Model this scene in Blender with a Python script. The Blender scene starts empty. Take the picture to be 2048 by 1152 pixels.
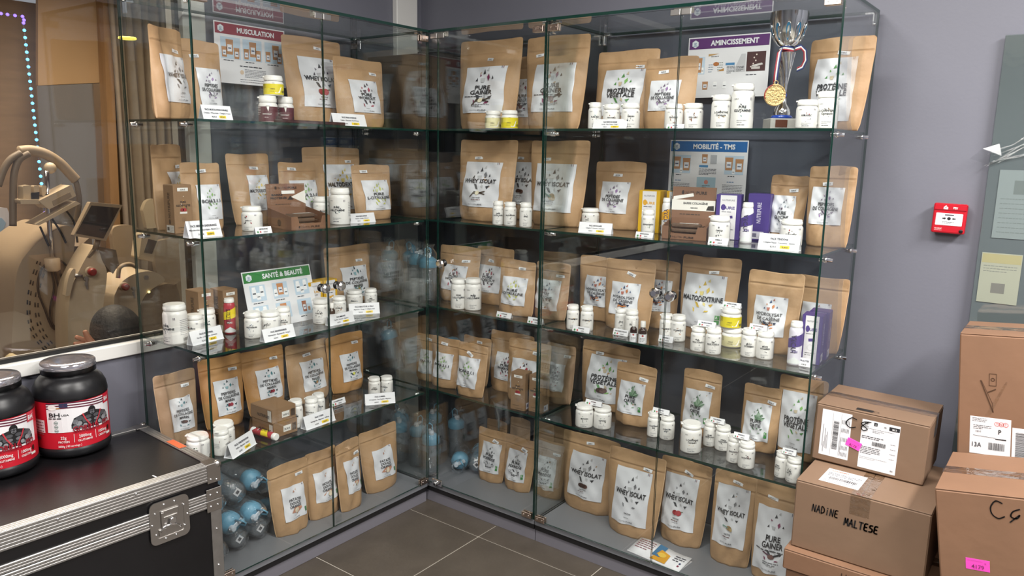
import bpy, bmesh, math, random
import numpy as np
from mathutils import Matrix, Vector

random.seed(7)
S = bpy.context.scene
COL = S.collection
PI = math.pi

# ------------------------------------------------------------------ camera, world, light, exposure
CAMPOS = np.array([2.1216, -2.2748, 1.4980]); CAMROT = (1.3929, -0.0192, 0.6442); FPX = 1529.76
_cd = bpy.data.cameras.new('camera'); CAM = bpy.data.objects.new('camera', _cd); COL.objects.link(CAM)
CAM.location = CAMPOS; CAM.rotation_euler = CAMROT; _cd.sensor_width = 36.0; _cd.lens = 36.0*FPX/2048.0; _cd.clip_start = .02
S.camera = CAM
S.view_settings.view_transform = 'Standard'; S.view_settings.look = 'None'
S.view_settings.gamma = 1.0; S.view_settings.use_curve_mapping = False
S.view_settings.exposure = 0.25
S.cycles.max_bounces = 10; S.cycles.diffuse_bounces = 3; S.cycles.glossy_bounces = 4
S.cycles.transparent_max_bounces = 28; S.cycles.caustics_reflective = False; S.cycles.caustics_refractive = False
_w = bpy.data.worlds.new('world'); S.world = _w; _w.use_nodes = True
_w.node_tree.nodes['Background'].inputs[0].default_value = (.75, .8, .9, 1); _w.node_tree.nodes['Background'].inputs[1].default_value = .35
def area_light(name, loc, sx, sy, power, col, rot=(0, 0, 0)):
    l = bpy.data.lights.new(name, 'AREA'); l.shape = 'RECTANGLE'; l.size = sx; l.size_y = sy; l.energy = power; l.color = col
    o = bpy.data.objects.new(name, l); COL.objects.link(o); o.location = loc; o.rotation_euler = rot
    return o
LAMPS = [((1.55, -.95, 2.60), 1.25, .32, 44), ((.9, -2.4, 2.60), .32, 1.25, 40), ((3.2, -.75, 2.60), .32, 1.25, 95), ((2.6, -3.6, 2.60), 1.25, .32, 60)]  # unseen lamps, placed and powered to light the cabinets
for _i, (p, sx, sy, e) in enumerate(LAMPS):
    area_light('unseen_ceiling_lamp_light', p, sx, sy, e, (1.0, .97, .93))
area_light('treatment_room_light', (-1.55, -.75, 2.40), .7, 1.2, 46, (1.0, .86, .68))

# ------------------------------------------------------------------ camera rays (used to find where things stand)
_cx, _sx = math.cos(CAMROT[0]), math.sin(CAMROT[0]); _cy, _sy = math.cos(CAMROT[1]), math.sin(CAMROT[1]); _cz, _sz = math.cos(CAMROT[2]), math.sin(CAMROT[2])
RM = np.array([[_cz, -_sz, 0], [_sz, _cz, 0], [0, 0, 1]]) @ np.array([[_cy, 0, _sy], [0, 1, 0], [-_sy, 0, _cy]]) @ np.array([[1, 0, 0], [0, _cx, -_sx], [0, _sx, _cx]])
def ray(u, v): return RM @ np.array([(u-1024)/FPX, -(v-576)/FPX, -1.0])
def proj(p):
    d = RM.T @ (np.array(p, float)-CAMPOS); return 1024+FPX*d[0]/-d[2], 576-FPX*d[1]/-d[2]
def atz(u, v, z): d = ray(u, v); return CAMPOS+d*(z-CAMPOS[2])/d[2]
def aty(u, v, y): d = ray(u, v); return CAMPOS+d*(y-CAMPOS[1])/d[1]
def atx(u, v, x): d = ray(u, v); return CAMPOS+d*(x-CAMPOS[0])/d[0]
def atplane(u, v, p, n):
    d = ray(u, v); n = np.array(n, float); return CAMPOS+d*((np.array(p)-CAMPOS)@n)/(d@n)

# ------------------------------------------------------------------ materials
MATS = {}
def hexlin(h):
    h = h.lstrip('#'); c = [int(h[i:i+2], 16)/255 for i in (0, 2, 4)]
    return tuple(x/12.92 if x <= .04045 else ((x+.055)/1.055)**2.4 for x in c)+(1,)
def mat(name, col, rough=.5, metal=0, noise=0, nscale=30, bump=0, bscale=60, emit=0, spec=.5, coat=0, stretch=None, sheen=0):
    if name in MATS: return MATS[name]
    m = bpy.data.materials.new(name); m.use_nodes = True; nt = m.node_tree; b = nt.nodes['Principled BSDF']
    c = hexlin(col) if isinstance(col, str) else tuple(col)+(1,)
    b.inputs['Base Color'].default_value = c; b.inputs['Roughness'].default_value = rough; b.inputs['Metallic'].default_value = metal
    b.inputs['Specular IOR Level'].default_value = spec; b.inputs['Coat Weight'].default_value = coat
    if emit: b.inputs['Emission Color'].default_value = c; b.inputs['Emission Strength'].default_value = emit
    if noise or bump:
        tc = nt.nodes.new('ShaderNodeTexCoord'); src = tc.outputs['Object']
        if stretch:
            mp = nt.nodes.new('ShaderNodeMapping'); mp.inputs['Scale'].default_value = stretch; nt.links.new(src, mp.inputs[0]); src = mp.outputs[0]
    if noise:
        n = nt.nodes.new('ShaderNodeTexNoise'); n.inputs['Scale'].default_value = nscale; n.inputs['Detail'].default_value = 4
        nt.links.new(src, n.inputs['Vector'])
        r = nt.nodes.new('ShaderNodeValToRGB')
        r.color_ramp.elements[0].position = .3; r.color_ramp.elements[1].position = .7
        r.color_ramp.elements[0].color = tuple(max(0, x*(1-noise)) for x in c[:3])+(1,); r.color_ramp.elements[1].color = tuple(min(1, x*(1+noise)) for x in c[:3])+(1,)
        nt.links.new(n.outputs['Fac'], r.inputs[0]); nt.links.new(r.outputs[0], b.inputs['Base Color'])
    if bump:
        n = nt.nodes.new('ShaderNodeTexNoise'); n.inputs['Scale'].default_value = bscale; n.inputs['Detail'].default_value = 3
        nt.links.new(src, n.inputs['Vector'])
        bp = nt.nodes.new('ShaderNodeBump'); bp.inputs['Strength'].default_value = bump; bp.inputs['Distance'].default_value = .01
        nt.links.new(n.outputs['Fac'], bp.inputs['Height']); nt.links.new(bp.outputs[0], b.inputs['Normal'])
    MATS[name] = m; return m
def crumple(m, scale=7, strength=.85, dist=.008):
    nt = m.node_tree; b = nt.nodes['Principled BSDF']; tc = nt.nodes.new('ShaderNodeTexCoord'); n = nt.nodes.new('ShaderNodeTexNoise'); n.noise_type = 'RIDGED_MULTIFRACTAL'
    n.inputs['Scale'].default_value = scale; n.inputs['Detail'].default_value = 2.5; n.inputs['Distortion'].default_value = .6; nt.links.new(tc.outputs['Object'], n.inputs['Vector'])
    bp = nt.nodes.new('ShaderNodeBump'); bp.inputs['Strength'].default_value = strength; bp.inputs['Distance'].default_value = dist; nt.links.new(n.outputs['Fac'], bp.inputs['Height'])
    if b.inputs['Normal'].links: nt.links.new(b.inputs['Normal'].links[0].from_socket, bp.inputs['Normal'])
    nt.links.new(bp.outputs[0], b.inputs['Normal']); return m
def flat(hexcol, rough=.55): return mat('print_'+hexcol.lstrip('#')+'_'+str(int(rough*100)), hexcol, rough)
def glass(name, tint, ior=1.5, gloss=(1, 1, 1), rough=0.0, extra=0.0, bump=0, bscale=30, haze=0, hcol=(.7, .75, .8)):
    if name in MATS: return MATS[name]
    m = bpy.data.materials.new(name); m.use_nodes = True; nt = m.node_tree; nt.nodes.clear()
    out = nt.nodes.new('ShaderNodeOutputMaterial'); mix = nt.nodes.new('ShaderNodeMixShader'); tr = nt.nodes.new('ShaderNodeBsdfTransparent'); gl = nt.nodes.new('ShaderNodeBsdfGlossy')
    geo = nt.nodes.new('ShaderNodeNewGeometry'); mr = nt.nodes.new('ShaderNodeMapRange'); fr = nt.nodes.new('ShaderNodeFresnel')
    mr.inputs['To Min'].default_value = ior; mr.inputs['To Max'].default_value = 1/ior
    tr.inputs[0].default_value = tuple(tint)+(1,); gl.inputs['Color'].default_value = tuple(gloss)+(1,); gl.inputs['Roughness'].default_value = rough
    L = nt.links.new
    L(geo.outputs['Backfacing'], mr.inputs['Value']); L(mr.outputs[0], fr.inputs['IOR']); fac = fr.outputs[0]
    if extra:
        ad = nt.nodes.new('ShaderNodeMath'); ad.operation = 'ADD'; ad.use_clamp = True; ad.inputs[1].default_value = extra; L(fac, ad.inputs[0]); fac = ad.outputs[0]
    if bump:
        tc = nt.nodes.new('ShaderNodeTexCoord'); n = nt.nodes.new('ShaderNodeTexNoise'); n.inputs['Scale'].default_value = bscale; n.inputs['Detail'].default_value = 3
        bp = nt.nodes.new('ShaderNodeBump'); bp.inputs['Strength'].default_value = bump; bp.inputs['Distance'].default_value = .02
        L(tc.outputs['Object'], n.inputs['Vector']); L(n.outputs['Fac'], bp.inputs['Height']); L(bp.outputs[0], gl.inputs['Normal']); L(bp.outputs[0], fr.inputs['Normal'])
    L(fac, mix.inputs[0]); L(tr.outputs[0], mix.inputs[1]); L(gl.outputs[0], mix.inputs[2]); fin = mix.outputs[0]
    if haze:   # cloudy plastic: part of the light is scattered
        df = nt.nodes.new('ShaderNodeBsdfDiffuse'); df.inputs[0].default_value = tuple(hcol)+(1,); mh = nt.nodes.new('ShaderNodeMixShader'); mh.inputs[0].default_value = haze; L(fin, mh.inputs[1]); L(df.outputs[0], mh.inputs[2]); fin = mh.outputs[0]
    L(fin, out.inputs[0])
    MATS[name] = m; return m

GLASS = glass('clear_glass', (.972, .984, .979))
GEDGE = mat('glass_edge_green', (.006, .030, .023), .12, 0, spec=.6)
KRAFT = crumple(mat('kraft_paper', '#b5926d', .52, noise=.07, nscale=9, bump=.35, bscale=22))
KRAFT_D = crumple(mat('kraft_paper_dull', '#a3866a', .56, noise=.08, nscale=7, bump=.4, bscale=18), 9)
KRAFT_O = crumple(mat('kraft_paper_warm', '#ba8b58', .48, noise=.06, nscale=9, bump=.3, bscale=20), 6, .6)
CARD = crumple(mat('cardboard', '#7d6450', .72, noise=.06, nscale=5, bump=.15, bscale=14), 3, .12, .01)
CARD2 = mat('cardboard_rich', '#82614a', .72, noise=.08, nscale=6, bump=.12, bscale=20)
CARTON = mat('brown_carton', '#8d6f52', .6, noise=.04, nscale=12)
DISPL = mat('display_carton', '#7d5a43', .62, noise=.06, nscale=14)
WHITE = mat('white_plastic', '#eeece8', .32, spec=.5)
WHITECAP = mat('white_cap', '#f0eeea', .38)
PAPER = mat('white_paper', '#e9e9ec', .5)
LABELW = crumple(mat('label_white', '#dcdde2', .36), 9, .12, .004)
CHROME = mat('chrome', (.75, .75, .76), .12, 1)
STEEL = mat('brushed_steel', (.52, .5, .48), .32, 1)
ALU = mat('aluminium', (.50, .49, .48), .42, 1, noise=.08, nscale=40)
INK = flat('#26272b'); INKL = flat('#8a8b90'); INKM = flat('#55565b')

# ------------------------------------------------------------------ mesh building
class MB:
    def __init__(s): s.v = []; s.f = []; s.m = []; s.sm = []
    def add(s, verts, faces, mi=0, smooth=False, M=None):
        o = len(s.v)
        if M is not None: verts = [M @ Vector(v) for v in verts]
        s.v.extend([tuple(v) for v in verts]); s.f.extend([tuple(i+o for i in f) for f in faces]); s.m.extend([mi]*len(faces)); s.sm.extend([smooth]*len(faces)); return s
    def box(s, x0, x1, y0, y1, z0, z1, bev=0, mi=0, M=None):
        if bev <= 0:
            V = [(x, y, z) for x in (x0, x1) for y in (y0, y1) for z in (z0, z1)]
            F = [(0, 1, 3, 2), (4, 6, 7, 5), (0, 4, 5, 1), (2, 3, 7, 6), (0, 2, 6, 4), (1, 5, 7, 3)]
            return s.add(V, F, mi, False, M)
        b = bmesh.new(); bmesh.ops.create_cube(b, size=1)
        for v in b.verts: v.co = ((x0+x1)/2+v.co.x*(x1-x0), (y0+y1)/2+v.co.y*(y1-y0), (z0+z1)/2+v.co.z*(z1-z0))
        bmesh.ops.bevel(b, geom=b.edges[:], offset=bev, segments=2 if bev > .004 else 1, affect='EDGES', profile=.5)
        b.verts.index_update(); V = [v.co.copy() for v in b.verts]; F = [[v.index for v in f.verts] for f in b.faces]; b.free()
        return s.add(V, F, mi, False, M)
    def lathe(s, prof, n=20, mi=0, M=None, smooth=True, cap0=True, cap1=True, sx=1, sy=1):
        V = []; F = []
        for r, z in prof:
            for k in range(n):
                a = 2*PI*k/n; V.append((r*math.cos(a)*sx, r*math.sin(a)*sy, z))
        for i in range(len(prof)-1):
            for k in range(n):
                k2 = (k+1) % n; F.append((i*n+k, i*n+k2, (i+1)*n+k2, (i+1)*n+k))
        s.add(V, F, mi, smooth, M)
        if cap0: s.add(V[:n], [tuple(range(n))[::-1]], mi, False, M)
        if cap1: s.add(V[-n:], [tuple(range(n))], mi, False, M)
        return s
    def tube(s, pts, r, n=8, mi=0, M=None, caps=True):
        pts = [Vector(p) for p in pts]; rs = r if isinstance(r, (list, tuple)) else [r]*len(pts)
        V = []; F = []; up = None
        for i, p in enumerate(pts):
            t = (pts[min(i+1, len(pts)-1)]-pts[max(i-1, 0)]).normalized()
            if up is None: up = t.orthogonal().normalized()
            up = (up-t*up.dot(t)); up = up.normalized() if up.length > 1e-6 else t.orthogonal().normalized(); sd = t.cross(up)
            for k in range(n):
                a = 2*PI*k/n; V.append(p+(up*math.cos(a)+sd*math.sin(a))*rs[i])
        for i in range(len(pts)-1):
            for k in range(n):
                k2 = (k+1) % n; F.append((i*n+k, i*n+k2, (i+1)*n+k2, (i+1)*n+k))
        if caps: F.append(tuple(range(n))[::-1]); F.append(tuple(range(len(V)-n, len(V))))
        return s.add(V, F, mi, True, M)
    def prism(s, poly, z0, z1, mi=0, M=None, mside=None):
        n = len(poly); V = [(x, y, z0) for x, y in poly]+[(x, y, z1) for x, y in poly]
        s.add(V, [tuple(range(n))[::-1], tuple(range(n, 2*n))], mi, False, M)
        return s.add(V, [(i, (i+1) % n, n+(i+1) % n, n+i) for i in range(n)], mi if mside is None else mside, False, M)
    def sphere(s, c, r, n=10, mi=0, sx=1, sy=1, sz=1, M=None):
        prof = [(max(1e-5, math.sin(PI*i/n))*r, -math.cos(PI*i/n)*r*sz) for i in range(n+1)]
        T = Matrix.Translation(c)
        return s.lathe(prof, n+4, mi, (M @ T) if M is not None else T, True, False, False, sx, sy)
    def build(s, name, mats, parent=None, link=True):
        me = bpy.data.meshes.new(name); me.from_pydata(s.v, [], s.f)
        for m in (mats if isinstance(mats, (list, tuple)) else [mats]): me.materials.append(m)
        if len(me.polygons) == len(s.m):
            me.polygons.foreach_set('material_index', s.m); me.polygons.foreach_set('use_smooth', s.sm)
        me.update()
        o = bpy.data.objects.new(name, me)
        if link: COL.objects.link(o)
        if parent is not None: o.parent = parent
        return o
def tag(o, label, cat, group=None):
    o['label'] = label; o['category'] = cat
    if group: o['group'] = group
    return o
def thing(name, label, cat, loc=(0, 0, 0), rot=(0, 0, 0), group=None):
    o = bpy.data.objects.new(name, None); COL.objects.link(o); o.empty_display_size = .05
    o.location = tuple(float(x) for x in loc); o.rotation_euler = rot if isinstance(rot, (tuple, list)) else (0, 0, rot)
    return tag(o, label, cat, group)
def struct(o):
    o['kind'] = 'structure'; return o
def copy_tree(o, parent=None):
    c = o.copy(); COL.objects.link(c); c.parent = parent
    for ch in list(o.children): copy_tree(ch, c)
    return c

# ------------------------------------------------------------------ flat print: lettering and shapes in 2D, later laid on a surface
_TXT = {}
def text2d(s, bold=.012, res=2):
    k = (s, bold, res)
    if k in _TXT: return _TXT[k]
    cu = bpy.data.curves.new('lettering', 'FONT'); cu.body = s; cu.size = 1; cu.resolution_u = res; cu.offset = bold; cu.fill_mode = 'FRONT'
    ob = bpy.data.objects.new('lettering', cu); me = bpy.data.meshes.new_from_object(ob)
    v = np.empty(len(me.vertices)*3); me.vertices.foreach_get('co', v); v = v.reshape(-1, 3)[:, :2].copy()
    f = [tuple(p.vertices) for p in me.polygons]
    bpy.data.objects.remove(ob); bpy.data.curves.remove(cu); bpy.data.meshes.remove(me)
    if len(v): v[:, 0] -= (v[:, 0].min()+v[:, 0].max())/2; w = v[:, 0].max()-v[:, 0].min()
    else: w = 1e-3
    _TXT[k] = (v, f, w); return _TXT[k]
class Art:
    """print made of flat shapes; a colour key per shape, coordinates in metres on the sheet"""
    def __init__(s): s.v = []; s.f = []; s.c = []; s.lay = []
    def add(s, v, f, col, lay=0, rot=0, at=(0, 0)):
        o = len(s.v); ca, sa = math.cos(rot), math.sin(rot)
        for x, y in v: s.v.append((at[0]+x*ca-y*sa, at[1]+x*sa+y*ca)); s.lay.append(lay)
        s.f.extend([tuple(i+o for i in g) for g in f]); s.c.extend([col]*len(f)); return s
    def text(s, t, x, y, h, w=None, col='#26272b', bold=.012, rot=0, lay=2, align='c', maxw=None, sxy=.82):
        v, f, tw = text2d(t, bold)
        if not len(v): return s
        sx = h*sxy if w is None else w/tw
        if maxw and tw*sx > maxw: sx = maxw/tw
        ox = {'c': 0, 'l': tw*sx/2, 'r': -tw*sx/2}[align]
        return s.add([(a*sx+ox, b*h) for a, b in v], f, col, lay, rot, (x, y))
    def rect(s, x0, x1, y0, y1, col, lay=0, rot=0):
        cx, cy = (x0+x1)/2, (y0+y1)/2
        return s.add([(x0-cx, y0-cy), (x1-cx, y0-cy), (x1-cx, y1-cy), (x0-cx, y1-cy)], [(0, 1, 2, 3)], col, lay, rot, (cx, cy))
    def poly(s, pts, col, lay=0): return s.add(pts, [tuple(range(len(pts)))], col, lay)
    def disc(s, x, y, rx, ry=None, col='#26272b', lay=1, n=12):
        ry = rx if ry is None else ry
        return s.poly([(x+rx*math.cos(2*PI*i/n), y+ry*math.sin(2*PI*i/n)) for i in range(n)], col, lay)
    def ring(s, x, y, r, w, col, lay=1, n=14, ry=None):
        k = 1 if ry is None else ry/r
        v = [((r-w*j)*math.cos(2*PI*i/n), (r-w*j)*math.sin(2*PI*i/n)*k) for j in (0, 1) for i in range(n)]
        return s.add(v, [(i, (i+1) % n, n+(i+1) % n, n+i) for i in range(n)], col, lay, 0, (x, y))
    def stroke(s, pts, w, col, lay=2):
        for (x0, y0), (x1, y1) in zip(pts[:-1], pts[1:]):
            d = math.hypot(x1-x0, y1-y0) or 1e-6; nx, ny = -(y1-y0)/d*w/2, (x1-x0)/d*w/2; ex, ey = (x1-x0)/d*w*.3, (y1-y0)/d*w*.3
            s.poly([(x0-ex+nx, y0-ey+ny), (x0-ex-nx, y0-ey-ny), (x1+ex-nx, y1+ey-ny), (x1+ex+nx, y1+ey+ny)], col, lay)
        return s
    def lines(s, x0, x1, y, n, dy, h, col='#8a8b90', rnd=None, lay=1):
        """n lines of print too small to read: broken runs of strokes"""
        R = rnd or random
        for i in range(n):
            x = x0; end = x1 if i < n-1 else x0+(x1-x0)*R.uniform(.5, .9)
            while x < end:
                l = R.uniform(2.2, 6)*h; s.rect(x, min(x+l, end), y-i*dy, y-i*dy+h, col, lay); x += l+h*.8
        return s
    def barcode(s, x0, x1, y0, y1, n=22, col='#2a2a2c', vert=False, lay=2):
        R = random.Random(int((x0+y0)*1e5)); 
        for i in range(n):
            a = i/n; b = a+R.uniform(.25, .75)/n
            if vert: s.rect(x0, x1, y0+(y1-y0)*a, y0+(y1-y0)*b, col, lay)
            else: s.rect(x0+(x1-x0)*a, x0+(x1-x0)*b, y0, y1, col, lay)
        return s
    def build(s, name, fn, parent=None, off=.0006, rough=.5):
        if not s.f: return None
        cols = sorted(set(s.c)); ix = {c: i for i, c in enumerate(cols)}
        me = bpy.data.meshes.new(name); me.from_pydata([fn(x, y, off*(1+.45*l)) for (x, y), l in zip(s.v, s.lay)], [], s.f)
        for c in cols: me.materials.append(flat(c, rough))
        me.polygons.foreach_set('material_index', [ix[c] for c in s.c]); me.update()
        o = bpy.data.objects.new(name, me); COL.objects.link(o)
        if parent is not None: o.parent = parent
        return o
def curve(pts, k=6):
    out = []; P_ = [np.array(p_, float) for p_ in pts]; P_ = [P_[0]]+P_+[P_[-1]]
    for i in range(1, len(P_)-2):
        for j in range(k):
            t = j/k; a, b_, c, d = P_[i-1:i+3]; out.append(tuple(.5*((2*b_)+(c-a)*t+(2*a-5*b_+4*c-d)*t*t+(-a+3*b_-3*c+d)*t**3)))
    out.append(tuple(P_[-2])); return out
def sheet_fn(M):
    """flat sheet: x,y in the sheet, offset along its normal"""
    return lambda x, y, o: tuple(M @ Vector((x, y, o)))
# ================================================================== the setting
WX, WY = -.45, .43           # inner faces of the window wall and of the alarm wall
WALLM = mat('wall_paint_grey', '#71727d', .55, noise=.02, nscale=3, bump=.03, bscale=120)
TRIMW = mat('trim_white', '#e6e5e1', .45)
CEILM = mat('ceiling_white', '#c9c7c3', .8)
GASK = mat('black_gasket', '#0c0c0d', .5)
TILEM = mat('floor_tile', '#4e473f', .42, noise=.14, nscale=7, bump=.12, bscale=40)
GROUT = mat('grout', '#b9b2a6', .85)
f = struct(MB().box(WX-.02, 4.5, -6, WY+.02, -.06, -.003).build('floor', GROUT))
TX, TY, TS = .362, -.105, .495
_tm = MB().box(-TS/2+.0022, TS/2-.0022, -TS/2+.0022, TS/2-.0022, -.010, 0, .0012).build('tile', TILEM, f)
_first = True
for i in range(-2, 6):
    for j in range(-5, 2):
        x0, x1 = TX+TS*(i-1), TX+TS*i; y0, y1 = TY+TS*(j-1), TY+TS*j
        if x1 < WX+.3 or y0 > WY-.1: continue
        t = _tm if _first else _tm.copy()
        if not _first: COL.objects.link(t)
        _first = False
        t.parent = f; t.location = ((x0+x1)/2, (y0+y1)/2, random.uniform(-.0006, .0004))
struct(MB().box(WX-.1, 4.6, -6.1, WY+.1, 2.64, 2.72).build('ceiling', CEILM))
struct(MB().box(WX-.1, 4.6, WY, WY+.1, -.06, 2.64).build('wall_alarm_side', WALLM))
struct(MB().box(4.5, 4.6, -6.1, WY, -.06, 2.64).build('wall_far_side', WALLM))
struct(MB().box(WX-.1, 4.5, -6.1, -6.0, -.06, 2.64).build('wall_behind', WALLM))
# the window wall has one wide interior window
WJ0, WJ1 = -.762, -.676; WZ0, WZ1, WYL = .826, 2.36, -3.1
w = MB(); w.box(WX-.1, WX, WJ1, WY, -.06, 2.64); w.box(WX-.1, WX, -6.0, WYL, -.06, 2.64); w.box(WX-.1, WX, WYL, WJ1, -.06, WZ0-.045); w.box(WX-.1, WX, WYL, WJ1, WZ1+.04, 2.64)
struct(w.build('wall_window_side', WALLM))
w1 = bpy.data.objects.new('window_1', None); COL.objects.link(w1); struct(w1); w1['label'] = 'wide interior window in a white frame looking into the treatment room'
MB().box(WX-.1, WX+.012, WJ0, WJ1, WZ0-.045, WZ1+.04, .003).build('window_jamb', TRIMW, w1)
MB().box(WX-.1, WX+.014, WYL, WJ0, WZ0-.045, WZ0, .003).build('window_sill', TRIMW, w1)
MB().box(WX-.1, WX+.012, WYL, WJ0, WZ1, WZ1+.04, .003).build('window_head', TRIMW, w1)
g = MB(); g.box(WX-.035, WX-.015, WYL, WJ0, WZ0, WZ0+.014); g.box(WX-.035, WX-.015, WJ0-.014, WJ0, WZ0, WZ1); g.build('window_gasket', GASK, w1)
MB().box(WX-.028, WX-.022, WYL, WJ0-.008, WZ0+.006, WZ1).build('window_pane', glass('window_glass', (.93, .92, .90)), w1)
struct(MB().box(WX, WX+.03, .245, .375, 0, 2.64, .003).build('trim_1', TRIMW))
for p, sx, sy, e in LAMPS:
    t = thing('unseen_ceiling_lamp', 'unseen flat rectangular ceiling lamp panel in an added white housing', 'lamp', (p[0], p[1], 2.61), 0, 'unseen ceiling lamps')
    MB().box(-sx/2-.03, sx/2+.03, -sy/2-.03, sy/2+.03, 0, .03, .004).build('housing', TRIMW, t)  # housing added over each unseen area light

# ================================================================== the three glass cabinets
HB = .088; TOPZ = 1.95; DD = .409
SH = {'L': (1.5733, 1.2155, .851, .4912, HB), 'R': (1.5767, 1.217, .8608, .5029, HB)}   # upper faces of the shelves, then the plinth
SH['M'] = SH['R']
PLIN = mat('plinth_grey', '#77757d', .5, noise=.02, nscale=8); DECK = mat('deck_grey', '#7b7d82', .42, noise=.02, nscale=6); GAPBLK = mat('black_strip', '#161517', .55)
BLACKP = mat('black_plastic', '#101012', .35)
COPPER = mat('hinge_metal', (.62, .50, .43), .25, 1)
def pane(name, x0, x1, y0, y1, z0, z1, parent, gm=None):
    d = (x1-x0, y1-y0, z1-z0); ax = d.index(min(d)); b = MB().box(x0, x1, y0, y1, z0, z1)
    big = {0: (0, 1), 1: (2, 3), 2: (4, 5)}[ax]; b.m = [0 if i in big else 1 for i in range(6)]
    return b.build(name, [gm or GLASS, GEDGE], parent)
def cabinet(label, a0, a1, mid, T, knobs, lock=None, back=None):
    """T maps (along, depth, z) to the room; built in its own frame: x along the front, y into the cabinet"""
    t = thing('glass_cabinet', label, 'cabinet', (0, 0, 0)); t.matrix_world = T
    b = MB(); b.box(a0, a1, .008, DD, .0, .050, .001); b.build('plinth', PLIN, t)
    MB().box(a0, a1, .003, DD, .050, .0695).build('shadow_strip', GAPBLK, t)  # black strip set forward to put in the shadow gap below the deck
    MB().box(a0, a1, 0, DD, .0695, HB, .0015).build('deck', DECK, t)
    pane('side_pane', a0, a0+.006, .004, DD-.008, HB, TOPZ-.010, t); pane('side_pane', a1-.006, a1, .004, DD-.008, HB, TOPZ-.010, t)
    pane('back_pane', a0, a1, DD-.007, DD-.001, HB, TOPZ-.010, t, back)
    pane('top_pane', a0, a1, -.004, DD, TOPZ-.010, TOPZ, t)
    for z in T_sh:
        sh = pane('shelf', a0+.008, a1-.008, .012, DD-.010, z-.008, z, t)
    k = 0
    for z in T_sh:
        for a, sg in ((a0, 1), (a1, -1)):
            for dd in (.055, .345):
                m = MB(); M = Matrix.Translation((a+sg*.003, dd, z-.017)) @ Matrix.Rotation(PI/2, 4, 'Y')
                m.lathe([(.0001, -.018), (.006, -.018), (.006, -.004), (.009, -.004), (.009, .004), (.006, .004), (.006, .020), (.0001, .020)], 10, 0, M, True, False, False)
                m.build('shelf_stud', CHROME, t)
    for a, sg in ((a0, 1), (a1, -1)):
        for dd in (.03, DD-.03):
            m = MB(); xa, xb = sorted((a+sg*.006, a+sg*.034)); m.box(xa, xb, dd-.009, dd+.009, TOPZ-.016, TOPZ-.010, .001); m.box(min(a+sg*.006, a+sg*.011), max(a+sg*.006, a+sg*.011), dd-.009, dd+.009, TOPZ-.05, TOPZ-.010, .001)
            m.lathe([(.005, 0), (.005, .006)], 8, 0, Matrix.Translation((a+sg*.0085, dd, TOPZ-.045)) @ Matrix.Rotation(PI/2, 4, 'Y'))
            m.build('corner_clamp', CHROME, t)
    for (d0, d1, hx) in ((a0+.002, mid-.002, a0+.03), (mid+.002, a1-.002, a1-.03)):
        dr = pane('door', d0, d1, -.007, -.001, HB+.006, TOPZ-.014, t)
        for zz, dz in ((TOPZ-.024, -.022), (HB+.006, .022)):
            m = MB(); m.box(hx-.022, hx+.022, -.013, -.0072, min(zz, zz+dz), max(zz, zz+dz), .0015)
            for q in (-.011, .011): m.lathe([(.0035, 0), (.0035, .0015)], 8, 1, Matrix.Translation((hx+q, -.0128, zz+dz/2)) @ Matrix.Rotation(PI/2, 4, 'X'))
            m.box(hx-.022, hx+.022, -.0008, .006, min(zz, zz+dz), max(zz, zz+dz), .0015)
            m.build('hinge', [COPPER, CHROME], dr)
        for kx, kz in knobs:
            if d0 < kx < d1:
                M = Matrix.Translation((kx, -.007, kz)) @ Matrix.Rotation(PI/2, 4, 'X')
                kn = MB().lathe([(.0145, 0), (.0145, .004), (.009, .007)], 18, 0, M).build('knob_base', BLACKP, dr)
                MB().lathe([(.007, .005), (.009, .012), (.0165, .020), (.0185, .027), (.0165, .034), (.010, .038)], 9, 0, M, False).build('knob', CHROME, dr)
        m = MB(); cx = mid+(-.018 if d1 < mid+.001 else .018)
        m.box(cx-.016, cx+.016, -.012, -.0072, TOPZ-.034, TOPZ-.016, .001); m.build('magnet_plate', STEEL, dr)
    MB().box(mid-.03, mid+.03, .001, .022, TOPZ-.026, TOPZ-.010, .002).build('magnet_catch', mat('catch_white', '#cfcabf', .4), t)
    if lock:
        m = MB(); M = Matrix.Translation((lock, -.007, HB+.018)) @ Matrix.Rotation(PI/2, 4, 'X')
        m.box(lock-.026, lock+.026, -.016, -.0072, HB+.004, HB+.032, .002); m.lathe([(.009, .008), (.009, .022), (.007, .024)], 14, 0, M); m.build('lock', CHROME, t)
    return t
def frame(c): return Matrix.Translation((0, 0, 0)) if c != 'L' else Matrix(((0, -1, 0, 0), (1, 0, 0, 0), (0, 0, 1, 0), (0, 0, 0, 1)))
T_sh = SH['L'][:4]
cabinet('tall glass display cabinet standing along the interior window', -1.0, -.008, -.526, frame('L'), [(-.562, 1.012), (-.492, 1.012)], back=glass('faint_grey_back', (.90, .91, .90)))
T_sh = SH['R'][:4]
cabinet('tall glass display cabinet set into the room corner', -.444, .553, .052, frame('M'), [(.090, 1.05)], lock=.058, back=glass('shade_tinted_back', (.72, .75, .76)))  # back pane tinted darker to put the corner's shade into the glass
cabinet('tall glass display cabinet next to the fire alarm and stacked parcels', .5565, 1.531, 1.056, frame('R'), [(1.03, 1.05), (1.082, 1.045)], back=glass('grey_back', (.88, .90, .91)))

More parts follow.
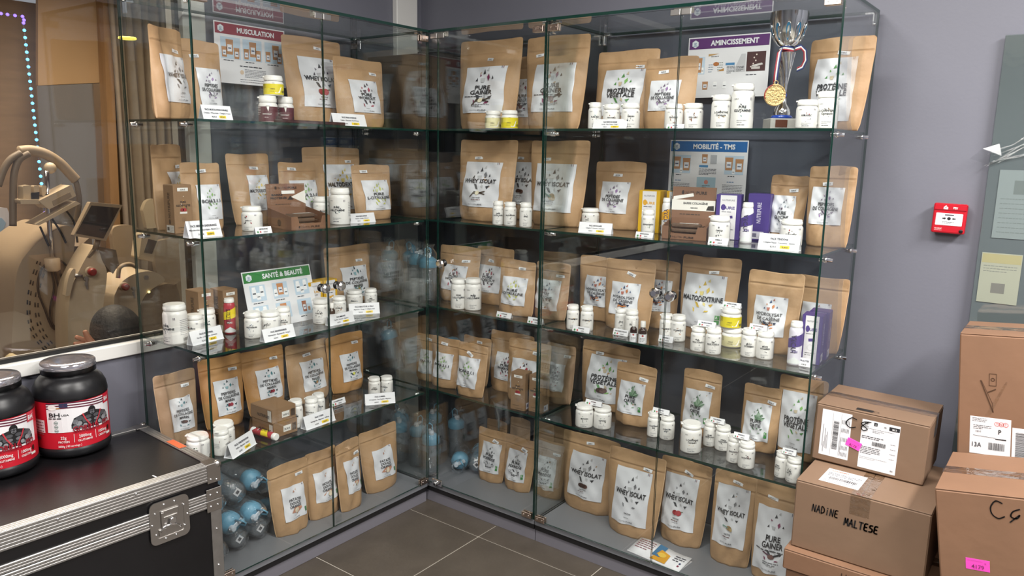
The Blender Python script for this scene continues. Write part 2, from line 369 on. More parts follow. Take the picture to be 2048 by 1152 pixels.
# ------------------------------------------------------------------ finding a spot on a shelf
YAW0 = {'L': PI/2, 'M': 0.0, 'R': 0.0}
def nrm(cab): return np.array([1., 0, 0]) if cab == 'L' else np.array([0, -1., 0])    # outward normal
def axis(cab): return np.array([0, 1., 0]) if cab == 'L' else np.array([1., 0, 0])
def on(cab, u, d, z):
    """the point of height z at depth d behind the doors that the photograph shows in column u"""
    p0 = -nrm(cab)*d; v = 600.
    for _ in range(5):
        p = atplane(u, v, p0, nrm(cab)); p[2] = z; v = proj(p)[1]
    return p
def depth_of(cab, p): return float(-(p@nrm(cab)))
# ================================================================== builders for the goods
CABN = {'L': 'window cabinet', 'M': 'corner cabinet', 'R': 'alarm-side cabinet'}
SHN = ('top shelf', 'second shelf', 'third shelf', 'fourth shelf', 'bottom deck')
def where(cab, s): return SHN[s]+', '+CABN[cab]
G3 = ('#3a3b40', '#77787d', '#b9babd')
SHARDS = [(0.0, .83, .055, 't', 0, .1), (.09, .885, .045, 't', 2, -.2), (-.10, .765, .034, 't', 1, .5), (.10, .715, .062, 'k', 1, -.1), (.21, .705, .036, 't', 0, .1), (-.16, .665, .040, 't', 0, -.2), (-.03, .655, .060, 'z', 2, .1),
          (-.08, .455, .075, 'l', 0, -.5), (.07, .465, .045, 'k', 2, .6), (.21, .455, .055, 't', 0, -.9), (-.15, .355, .05, 'l', 1, -.9), (.13, .34, .05, 'l', 1, .6)]
def shard(A, x, y, r, k, col, rot):
    P = {'t': [(-.6, -.6), (.6, -.5), (.1, .9)], 'k': [(0, -1), (.6, 0), (.1, 1), (-.55, .1)], 'z': [(-.5, -.6), (.4, -.7), (.75, .6), (-.8, .6)], 'l': [(-1, .2), (-.2, .45), (1, -.3), (.3, -.5)]}[k]
    A.add([(a*r, b*r) for a, b in P], [tuple(range(len(P)))], col, 1, rot, (x, y))
def motif_art(A, m, x, y, r):
    R = random.Random(m)
    if m == 'vanilla':
        for a, c in ((.3, '#3b332b'), (2.7, '#4a4034'), (-.2, '#3b332b'), (3.4, '#5b4d3c')):
            A.stroke([(x, y), (x+r*.7*math.cos(a), y+r*.35*math.sin(a)), (x+r*1.3*math.cos(a*.9), y+r*.6*math.sin(a*1.4))], r*.14, c)
        A.disc(x, y, r*.35, r*.3, '#e4dcc0', 3, 8)
    elif m in ('choc', 'cacao'):
        A.disc(x-r*.2, y, r*.7, r*.42, '#3f2a26', 2, 10); A.disc(x+r*.3, y-r*.05, r*.6, r*.4, '#573a33', 2, 9)
    elif m == 'straw':
        A.disc(x-r*.35, y, r*.5, r*.45, '#8e2a31', 2, 9); A.disc(x+r*.35, y, r*.55, r*.48, '#a5343a', 2, 9); A.stroke([(x+r*.7, y+r*.3), (x+r*1.1, y+r*.35)], r*.12, '#5d6d45')
    elif m == 'pine':
        A.disc(x, y, r*.35, r*.3, '#c9842f', 2, 8); A.stroke([(x, y), (x-r, y+r*.4)], r*.2, '#2f6d75'); A.stroke([(x, y), (x+r*.9, y+r*.5)], r*.2, '#30464a'); A.stroke([(x, y), (x, y+r*.7)], r*.2, '#4d7c3c')
    elif m == 'cherry':
        A.disc(x-r*.3, y, r*.4, None, '#7d2030', 2, 9); A.disc(x+r*.3, y, r*.42, None, '#972a3b', 2, 9); A.stroke([(x-r*1.3, y-r*.1), (x-r*.5, y+r*.1)], r*.2, '#3a7b85')
    elif m == 'lemon':
        A.disc(x, y, r*.42, r*.36, '#cfd05a', 2, 9); A.stroke([(x-r, y+r*.1), (x-r*.2, y)], r*.2, '#4f6a70'); A.stroke([(x+r*.9, y+r*.4), (x+r*.2, y)], r*.2, '#8a7f6a')
    elif m == 'coco':
        A.disc(x+r*.2, y, r*.6, r*.5, '#9a8058', 2, 9); A.stroke([(x-r, y+r*.4), (x, y)], r*.25, '#7c9a8e'); A.disc(x+r*.55, y-r*.2, r*.35, None, '#b39a6a', 2, 8)
    elif m == 'leaf':
        for a, l in ((1.6, 1.5), (.5, 1.2), (1.05, 1.2), (2.3, .7)):
            dx, dy = math.cos(a), math.sin(a); A.poly([(x, y), (x+dx*l*r*.5-dy*.3*r, y+dy*l*r*.5+dx*.3*r), (x+dx*l*r, y+dy*l*r), (x+dx*l*r*.5+dy*.3*r, y+dy*l*r*.5-dx*.3*r)], R.choice(('#7d9c80', '#6a8c6e', '#8fab92')), 1)
            A.stroke([(x, y), (x+dx*l*r*.9, y+dy*l*r*.9)], r*.05, '#4d6a52')
    elif m == 'potato':
        A.poly([(x-r, y-r*.2), (x-r*.3, y+r*.45), (x+r*.9, y+r*.3), (x+r*1.0, y), (x+r*.3, y-r*.5)], '#c9937a', 1); A.disc(x, y-r*.02, r*.36, r*.42, '#e8d9c0', 2, 9)
    elif m == 'berry':
        A.disc(x, y, r*.4, None, '#2c2430', 2, 8); A.stroke([(x-r, y+r*.2), (x, y)], r*.22, '#c77a3a'); A.stroke([(x+r, y+r*.25), (x, y)], r*.22, '#c77a3a')
    elif m == 'bean':
        A.disc(x, y, r*.55, r*.4, '#6a4a45', 2, 9); A.stroke([(x-r*1.3, y+r*.7), (x-r*.2, y+r*.1)], r*.25, '#5b3b4a'); A.stroke([(x+r*1.4, y+r*.7), (x+r*.2, y+r*.1)], r*.28, '#2c2c30')
KINDS = {
 'whey': dict(big=1, lines=[('WHEY ISOLAT', .535, .86)], pal=G3, native=1),
 'gainer': dict(big=1, lines=[('PURE', .505, .36), ('GAINER', .40, .52)], pal=('#3a3b40', '#7d3358', '#b9babd'), sub=.345, shift=.05),
 'malto': dict(big=1, lines=[('MALTODEXTRINE', .52, .95)], pal=('#c9a83a', '#d6b84a', '#e0cf86'), ab=1),
 'protveg': dict(big=1, lines=[('PROTÉINE', .50, .70), ('VÉGÉTALE', .40, .72)], pal=('#4f8a4a', '#7cae5e', '#c9bba0'), ab=0, shift=.03),
 'peptides': dict(lines=[('PEPTIDES', .50, .52), ('DE COLLAGENE', .385, .80)], pal=('#6a5a72', '#8e6aa0', '#a9a3b0'), script=.28),
 'marin': dict(lines=[('PEPTIDES', .58, .56), ('DE COLLAGÈNE', .47, .84), ('MARIN', .36, .36)], pal=('#2f3a42', '#3a7b85', '#8ab0b8'), shift=.12),
 'workout': dict(lines=[('PURE', .52, .38), ('WORKOUT', .41, .62)], pal=('#3a3038', '#a02a44', '#55444e')),
 'citrulline': dict(lines=[('PURE', .50, .38), ('L-CITRULLINE', .38, .90)], pal=('#b3b84a', '#cdd06a', '#c9cfa0')),
 'glycine': dict(lines=[('PURE', .50, .38), ('GLYCINE', .38, .62)], pal=('#4d5560', '#8a93a0', '#70606e')),
 'bcaa': dict(lines=[('BCAA 2.1.1', .50, .80)], pal=('#6f8f5a', '#8db86a', '#a9c79a')),
 'hydro': dict(lines=[('HYDROLYSAT', .52, .78), ('DE CASÉINE', .405, .70), ('PeptoPro', .31, .48)], pal=('#34507c', '#c7773a', '#b06a5a'), shift=.04),
 'ortie': dict(lines=[('PURE', .50, .40), ('ORTIE', .38, .40)], pal=('#55705a', '#8fab92', '#6a8c6e'), ab=1, motif='leaf'),
 'porridge': dict(lines=[('PURE', .56, .42), ('PORRIDGE', .44, .66)], pal=('#3a3b40', '#6d6d70', '#b0b0b0'), ab=1, scrib=1),
 'patate': dict(lines=[('PATATE', .56, .48), ('DOUCE', .46, .44), ('ORANGE', .36, .50)], pal=('#b98a76', '#c7a08c', '#d8c0b0'), ab=2, motif='potato', few=1),
}
def label_art(kind, lw, lh, motif=None):
    K = KINDS[kind]; A = Art(); R = random.Random(kind+str(motif)); sh = K.get('shift', 0)
    for i, (x, y, r, k, ci, rot) in enumerate(SHARDS):
        if K.get('few') and not (i in (0, 1)): continue
        if i >= 7: y = y-max(sh*1.6, .12 if len(K['lines']) > 1 else 0)
        else: y = y+sh
        if y > .95: continue
        if i in (7, 10, 11) and motif and kind == 'whey' and i != 7: continue
        shard(A, x*lw*1.02, y*lh, r*lw*1.15, k, K['pal'][ci], rot)
    for t, y, wf in K['lines']:
        w = wf*lw; bo = .026 if len(K['lines']) < 3 else .018; tw = text2d(t, bo)[2]; A.text(t, 0, y*lh, min(1.42*w/tw, (.125 if len(K['lines']) < 3 else .112)*lh), w=w, bold=bo)
    mo = motif or K.get('motif')
    if mo == 'leaf': motif_art(A, mo, .06*lw, .56*lh, .24*lw)
    elif mo == 'potato': motif_art(A, mo, .03*lw, .27*lh, .26*lw)
    elif mo: motif_art(A, mo, 0, (.315 if kind == 'whey' else .27)*lh, .15*lw)
    if K.get('native'):
        A.text('NATIVE', 0, .195*lh, .038*lh, w=.19*lw, bold=.02)
        if motif: A.lines(-.14*lw, .14*lw, .155*lh, 1, .02*lh, .013*lh, '#6b4a4a', R)
    if K.get('sub'): A.lines(-.42*lw, .42*lw, K['sub']*lh, 1, 0, .018*lh, '#4a4b50', R); A.lines(-.2*lw, .2*lw, .17*lh, 2, .03*lh, .014*lh, '#77787d', R)
    if K.get('script'):
        y = K['script']*lh; A.stroke([(-.18*lw, y), (-.12*lw, y+.03*lh), (-.1*lw, y-.03*lh), (-.04*lw, y+.015*lh), (0, y-.015*lh), (.05*lw, y+.02*lh), (.08*lw, y-.03*lh), (.16*lw, y+.02*lh)], .016*lw, '#4a3f52')
    if K.get('scrib'):
        for j in range(5):
            x = R.uniform(-.3, .3)*lw; y = R.uniform(.26, .36)*lh; A.stroke([(x+R.uniform(-.12, .12)*lw, y+R.uniform(-.05, .05)*lh) for _ in range(4)], .010*lw, '#77787d')
        A.lines(-.15*lw, .15*lw, .20*lh, 2, .03*lh, .02*lh, '#3a3b40', R)
    if K.get('ab'):
        a = K['ab']; w = .10*lw; x0 = .35*lw; y0 = .12*lh
        if a == 2: A.rect(x0+.05*lw, x0+.12*lw, y0, y0+.14*lh, '#4f7d55', 1)
        else: A.rect(x0, x0+w, y0+.085*lh, y0+.165*lh, '#5f9a62', 1); A.rect(x0, x0+w, y0, y0+.07*lh, '#3f8a4a', 1); A.stroke([(x0+.02*lw, y0+.10*lh), (x0+.04*lw, y0+.15*lh), (x0+.06*lw, y0+.10*lh)], .010*lw, '#dfe8df', 2)
    A.lines(-.1*lw, .1*lw, .125*lh, 1, .02*lh, .010*lh, '#a0a1a5', R)
    A.text('NUTRI', -.035*lw, .045*lh, .036*lh, w=.17*lw, bold=-.004, col='#77787d', align='r'); A.text('PURE', -.015*lw, .045*lh, .036*lh, w=.17*lw, bold=.022, col='#55565b', align='l')
    for q in (0, 1): A.rect((.385+.035*q)*lw, (.398+.035*q)*lw, .955*lh, .999*lh, ('#4d4a66', '#7a3a44')[q], 1)
    return A
PRICES = ['39,90 €', '34,90 €', '27,90 €', '24,90 €', '19,90 €', '22,90 €', '55,90 €', '32,90 €']
TV = [(0, .80), (.08, .95), (.2, 1), (.4, .86), (.6, .58), (.75, .30), (.84, .13), (.9, .07), (1, .035)]
VROWS = [0, .02, .06, .12, .18, .25, .32, .39, .46, .53, .60, .67, .73, .78, .81, .83, .842, .852, .862, .88, .91, .94, .962, .978, .99, 1]
def tprof(v):
    for (a, p), (b, q) in zip(TV[:-1], TV[1:]):
        if v <= b: k = (v-a)/(b-a); k = k*k*(3-2*k) if False else k; return p+(q-p)*k
    return TV[-1][1]
class PouchShape:
    def __init__(s, wb, wt, H, T, lean, seed, slump=0, back=.75):
        s.wb, s.wt, s.H, s.T, s.lean, s.back = wb/2, wt/2, H, T, lean, back; R = random.Random(seed)
        s.ph = [R.uniform(0, 6.28) for _ in range(8)]; s.am = R.uniform(.7, 1.3); s.slump = slump; s.tw = R.uniform(-.04, .04)
        s.kx = R.uniform(-.3, .3); s.kv = R.uniform(.3, .6)
    def W(s, v):
        w = s.wb+(s.wt-s.wb)*min(1, v*1.25); r = .010; z = (1-v)*s.H
        w += s.wb*.035*math.sin(PI*min(1, v*1.4))
        if v < .06: w *= .955+.045*(v/.06)
        if z < r: w -= r*(1-math.sqrt(max(0, 1-((r-z)/r)**2)))
        return w
    def t(s, u, v, side):
        a = abs(u); e = max(0., 1-a**2.5)**.72
        y = s.T*tprof(v)*e
        p = s.ph; q = e*(1 if v < .8 else .5)
        wr = .0016*math.sin(9*v+3*u+p[0])+.0013*math.sin(17*v-7*u+p[1])+.0012*math.sin(6*u+p[2]+4*v)+.0009*math.sin(31*v+11*u+p[3])
        lo = math.exp(-((v-.1)/.09)**2)*.0032*math.sin(8*u+p[4])+math.exp(-((abs(u)-.85)/.12)**2)*.0022*math.sin(23*v+p[5])
        d = .0045*math.exp(-((v-s.kv-.25*(u-s.kx))/.035)**2)*(.6 if s.am > 1 else .15)
        zip_ = -.0018*math.exp(-((v-.842)/.006)**2)+.0022*math.exp(-((v-.857)/.007)**2)
        return y+(wr+lo)*1.65*s.am*q*min(1, s.H/.2)-d*q*.7+zip_*1.3*(1 if a < .97 else 0)
    def P(s, u, v, off=0, side=-1):
        y = s.t(u, v, side)
        x = u*s.W(v); z = v*s.H
        y = -(y+off) if side < 0 else (y*s.back+off)
        top = max(0, v-.80)*s.slump*s.H
        return (x+s.tw*z*.3, y+s.lean*z+top*(1 if s.slump else 0), z-(.002*math.cos(3*u+s.ph[6]) if v > .95 else 0))
    def mesh(s):
        us = [math.sin(PI/2*(-1+2*i/14)) for i in range(15)]; n = len(us); V = []; F = []
        for side in (-1, 1):
            for v in VROWS:
                for u in us: V.append(s.P(u, v, 0, side))
        m = len(VROWS); o = n*m
        for j in range(m-1):
            for i in range(n-1):
                a = j*n+i; F.append((a, a+1, a+n+1, a+n)); b = o+a; F.append((b, b+n, b+n+1, b+1))
        for i in range(n-1): F.append((i, o+i, o+i+1, i+1)); a = (m-1)*n+i; F.append((a, a+1, o+a+1, o+a))
        for j in range(m-1): a = j*n; F.append((a, a+n, o+a+n, o+a)); a = j*n+n-1; F.append((a, o+a, o+a+n, a+n))
        b = MB(); b.add(V, F, 0, True); return b
    def fn(s, x0, z0):
        return lambda x, y, o: s.P(max(-.985, min(.985, (x+x0)/s.W((y+z0)/s.H))), (y+z0)/s.H, o)
def patch(name, fn, lw, lh, mat_, parent, off=.0004, nx=9, ny=12):
    b = MB(); V = [fn(-lw/2+lw*i/(nx-1), lh*j/(ny-1), off) for j in range(ny) for i in range(nx)]
    b.add(V, [(j*nx+i, j*nx+i+1, (j+1)*nx+i+1, (j+1)*nx+i) for j in range(ny-1) for i in range(nx-1)], 0, True); return b.build(name, mat_, parent)
_pn = [0]
def pouch(cab, s, kind, motif, xl, xr, xtl, xtr, yt, d, label, yaw=0, lean=.07, T=None, lab=None, stk=(.05, .78), w=None, h=None, mt=None, group=None, slump=0, z0=None, shift=0, skew=0):
    _pn[0] += 1; K = KINDS[kind]; z = SH[cab][s] if z0 is None else z0; n = nrm(cab); ax = axis(cab)
    c = on(cab, (xl+xr)/2, d, z); ya = math.radians(yaw)
    e = ax*math.cos(ya)+(-n)*math.sin(ya); fn_ = n*math.cos(ya)+ax*math.sin(ya)
    vb = proj(c)[1]; wd = lambda u0, u1, v, p: abs((atplane(u1, v, p, fn_)-atplane(u0, v, p, fn_))@e)
    wb = w or wd(xl, xr, vb, c)
    H = .2
    for _ in range(4):
        pt = c-fn_*lean*H; q = atplane((xtl+xtr)/2, yt, pt, fn_); H = q[2]-z
    if h: H = h
    wt = (w*1.02 if w else wd(xtl, xtr, yt, pt))
    wb = max(wb, wt*.80)
    T = T or min(.055, .20*wb+.006)
    sh = PouchShape(wb, wt, H, T, lean, 100+_pn[0], slump)
    base = c-fn_*T*.8+e*shift; dmax = DD-.014-T*.8-lean*H
    dc = depth_of(cab, base)
    if dc > dmax: base = base+n*(dc-dmax)
    M = Matrix(((e[0], -fn_[0], 0, base[0]), (e[1], -fn_[1], 0, base[1]), (0, 0, 1, z), (0, 0, 0, 1)))
    t = thing('stand_up_pouch', label+', '+where(cab, s), 'pouch', (0, 0, 0), 0, group); t.matrix_world = M
    sh.mesh().build('body', mt or KRAFT, t)
    big = K.get('big'); l = lab or ((-.68, .70, .185, .70) if big else (-.62, .62, .20, .62))
    w_ = sh.W(.45); lx0, lx1 = l[0]*w_, l[1]*w_; lw, lh = lx1-lx0, (l[3]-l[2])*H
    fl = sh.fn((lx0+lx1)/2, l[2]*H)
    lo = patch('label', fl, lw, lh, LABELW, t, .0026, 17, 24)
    label_art(kind, lw, lh, motif).build('print', fl, lo, .0034)
    if stk:
        R = random.Random(_pn[0]); sw = .036 if wb > .13 else .030; shh = .0105; ro = R.uniform(-.12, .12) if len(stk) < 3 else stk[2]
        ca, sa = math.cos(ro), math.sin(ro); f0 = sh.fn(stk[0]*w_, stk[1]*H)
        fs = lambda x, y, o: f0(x*ca-(y-shh/2)*sa, x*sa+(y-shh/2)*ca, o)
        so = patch('price_sticker', fs, sw, shh, PAPER, t, .0022, 5, 3)
        Art().text(R.choice(PRICES), 0, .0028, .0068, maxw=sw*.8, bold=.02).build('print', fs, so, .0028)
    return t

# ------------------------------------------------------------------ bottles and jars
def bottle_prof(r, h, cap):
    hb = h-cap; sh = min(.010, h*.09)
    return [(r*.90, 0), (r*.97, .0015), (r, .005), (r, hb-sh-.004), (r*.985, hb-sh), (r*.90, hb-sh*.25), (r*.80, hb), (r*.80, hb+.002)]
def spot(cab, u, v, z, r, d=None):
    if d is None:
        p = atz(u, v, z); dv = p-CAMPOS; dv[2] = 0; c = p+dv/np.linalg.norm(dv)*r
    else: c = on(cab, u, d, z)
    dc = depth_of(cab, c); lim = min(max(dc, .014+r), DD-.016-r); c = c+nrm(cab)*(dc-lim)
    k = .0
    c[2] = z; return c
_bn = [0]
BPAL = {'teal': ('#3f7f86', '#2d3a44'), 'blue': ('#3f78b0', '#2c3e55'), 'grey': ('#6d6f75', '#2d2f35'), 'orange': ('#cf8a55', '#7a4a30'), 'red': ('#a8454d', '#3a2d30'), 'green': ('#5f9a62', '#2f3d33'), 'gold': ('#d8b57e', '#5a5144'), 'purple': ('#6a5a9a', '#3a3550')}
def bottle_art(name, r, h, pal, band, seed):
    A = Art(); R = random.Random(seed); L = 2*r*.98; c1, c2 = BPAL[pal]; y0 = .05*h; lh = .66*h
    A.text(R.choice(PRICES), -.30*L, y0+.90*lh, .060*lh, maxw=.34*L, bold=.015, col='#55565b')
    for q in (0, 1): A.rect((.34+.06*q)*L, (.37+.06*q)*L, y0+.88*lh, y0+.97*lh, '#8a8590', 1)
    cy = y0+.55*lh
    for i in range(9):
        a = R.uniform(0, 6.28); rr = R.uniform(.45, 1)*.26*L; shard(A, math.cos(a)*rr*.8, cy+math.sin(a)*rr*1.05, R.uniform(.028, .06)*L, R.choice('tkl'), R.choice((c1, c2, c2, '#9a9ba0')), R.uniform(-1, 1))
    ls = name.split('|')
    for i, t in enumerate(ls): 
        tw = text2d(t, .025)[2]; w = min(.82*L, tw*.13*lh*.8); A.text(t, 0, cy+(.02-.12*i+.05*(len(ls)-1))*lh, min(.115*lh, 1.5*w/tw), w=w, bold=.025, col='#2b3038', lay=3)
    A.lines(-.22*L, .22*L, y0+.20*lh, 2, .06*lh, .018*lh, '#a5a6aa', R); A.lines(-.2*L, .2*L, y0+.05*lh, 1, .05*lh, .028*lh, '#77787d', R)
    if band:
        A.rect(-1.30*L, -.62*L, y0+.74*lh, y0+.86*lh, band, 1)
        A.rect(-1.30*L, -.62*L, y0+.25*lh, y0+.29*lh, band, 1); A.lines(-1.28*L, -.65*L, y0+.66*lh, 6, .055*lh, .018*lh, '#a5a6aa', R)
    A.lines(.62*L, 1.25*L, y0+.85*lh, 9, .07*lh, .018*lh, '#9b9ca2', R); A.barcode(.75*L, 1.1*L, y0+.05*lh, y0+.17*lh, 9)
    return A
def bottle(cab, s, name, xc, wpx, yt, yb, label, pal='grey', band=None, d=None, face=0, colr=None, capf=.21, group=None, z0=None, tab=True, cat='bottle', nm='supplement_bottle', body=None, artf=None, at=None):
    _bn[0] += 1; z = SH[cab][s] if at is None else float(at[2])
    c = on(cab, xc, d if d else .1, z) if at is None else np.array(at, float)
    if d is None and at is None: c = atz(xc, yb, z)
    r = .02
    for _ in range(3):
        dist = np.linalg.norm(np.array(c)-CAMPOS); dv = (np.array(c)-CAMPOS); fwd = -(RM@np.array([0, 0, -1.]))@-dv
        r = wpx/2/FPX*abs(fwd)
        if at is None: c = spot(cab, xc, yb, z, r, d)
    dv = c-CAMPOS; dv[2] = 0; dv /= np.linalg.norm(dv)
    pt = c+dv*r*(.85 if z < 1.4 else 0); h = atplane(xc, yt, pt, dv)[2]-z
    cap = max(.012, capf*h)
    ang = math.atan2(dv[0], -dv[1])*-1   # local -y towards the camera
    ang = math.atan2(-dv[1], -dv[0])+PI/2+math.radians(face)
    lab = label+(', '+where(cab, s))
    t = thing(nm, lab, cat, c, ang, group)
    MB().lathe(bottle_prof(r, h, cap), 28, 0).build('body', body or WHITE, t)
    rc = r*.93 if r > .024 else r*.88
    m = MB(); m.lathe([(rc*.97, h-cap+.001), (rc, h-cap+.003), (rc, h-cap*.42), (rc*.955, h-cap*.38), (rc*.955, h-.003), (rc*.90, h)], 28, 0)
    if tab: m.box(-rc*1.14, -rc*.9, -rc*.30, rc*.30, h-cap*.40, h-cap*.15, .001)
    m.build('cap', WHITECAP, t)
    fnc = lambda x, y, o: ((r+o)*math.sin(x/r), -(r+o)*math.cos(x/r), y)
    if colr:   # coloured wrap-around label
        b = MB(); hh = (.05*h, (h-cap)*.80); nn = 40
        V = [fnc(-PI*r+2*PI*r*i/nn, y, .0003) for y in hh for i in range(nn+1)]; b.add(V, [(i, i+1, nn+2+i, nn+1+i) for i in range(nn)], 0, True)
        lo = b.build('label', flat(colr, .4), t)
    else: lo = [q for q in t.children if q.name.startswith('body')][0] if False else None
    A = artf(r, h) if artf else bottle_art(name, r, h, pal, band, _bn[0])
    A.build('print', fnc, lo or t, .0006 if not colr else .0010)
    return t

# ------------------------------------------------------------------ folded price cards
_cn = [0]
def price_card(cab, s, xl, xr, yb, yt, lines, label, yaw=0, z0=None, small=False, tilt=.33, d=None, group=None, roll=0):
    _cn[0] += 1; z = SH[cab][s] if z0 is None else z0; n = nrm(cab); ax = axis(cab); u = (xl+xr)/2
    c = atz(u, yb, z) if d is None else on(cab, u, d, z)
    dc = depth_of(cab, c); lim = min(max(dc, .016), DD-.08); c = c+n*(dc-lim)
    ya = math.radians(yaw); e = ax*math.cos(ya)-n*math.sin(ya); f = n*math.cos(ya)+ax*math.sin(ya)
    v = proj(c)[1]; w = abs((atplane(xr, v, c, f)-atplane(xl, v, c, f))@e)
    h = .03
    for _ in range(3): h = atplane(u, yt, c-f*math.sin(tilt)*h, f)[2]-z; h = max(.010, h)/math.cos(tilt)*math.cos(tilt)
    hl = h/math.cos(tilt)
    t = thing('price_card', label+', '+where(cab, s), 'price card', (0, 0, 0), 0, group)
    t.matrix_world = Matrix(((e[0], -f[0], 0, c[0]), (e[1], -f[1], 0, c[1]), (0, 0, 1, z), (0, 0, 0, 1))) @ Matrix.Rotation(math.radians(roll), 4, 'Y')
    th = .0005; Mf = Matrix.Rotation(PI/2-tilt, 4, 'X')   # sheet x,y -> front leaf
    m = MB(); m.box(-w/2, w/2, 0, hl, -th, 0, 0, 0, Mf)
    dep = 2*hl*math.sin(tilt)
    m.box(-w/2, w/2, 0, hl, 0, th, 0, 0, Matrix.Translation((0, dep, 0)) @ Matrix.Rotation(PI/2+tilt, 4, 'X'))
    if not small: m.box(-w/2, w/2, -.004, dep, 0, .0004)
    o = m.build('folded_card', PAPER, t)
    A = Art()
    if small:
        A.text(lines[0], 0, .56*hl, .27*hl, maxw=.88*w, bold=.03, col='#2b2d4a' if 'E' in lines[0][:3] else '#26272b')
        A.disc(-.36*w, .25*hl, .055*w, None, '#4a8a50', 1, 8); A.disc(-.20*w, .25*hl, .05*w, None, '#c24a4a', 1, 8); A.text(lines[1], .10*w, .14*hl, .25*hl, maxw=.40*w, bold=.02)
    else:
        A.text(lines[0], 0, .62*hl, .17*hl, maxw=.78*w, bold=.03, col='#2a2c3c'); A.text(lines[1], 0, .40*hl, .14*hl, maxw=.90*w, bold=.012, col='#3a3b46')
        A.rect(.04*w, .27*w, .10*hl, .29*hl, '#f0cf2e', 1); A.text(lines[2], -.13*w, .13*hl, .14*hl, maxw=.26*w, bold=.015); A.text(lines[3], .155*w, .13*hl, .14*hl, maxw=.2*w, bold=.03)
    A.build('print', sheet_fn(Mf), o, .0005)
    return t
p = pouch
# ------------------------------------------------------------------ window cabinet, top shelf
p('L', 0, 'whey', None, 312, 374, 302, 358, 50, .13, 'tall kraft pouch lettered whey isolat turned aside next to the window', yaw=30, w=.175, stk=(.35, .76), lean=.03, shift=.058)
p('L', 0, 'peptides', None, 378, 455, 364, 452, 80, .24, 'kraft pouch lettered collagen peptides with purple shards', stk=(-.25, .80), lab=(-.30, .86, .20, .66))
p('L', 0, 'whey', 'straw', 604, 690, 584, 700, 76, .25, 'large kraft pouch lettered whey isolat with strawberry motif', stk=(.15, .89), lab=(-.62, .70, .22, .78))
p('L', 0, 'workout', None, 694, 781, 687, 784, 118, .15, 'kraft pouch with red shards beside the muscle gain card', stk=(.5, .80), lab=(-.58, .55, .22, .69))
# second shelf
p('L', 1, 'malto', None, 309, 376, 298, 366, 289, .30, 'tilted kraft pouch with yellow shards behind the electrolyte carton', yaw=28, w=.165, stk=(.45, .74), lab=(-.3, .9, .28, .68), lean=.03, shift=.055)
p('L', 1, 'bcaa', None, 380, 457, 373, 452, 326, .21, 'kraft pouch lettered BCAA behind the endurance pack card', stk=(.0, .88), lab=(-.42, .82, .16, .68))
p('L', 1, 'malto', None, 484, 546, 467, 552, 308, .28, 'kraft pouch with half hidden white label behind the snack bar box', stk=(.2, .80), lab=(-.25, .85, .2, .70))
p('L', 1, 'bcaa', None, 576, 648, 571, 646, 325, .25, 'kraft pouch lettered BCAA behind the open snack bar box', stk=(-.35, .89), lab=(-.58, .85, .16, .70))
p('L', 1, 'malto', None, 641, 725, 621, 735, 295, .29, 'large kraft pouch lettered maltodextrine behind the glutamine bottle', stk=(.55, .80), lab=(-.44, .80, .12, .76), lean=.04)
p('L', 1, 'citrulline', None, 726, 793, 720, 796, 330, .14, 'kraft pouch lettered L-citrulline', stk=(-.45, .88), lab=(-.66, .70, .18, .72))
# third shelf
p('L', 2, 'marin', 'pine', 673, 750, 662, 754, 493, .31, 'kraft pouch lettered marine collagen with pineapple behind the beauty card', stk=(.4, .73), lab=(-.52, .66, .10, .64), lean=.03)
# fourth shelf
p('L', 3, 'marin', 'choc', 337, 402, 321, 405, 745, .23, 'kraft pouch lettered marine collagen with dark cocoa motif', stk=(.45, .80), lab=(-.50, .62, .22, .66), mt=KRAFT_D)
p('L', 3, 'marin', 'cherry', 423, 497, 406, 494, 716, .27, 'orange-brown kraft pouch lettered marine collagen with cherries behind white jars', stk=(.5, .80), lab=(-.52, .66, .20, .68), mt=KRAFT_O)
p('L', 3, 'marin', 'cherry', 510, 578, 496, 581, 699, .27, 'orange-brown kraft pouch lettered marine collagen with cherries behind stacked cartons', stk=(.5, .83), lab=(-.52, .66, .24, .70), mt=KRAFT_O)
p('L', 3, 'marin', 'pine', 594, 668, 586, 669, 686, .26, 'kraft pouch lettered marine collagen with pineapple motif behind stress card', stk=(-.1, .80), lab=(-.50, .60, .22, .70))
p('L', 3, 'marin', 'lemon', 676, 735, 668, 741, 668, .25, 'kraft pouch lettered marine collagen with lemon motif', stk=(.5, .82), lab=(-.50, .58, .20, .66), mt=KRAFT_O)
# bottom deck
p('L', 4, 'patate', None, 562, 625, 546, 627, 928, .075, 'kraft sweet potato pouch nearest the piled shakers', stk=(.5, .80), lab=(-.56, .60, .22, .68))
p('L', 4, 'patate', None, 629, 688, 628, 690, 900, .085, 'kraft sweet potato pouch behind the door seam', stk=None, lab=(-.66, .66, .26, .70))
p('L', 4, 'patate', None, 692, 731, 690, 736, 878, .055, 'kraft sweet potato pouch turned with bent label', yaw=8, stk=(.6, .78), lab=(-.55, .7, .26, .72))
p('L', 4, 'patate', None, 747, 800, 735, 809, 856, .085, 'kraft sweet potato pouch nearest the room corner', stk=None, lab=(-.56, .54, .22, .68))
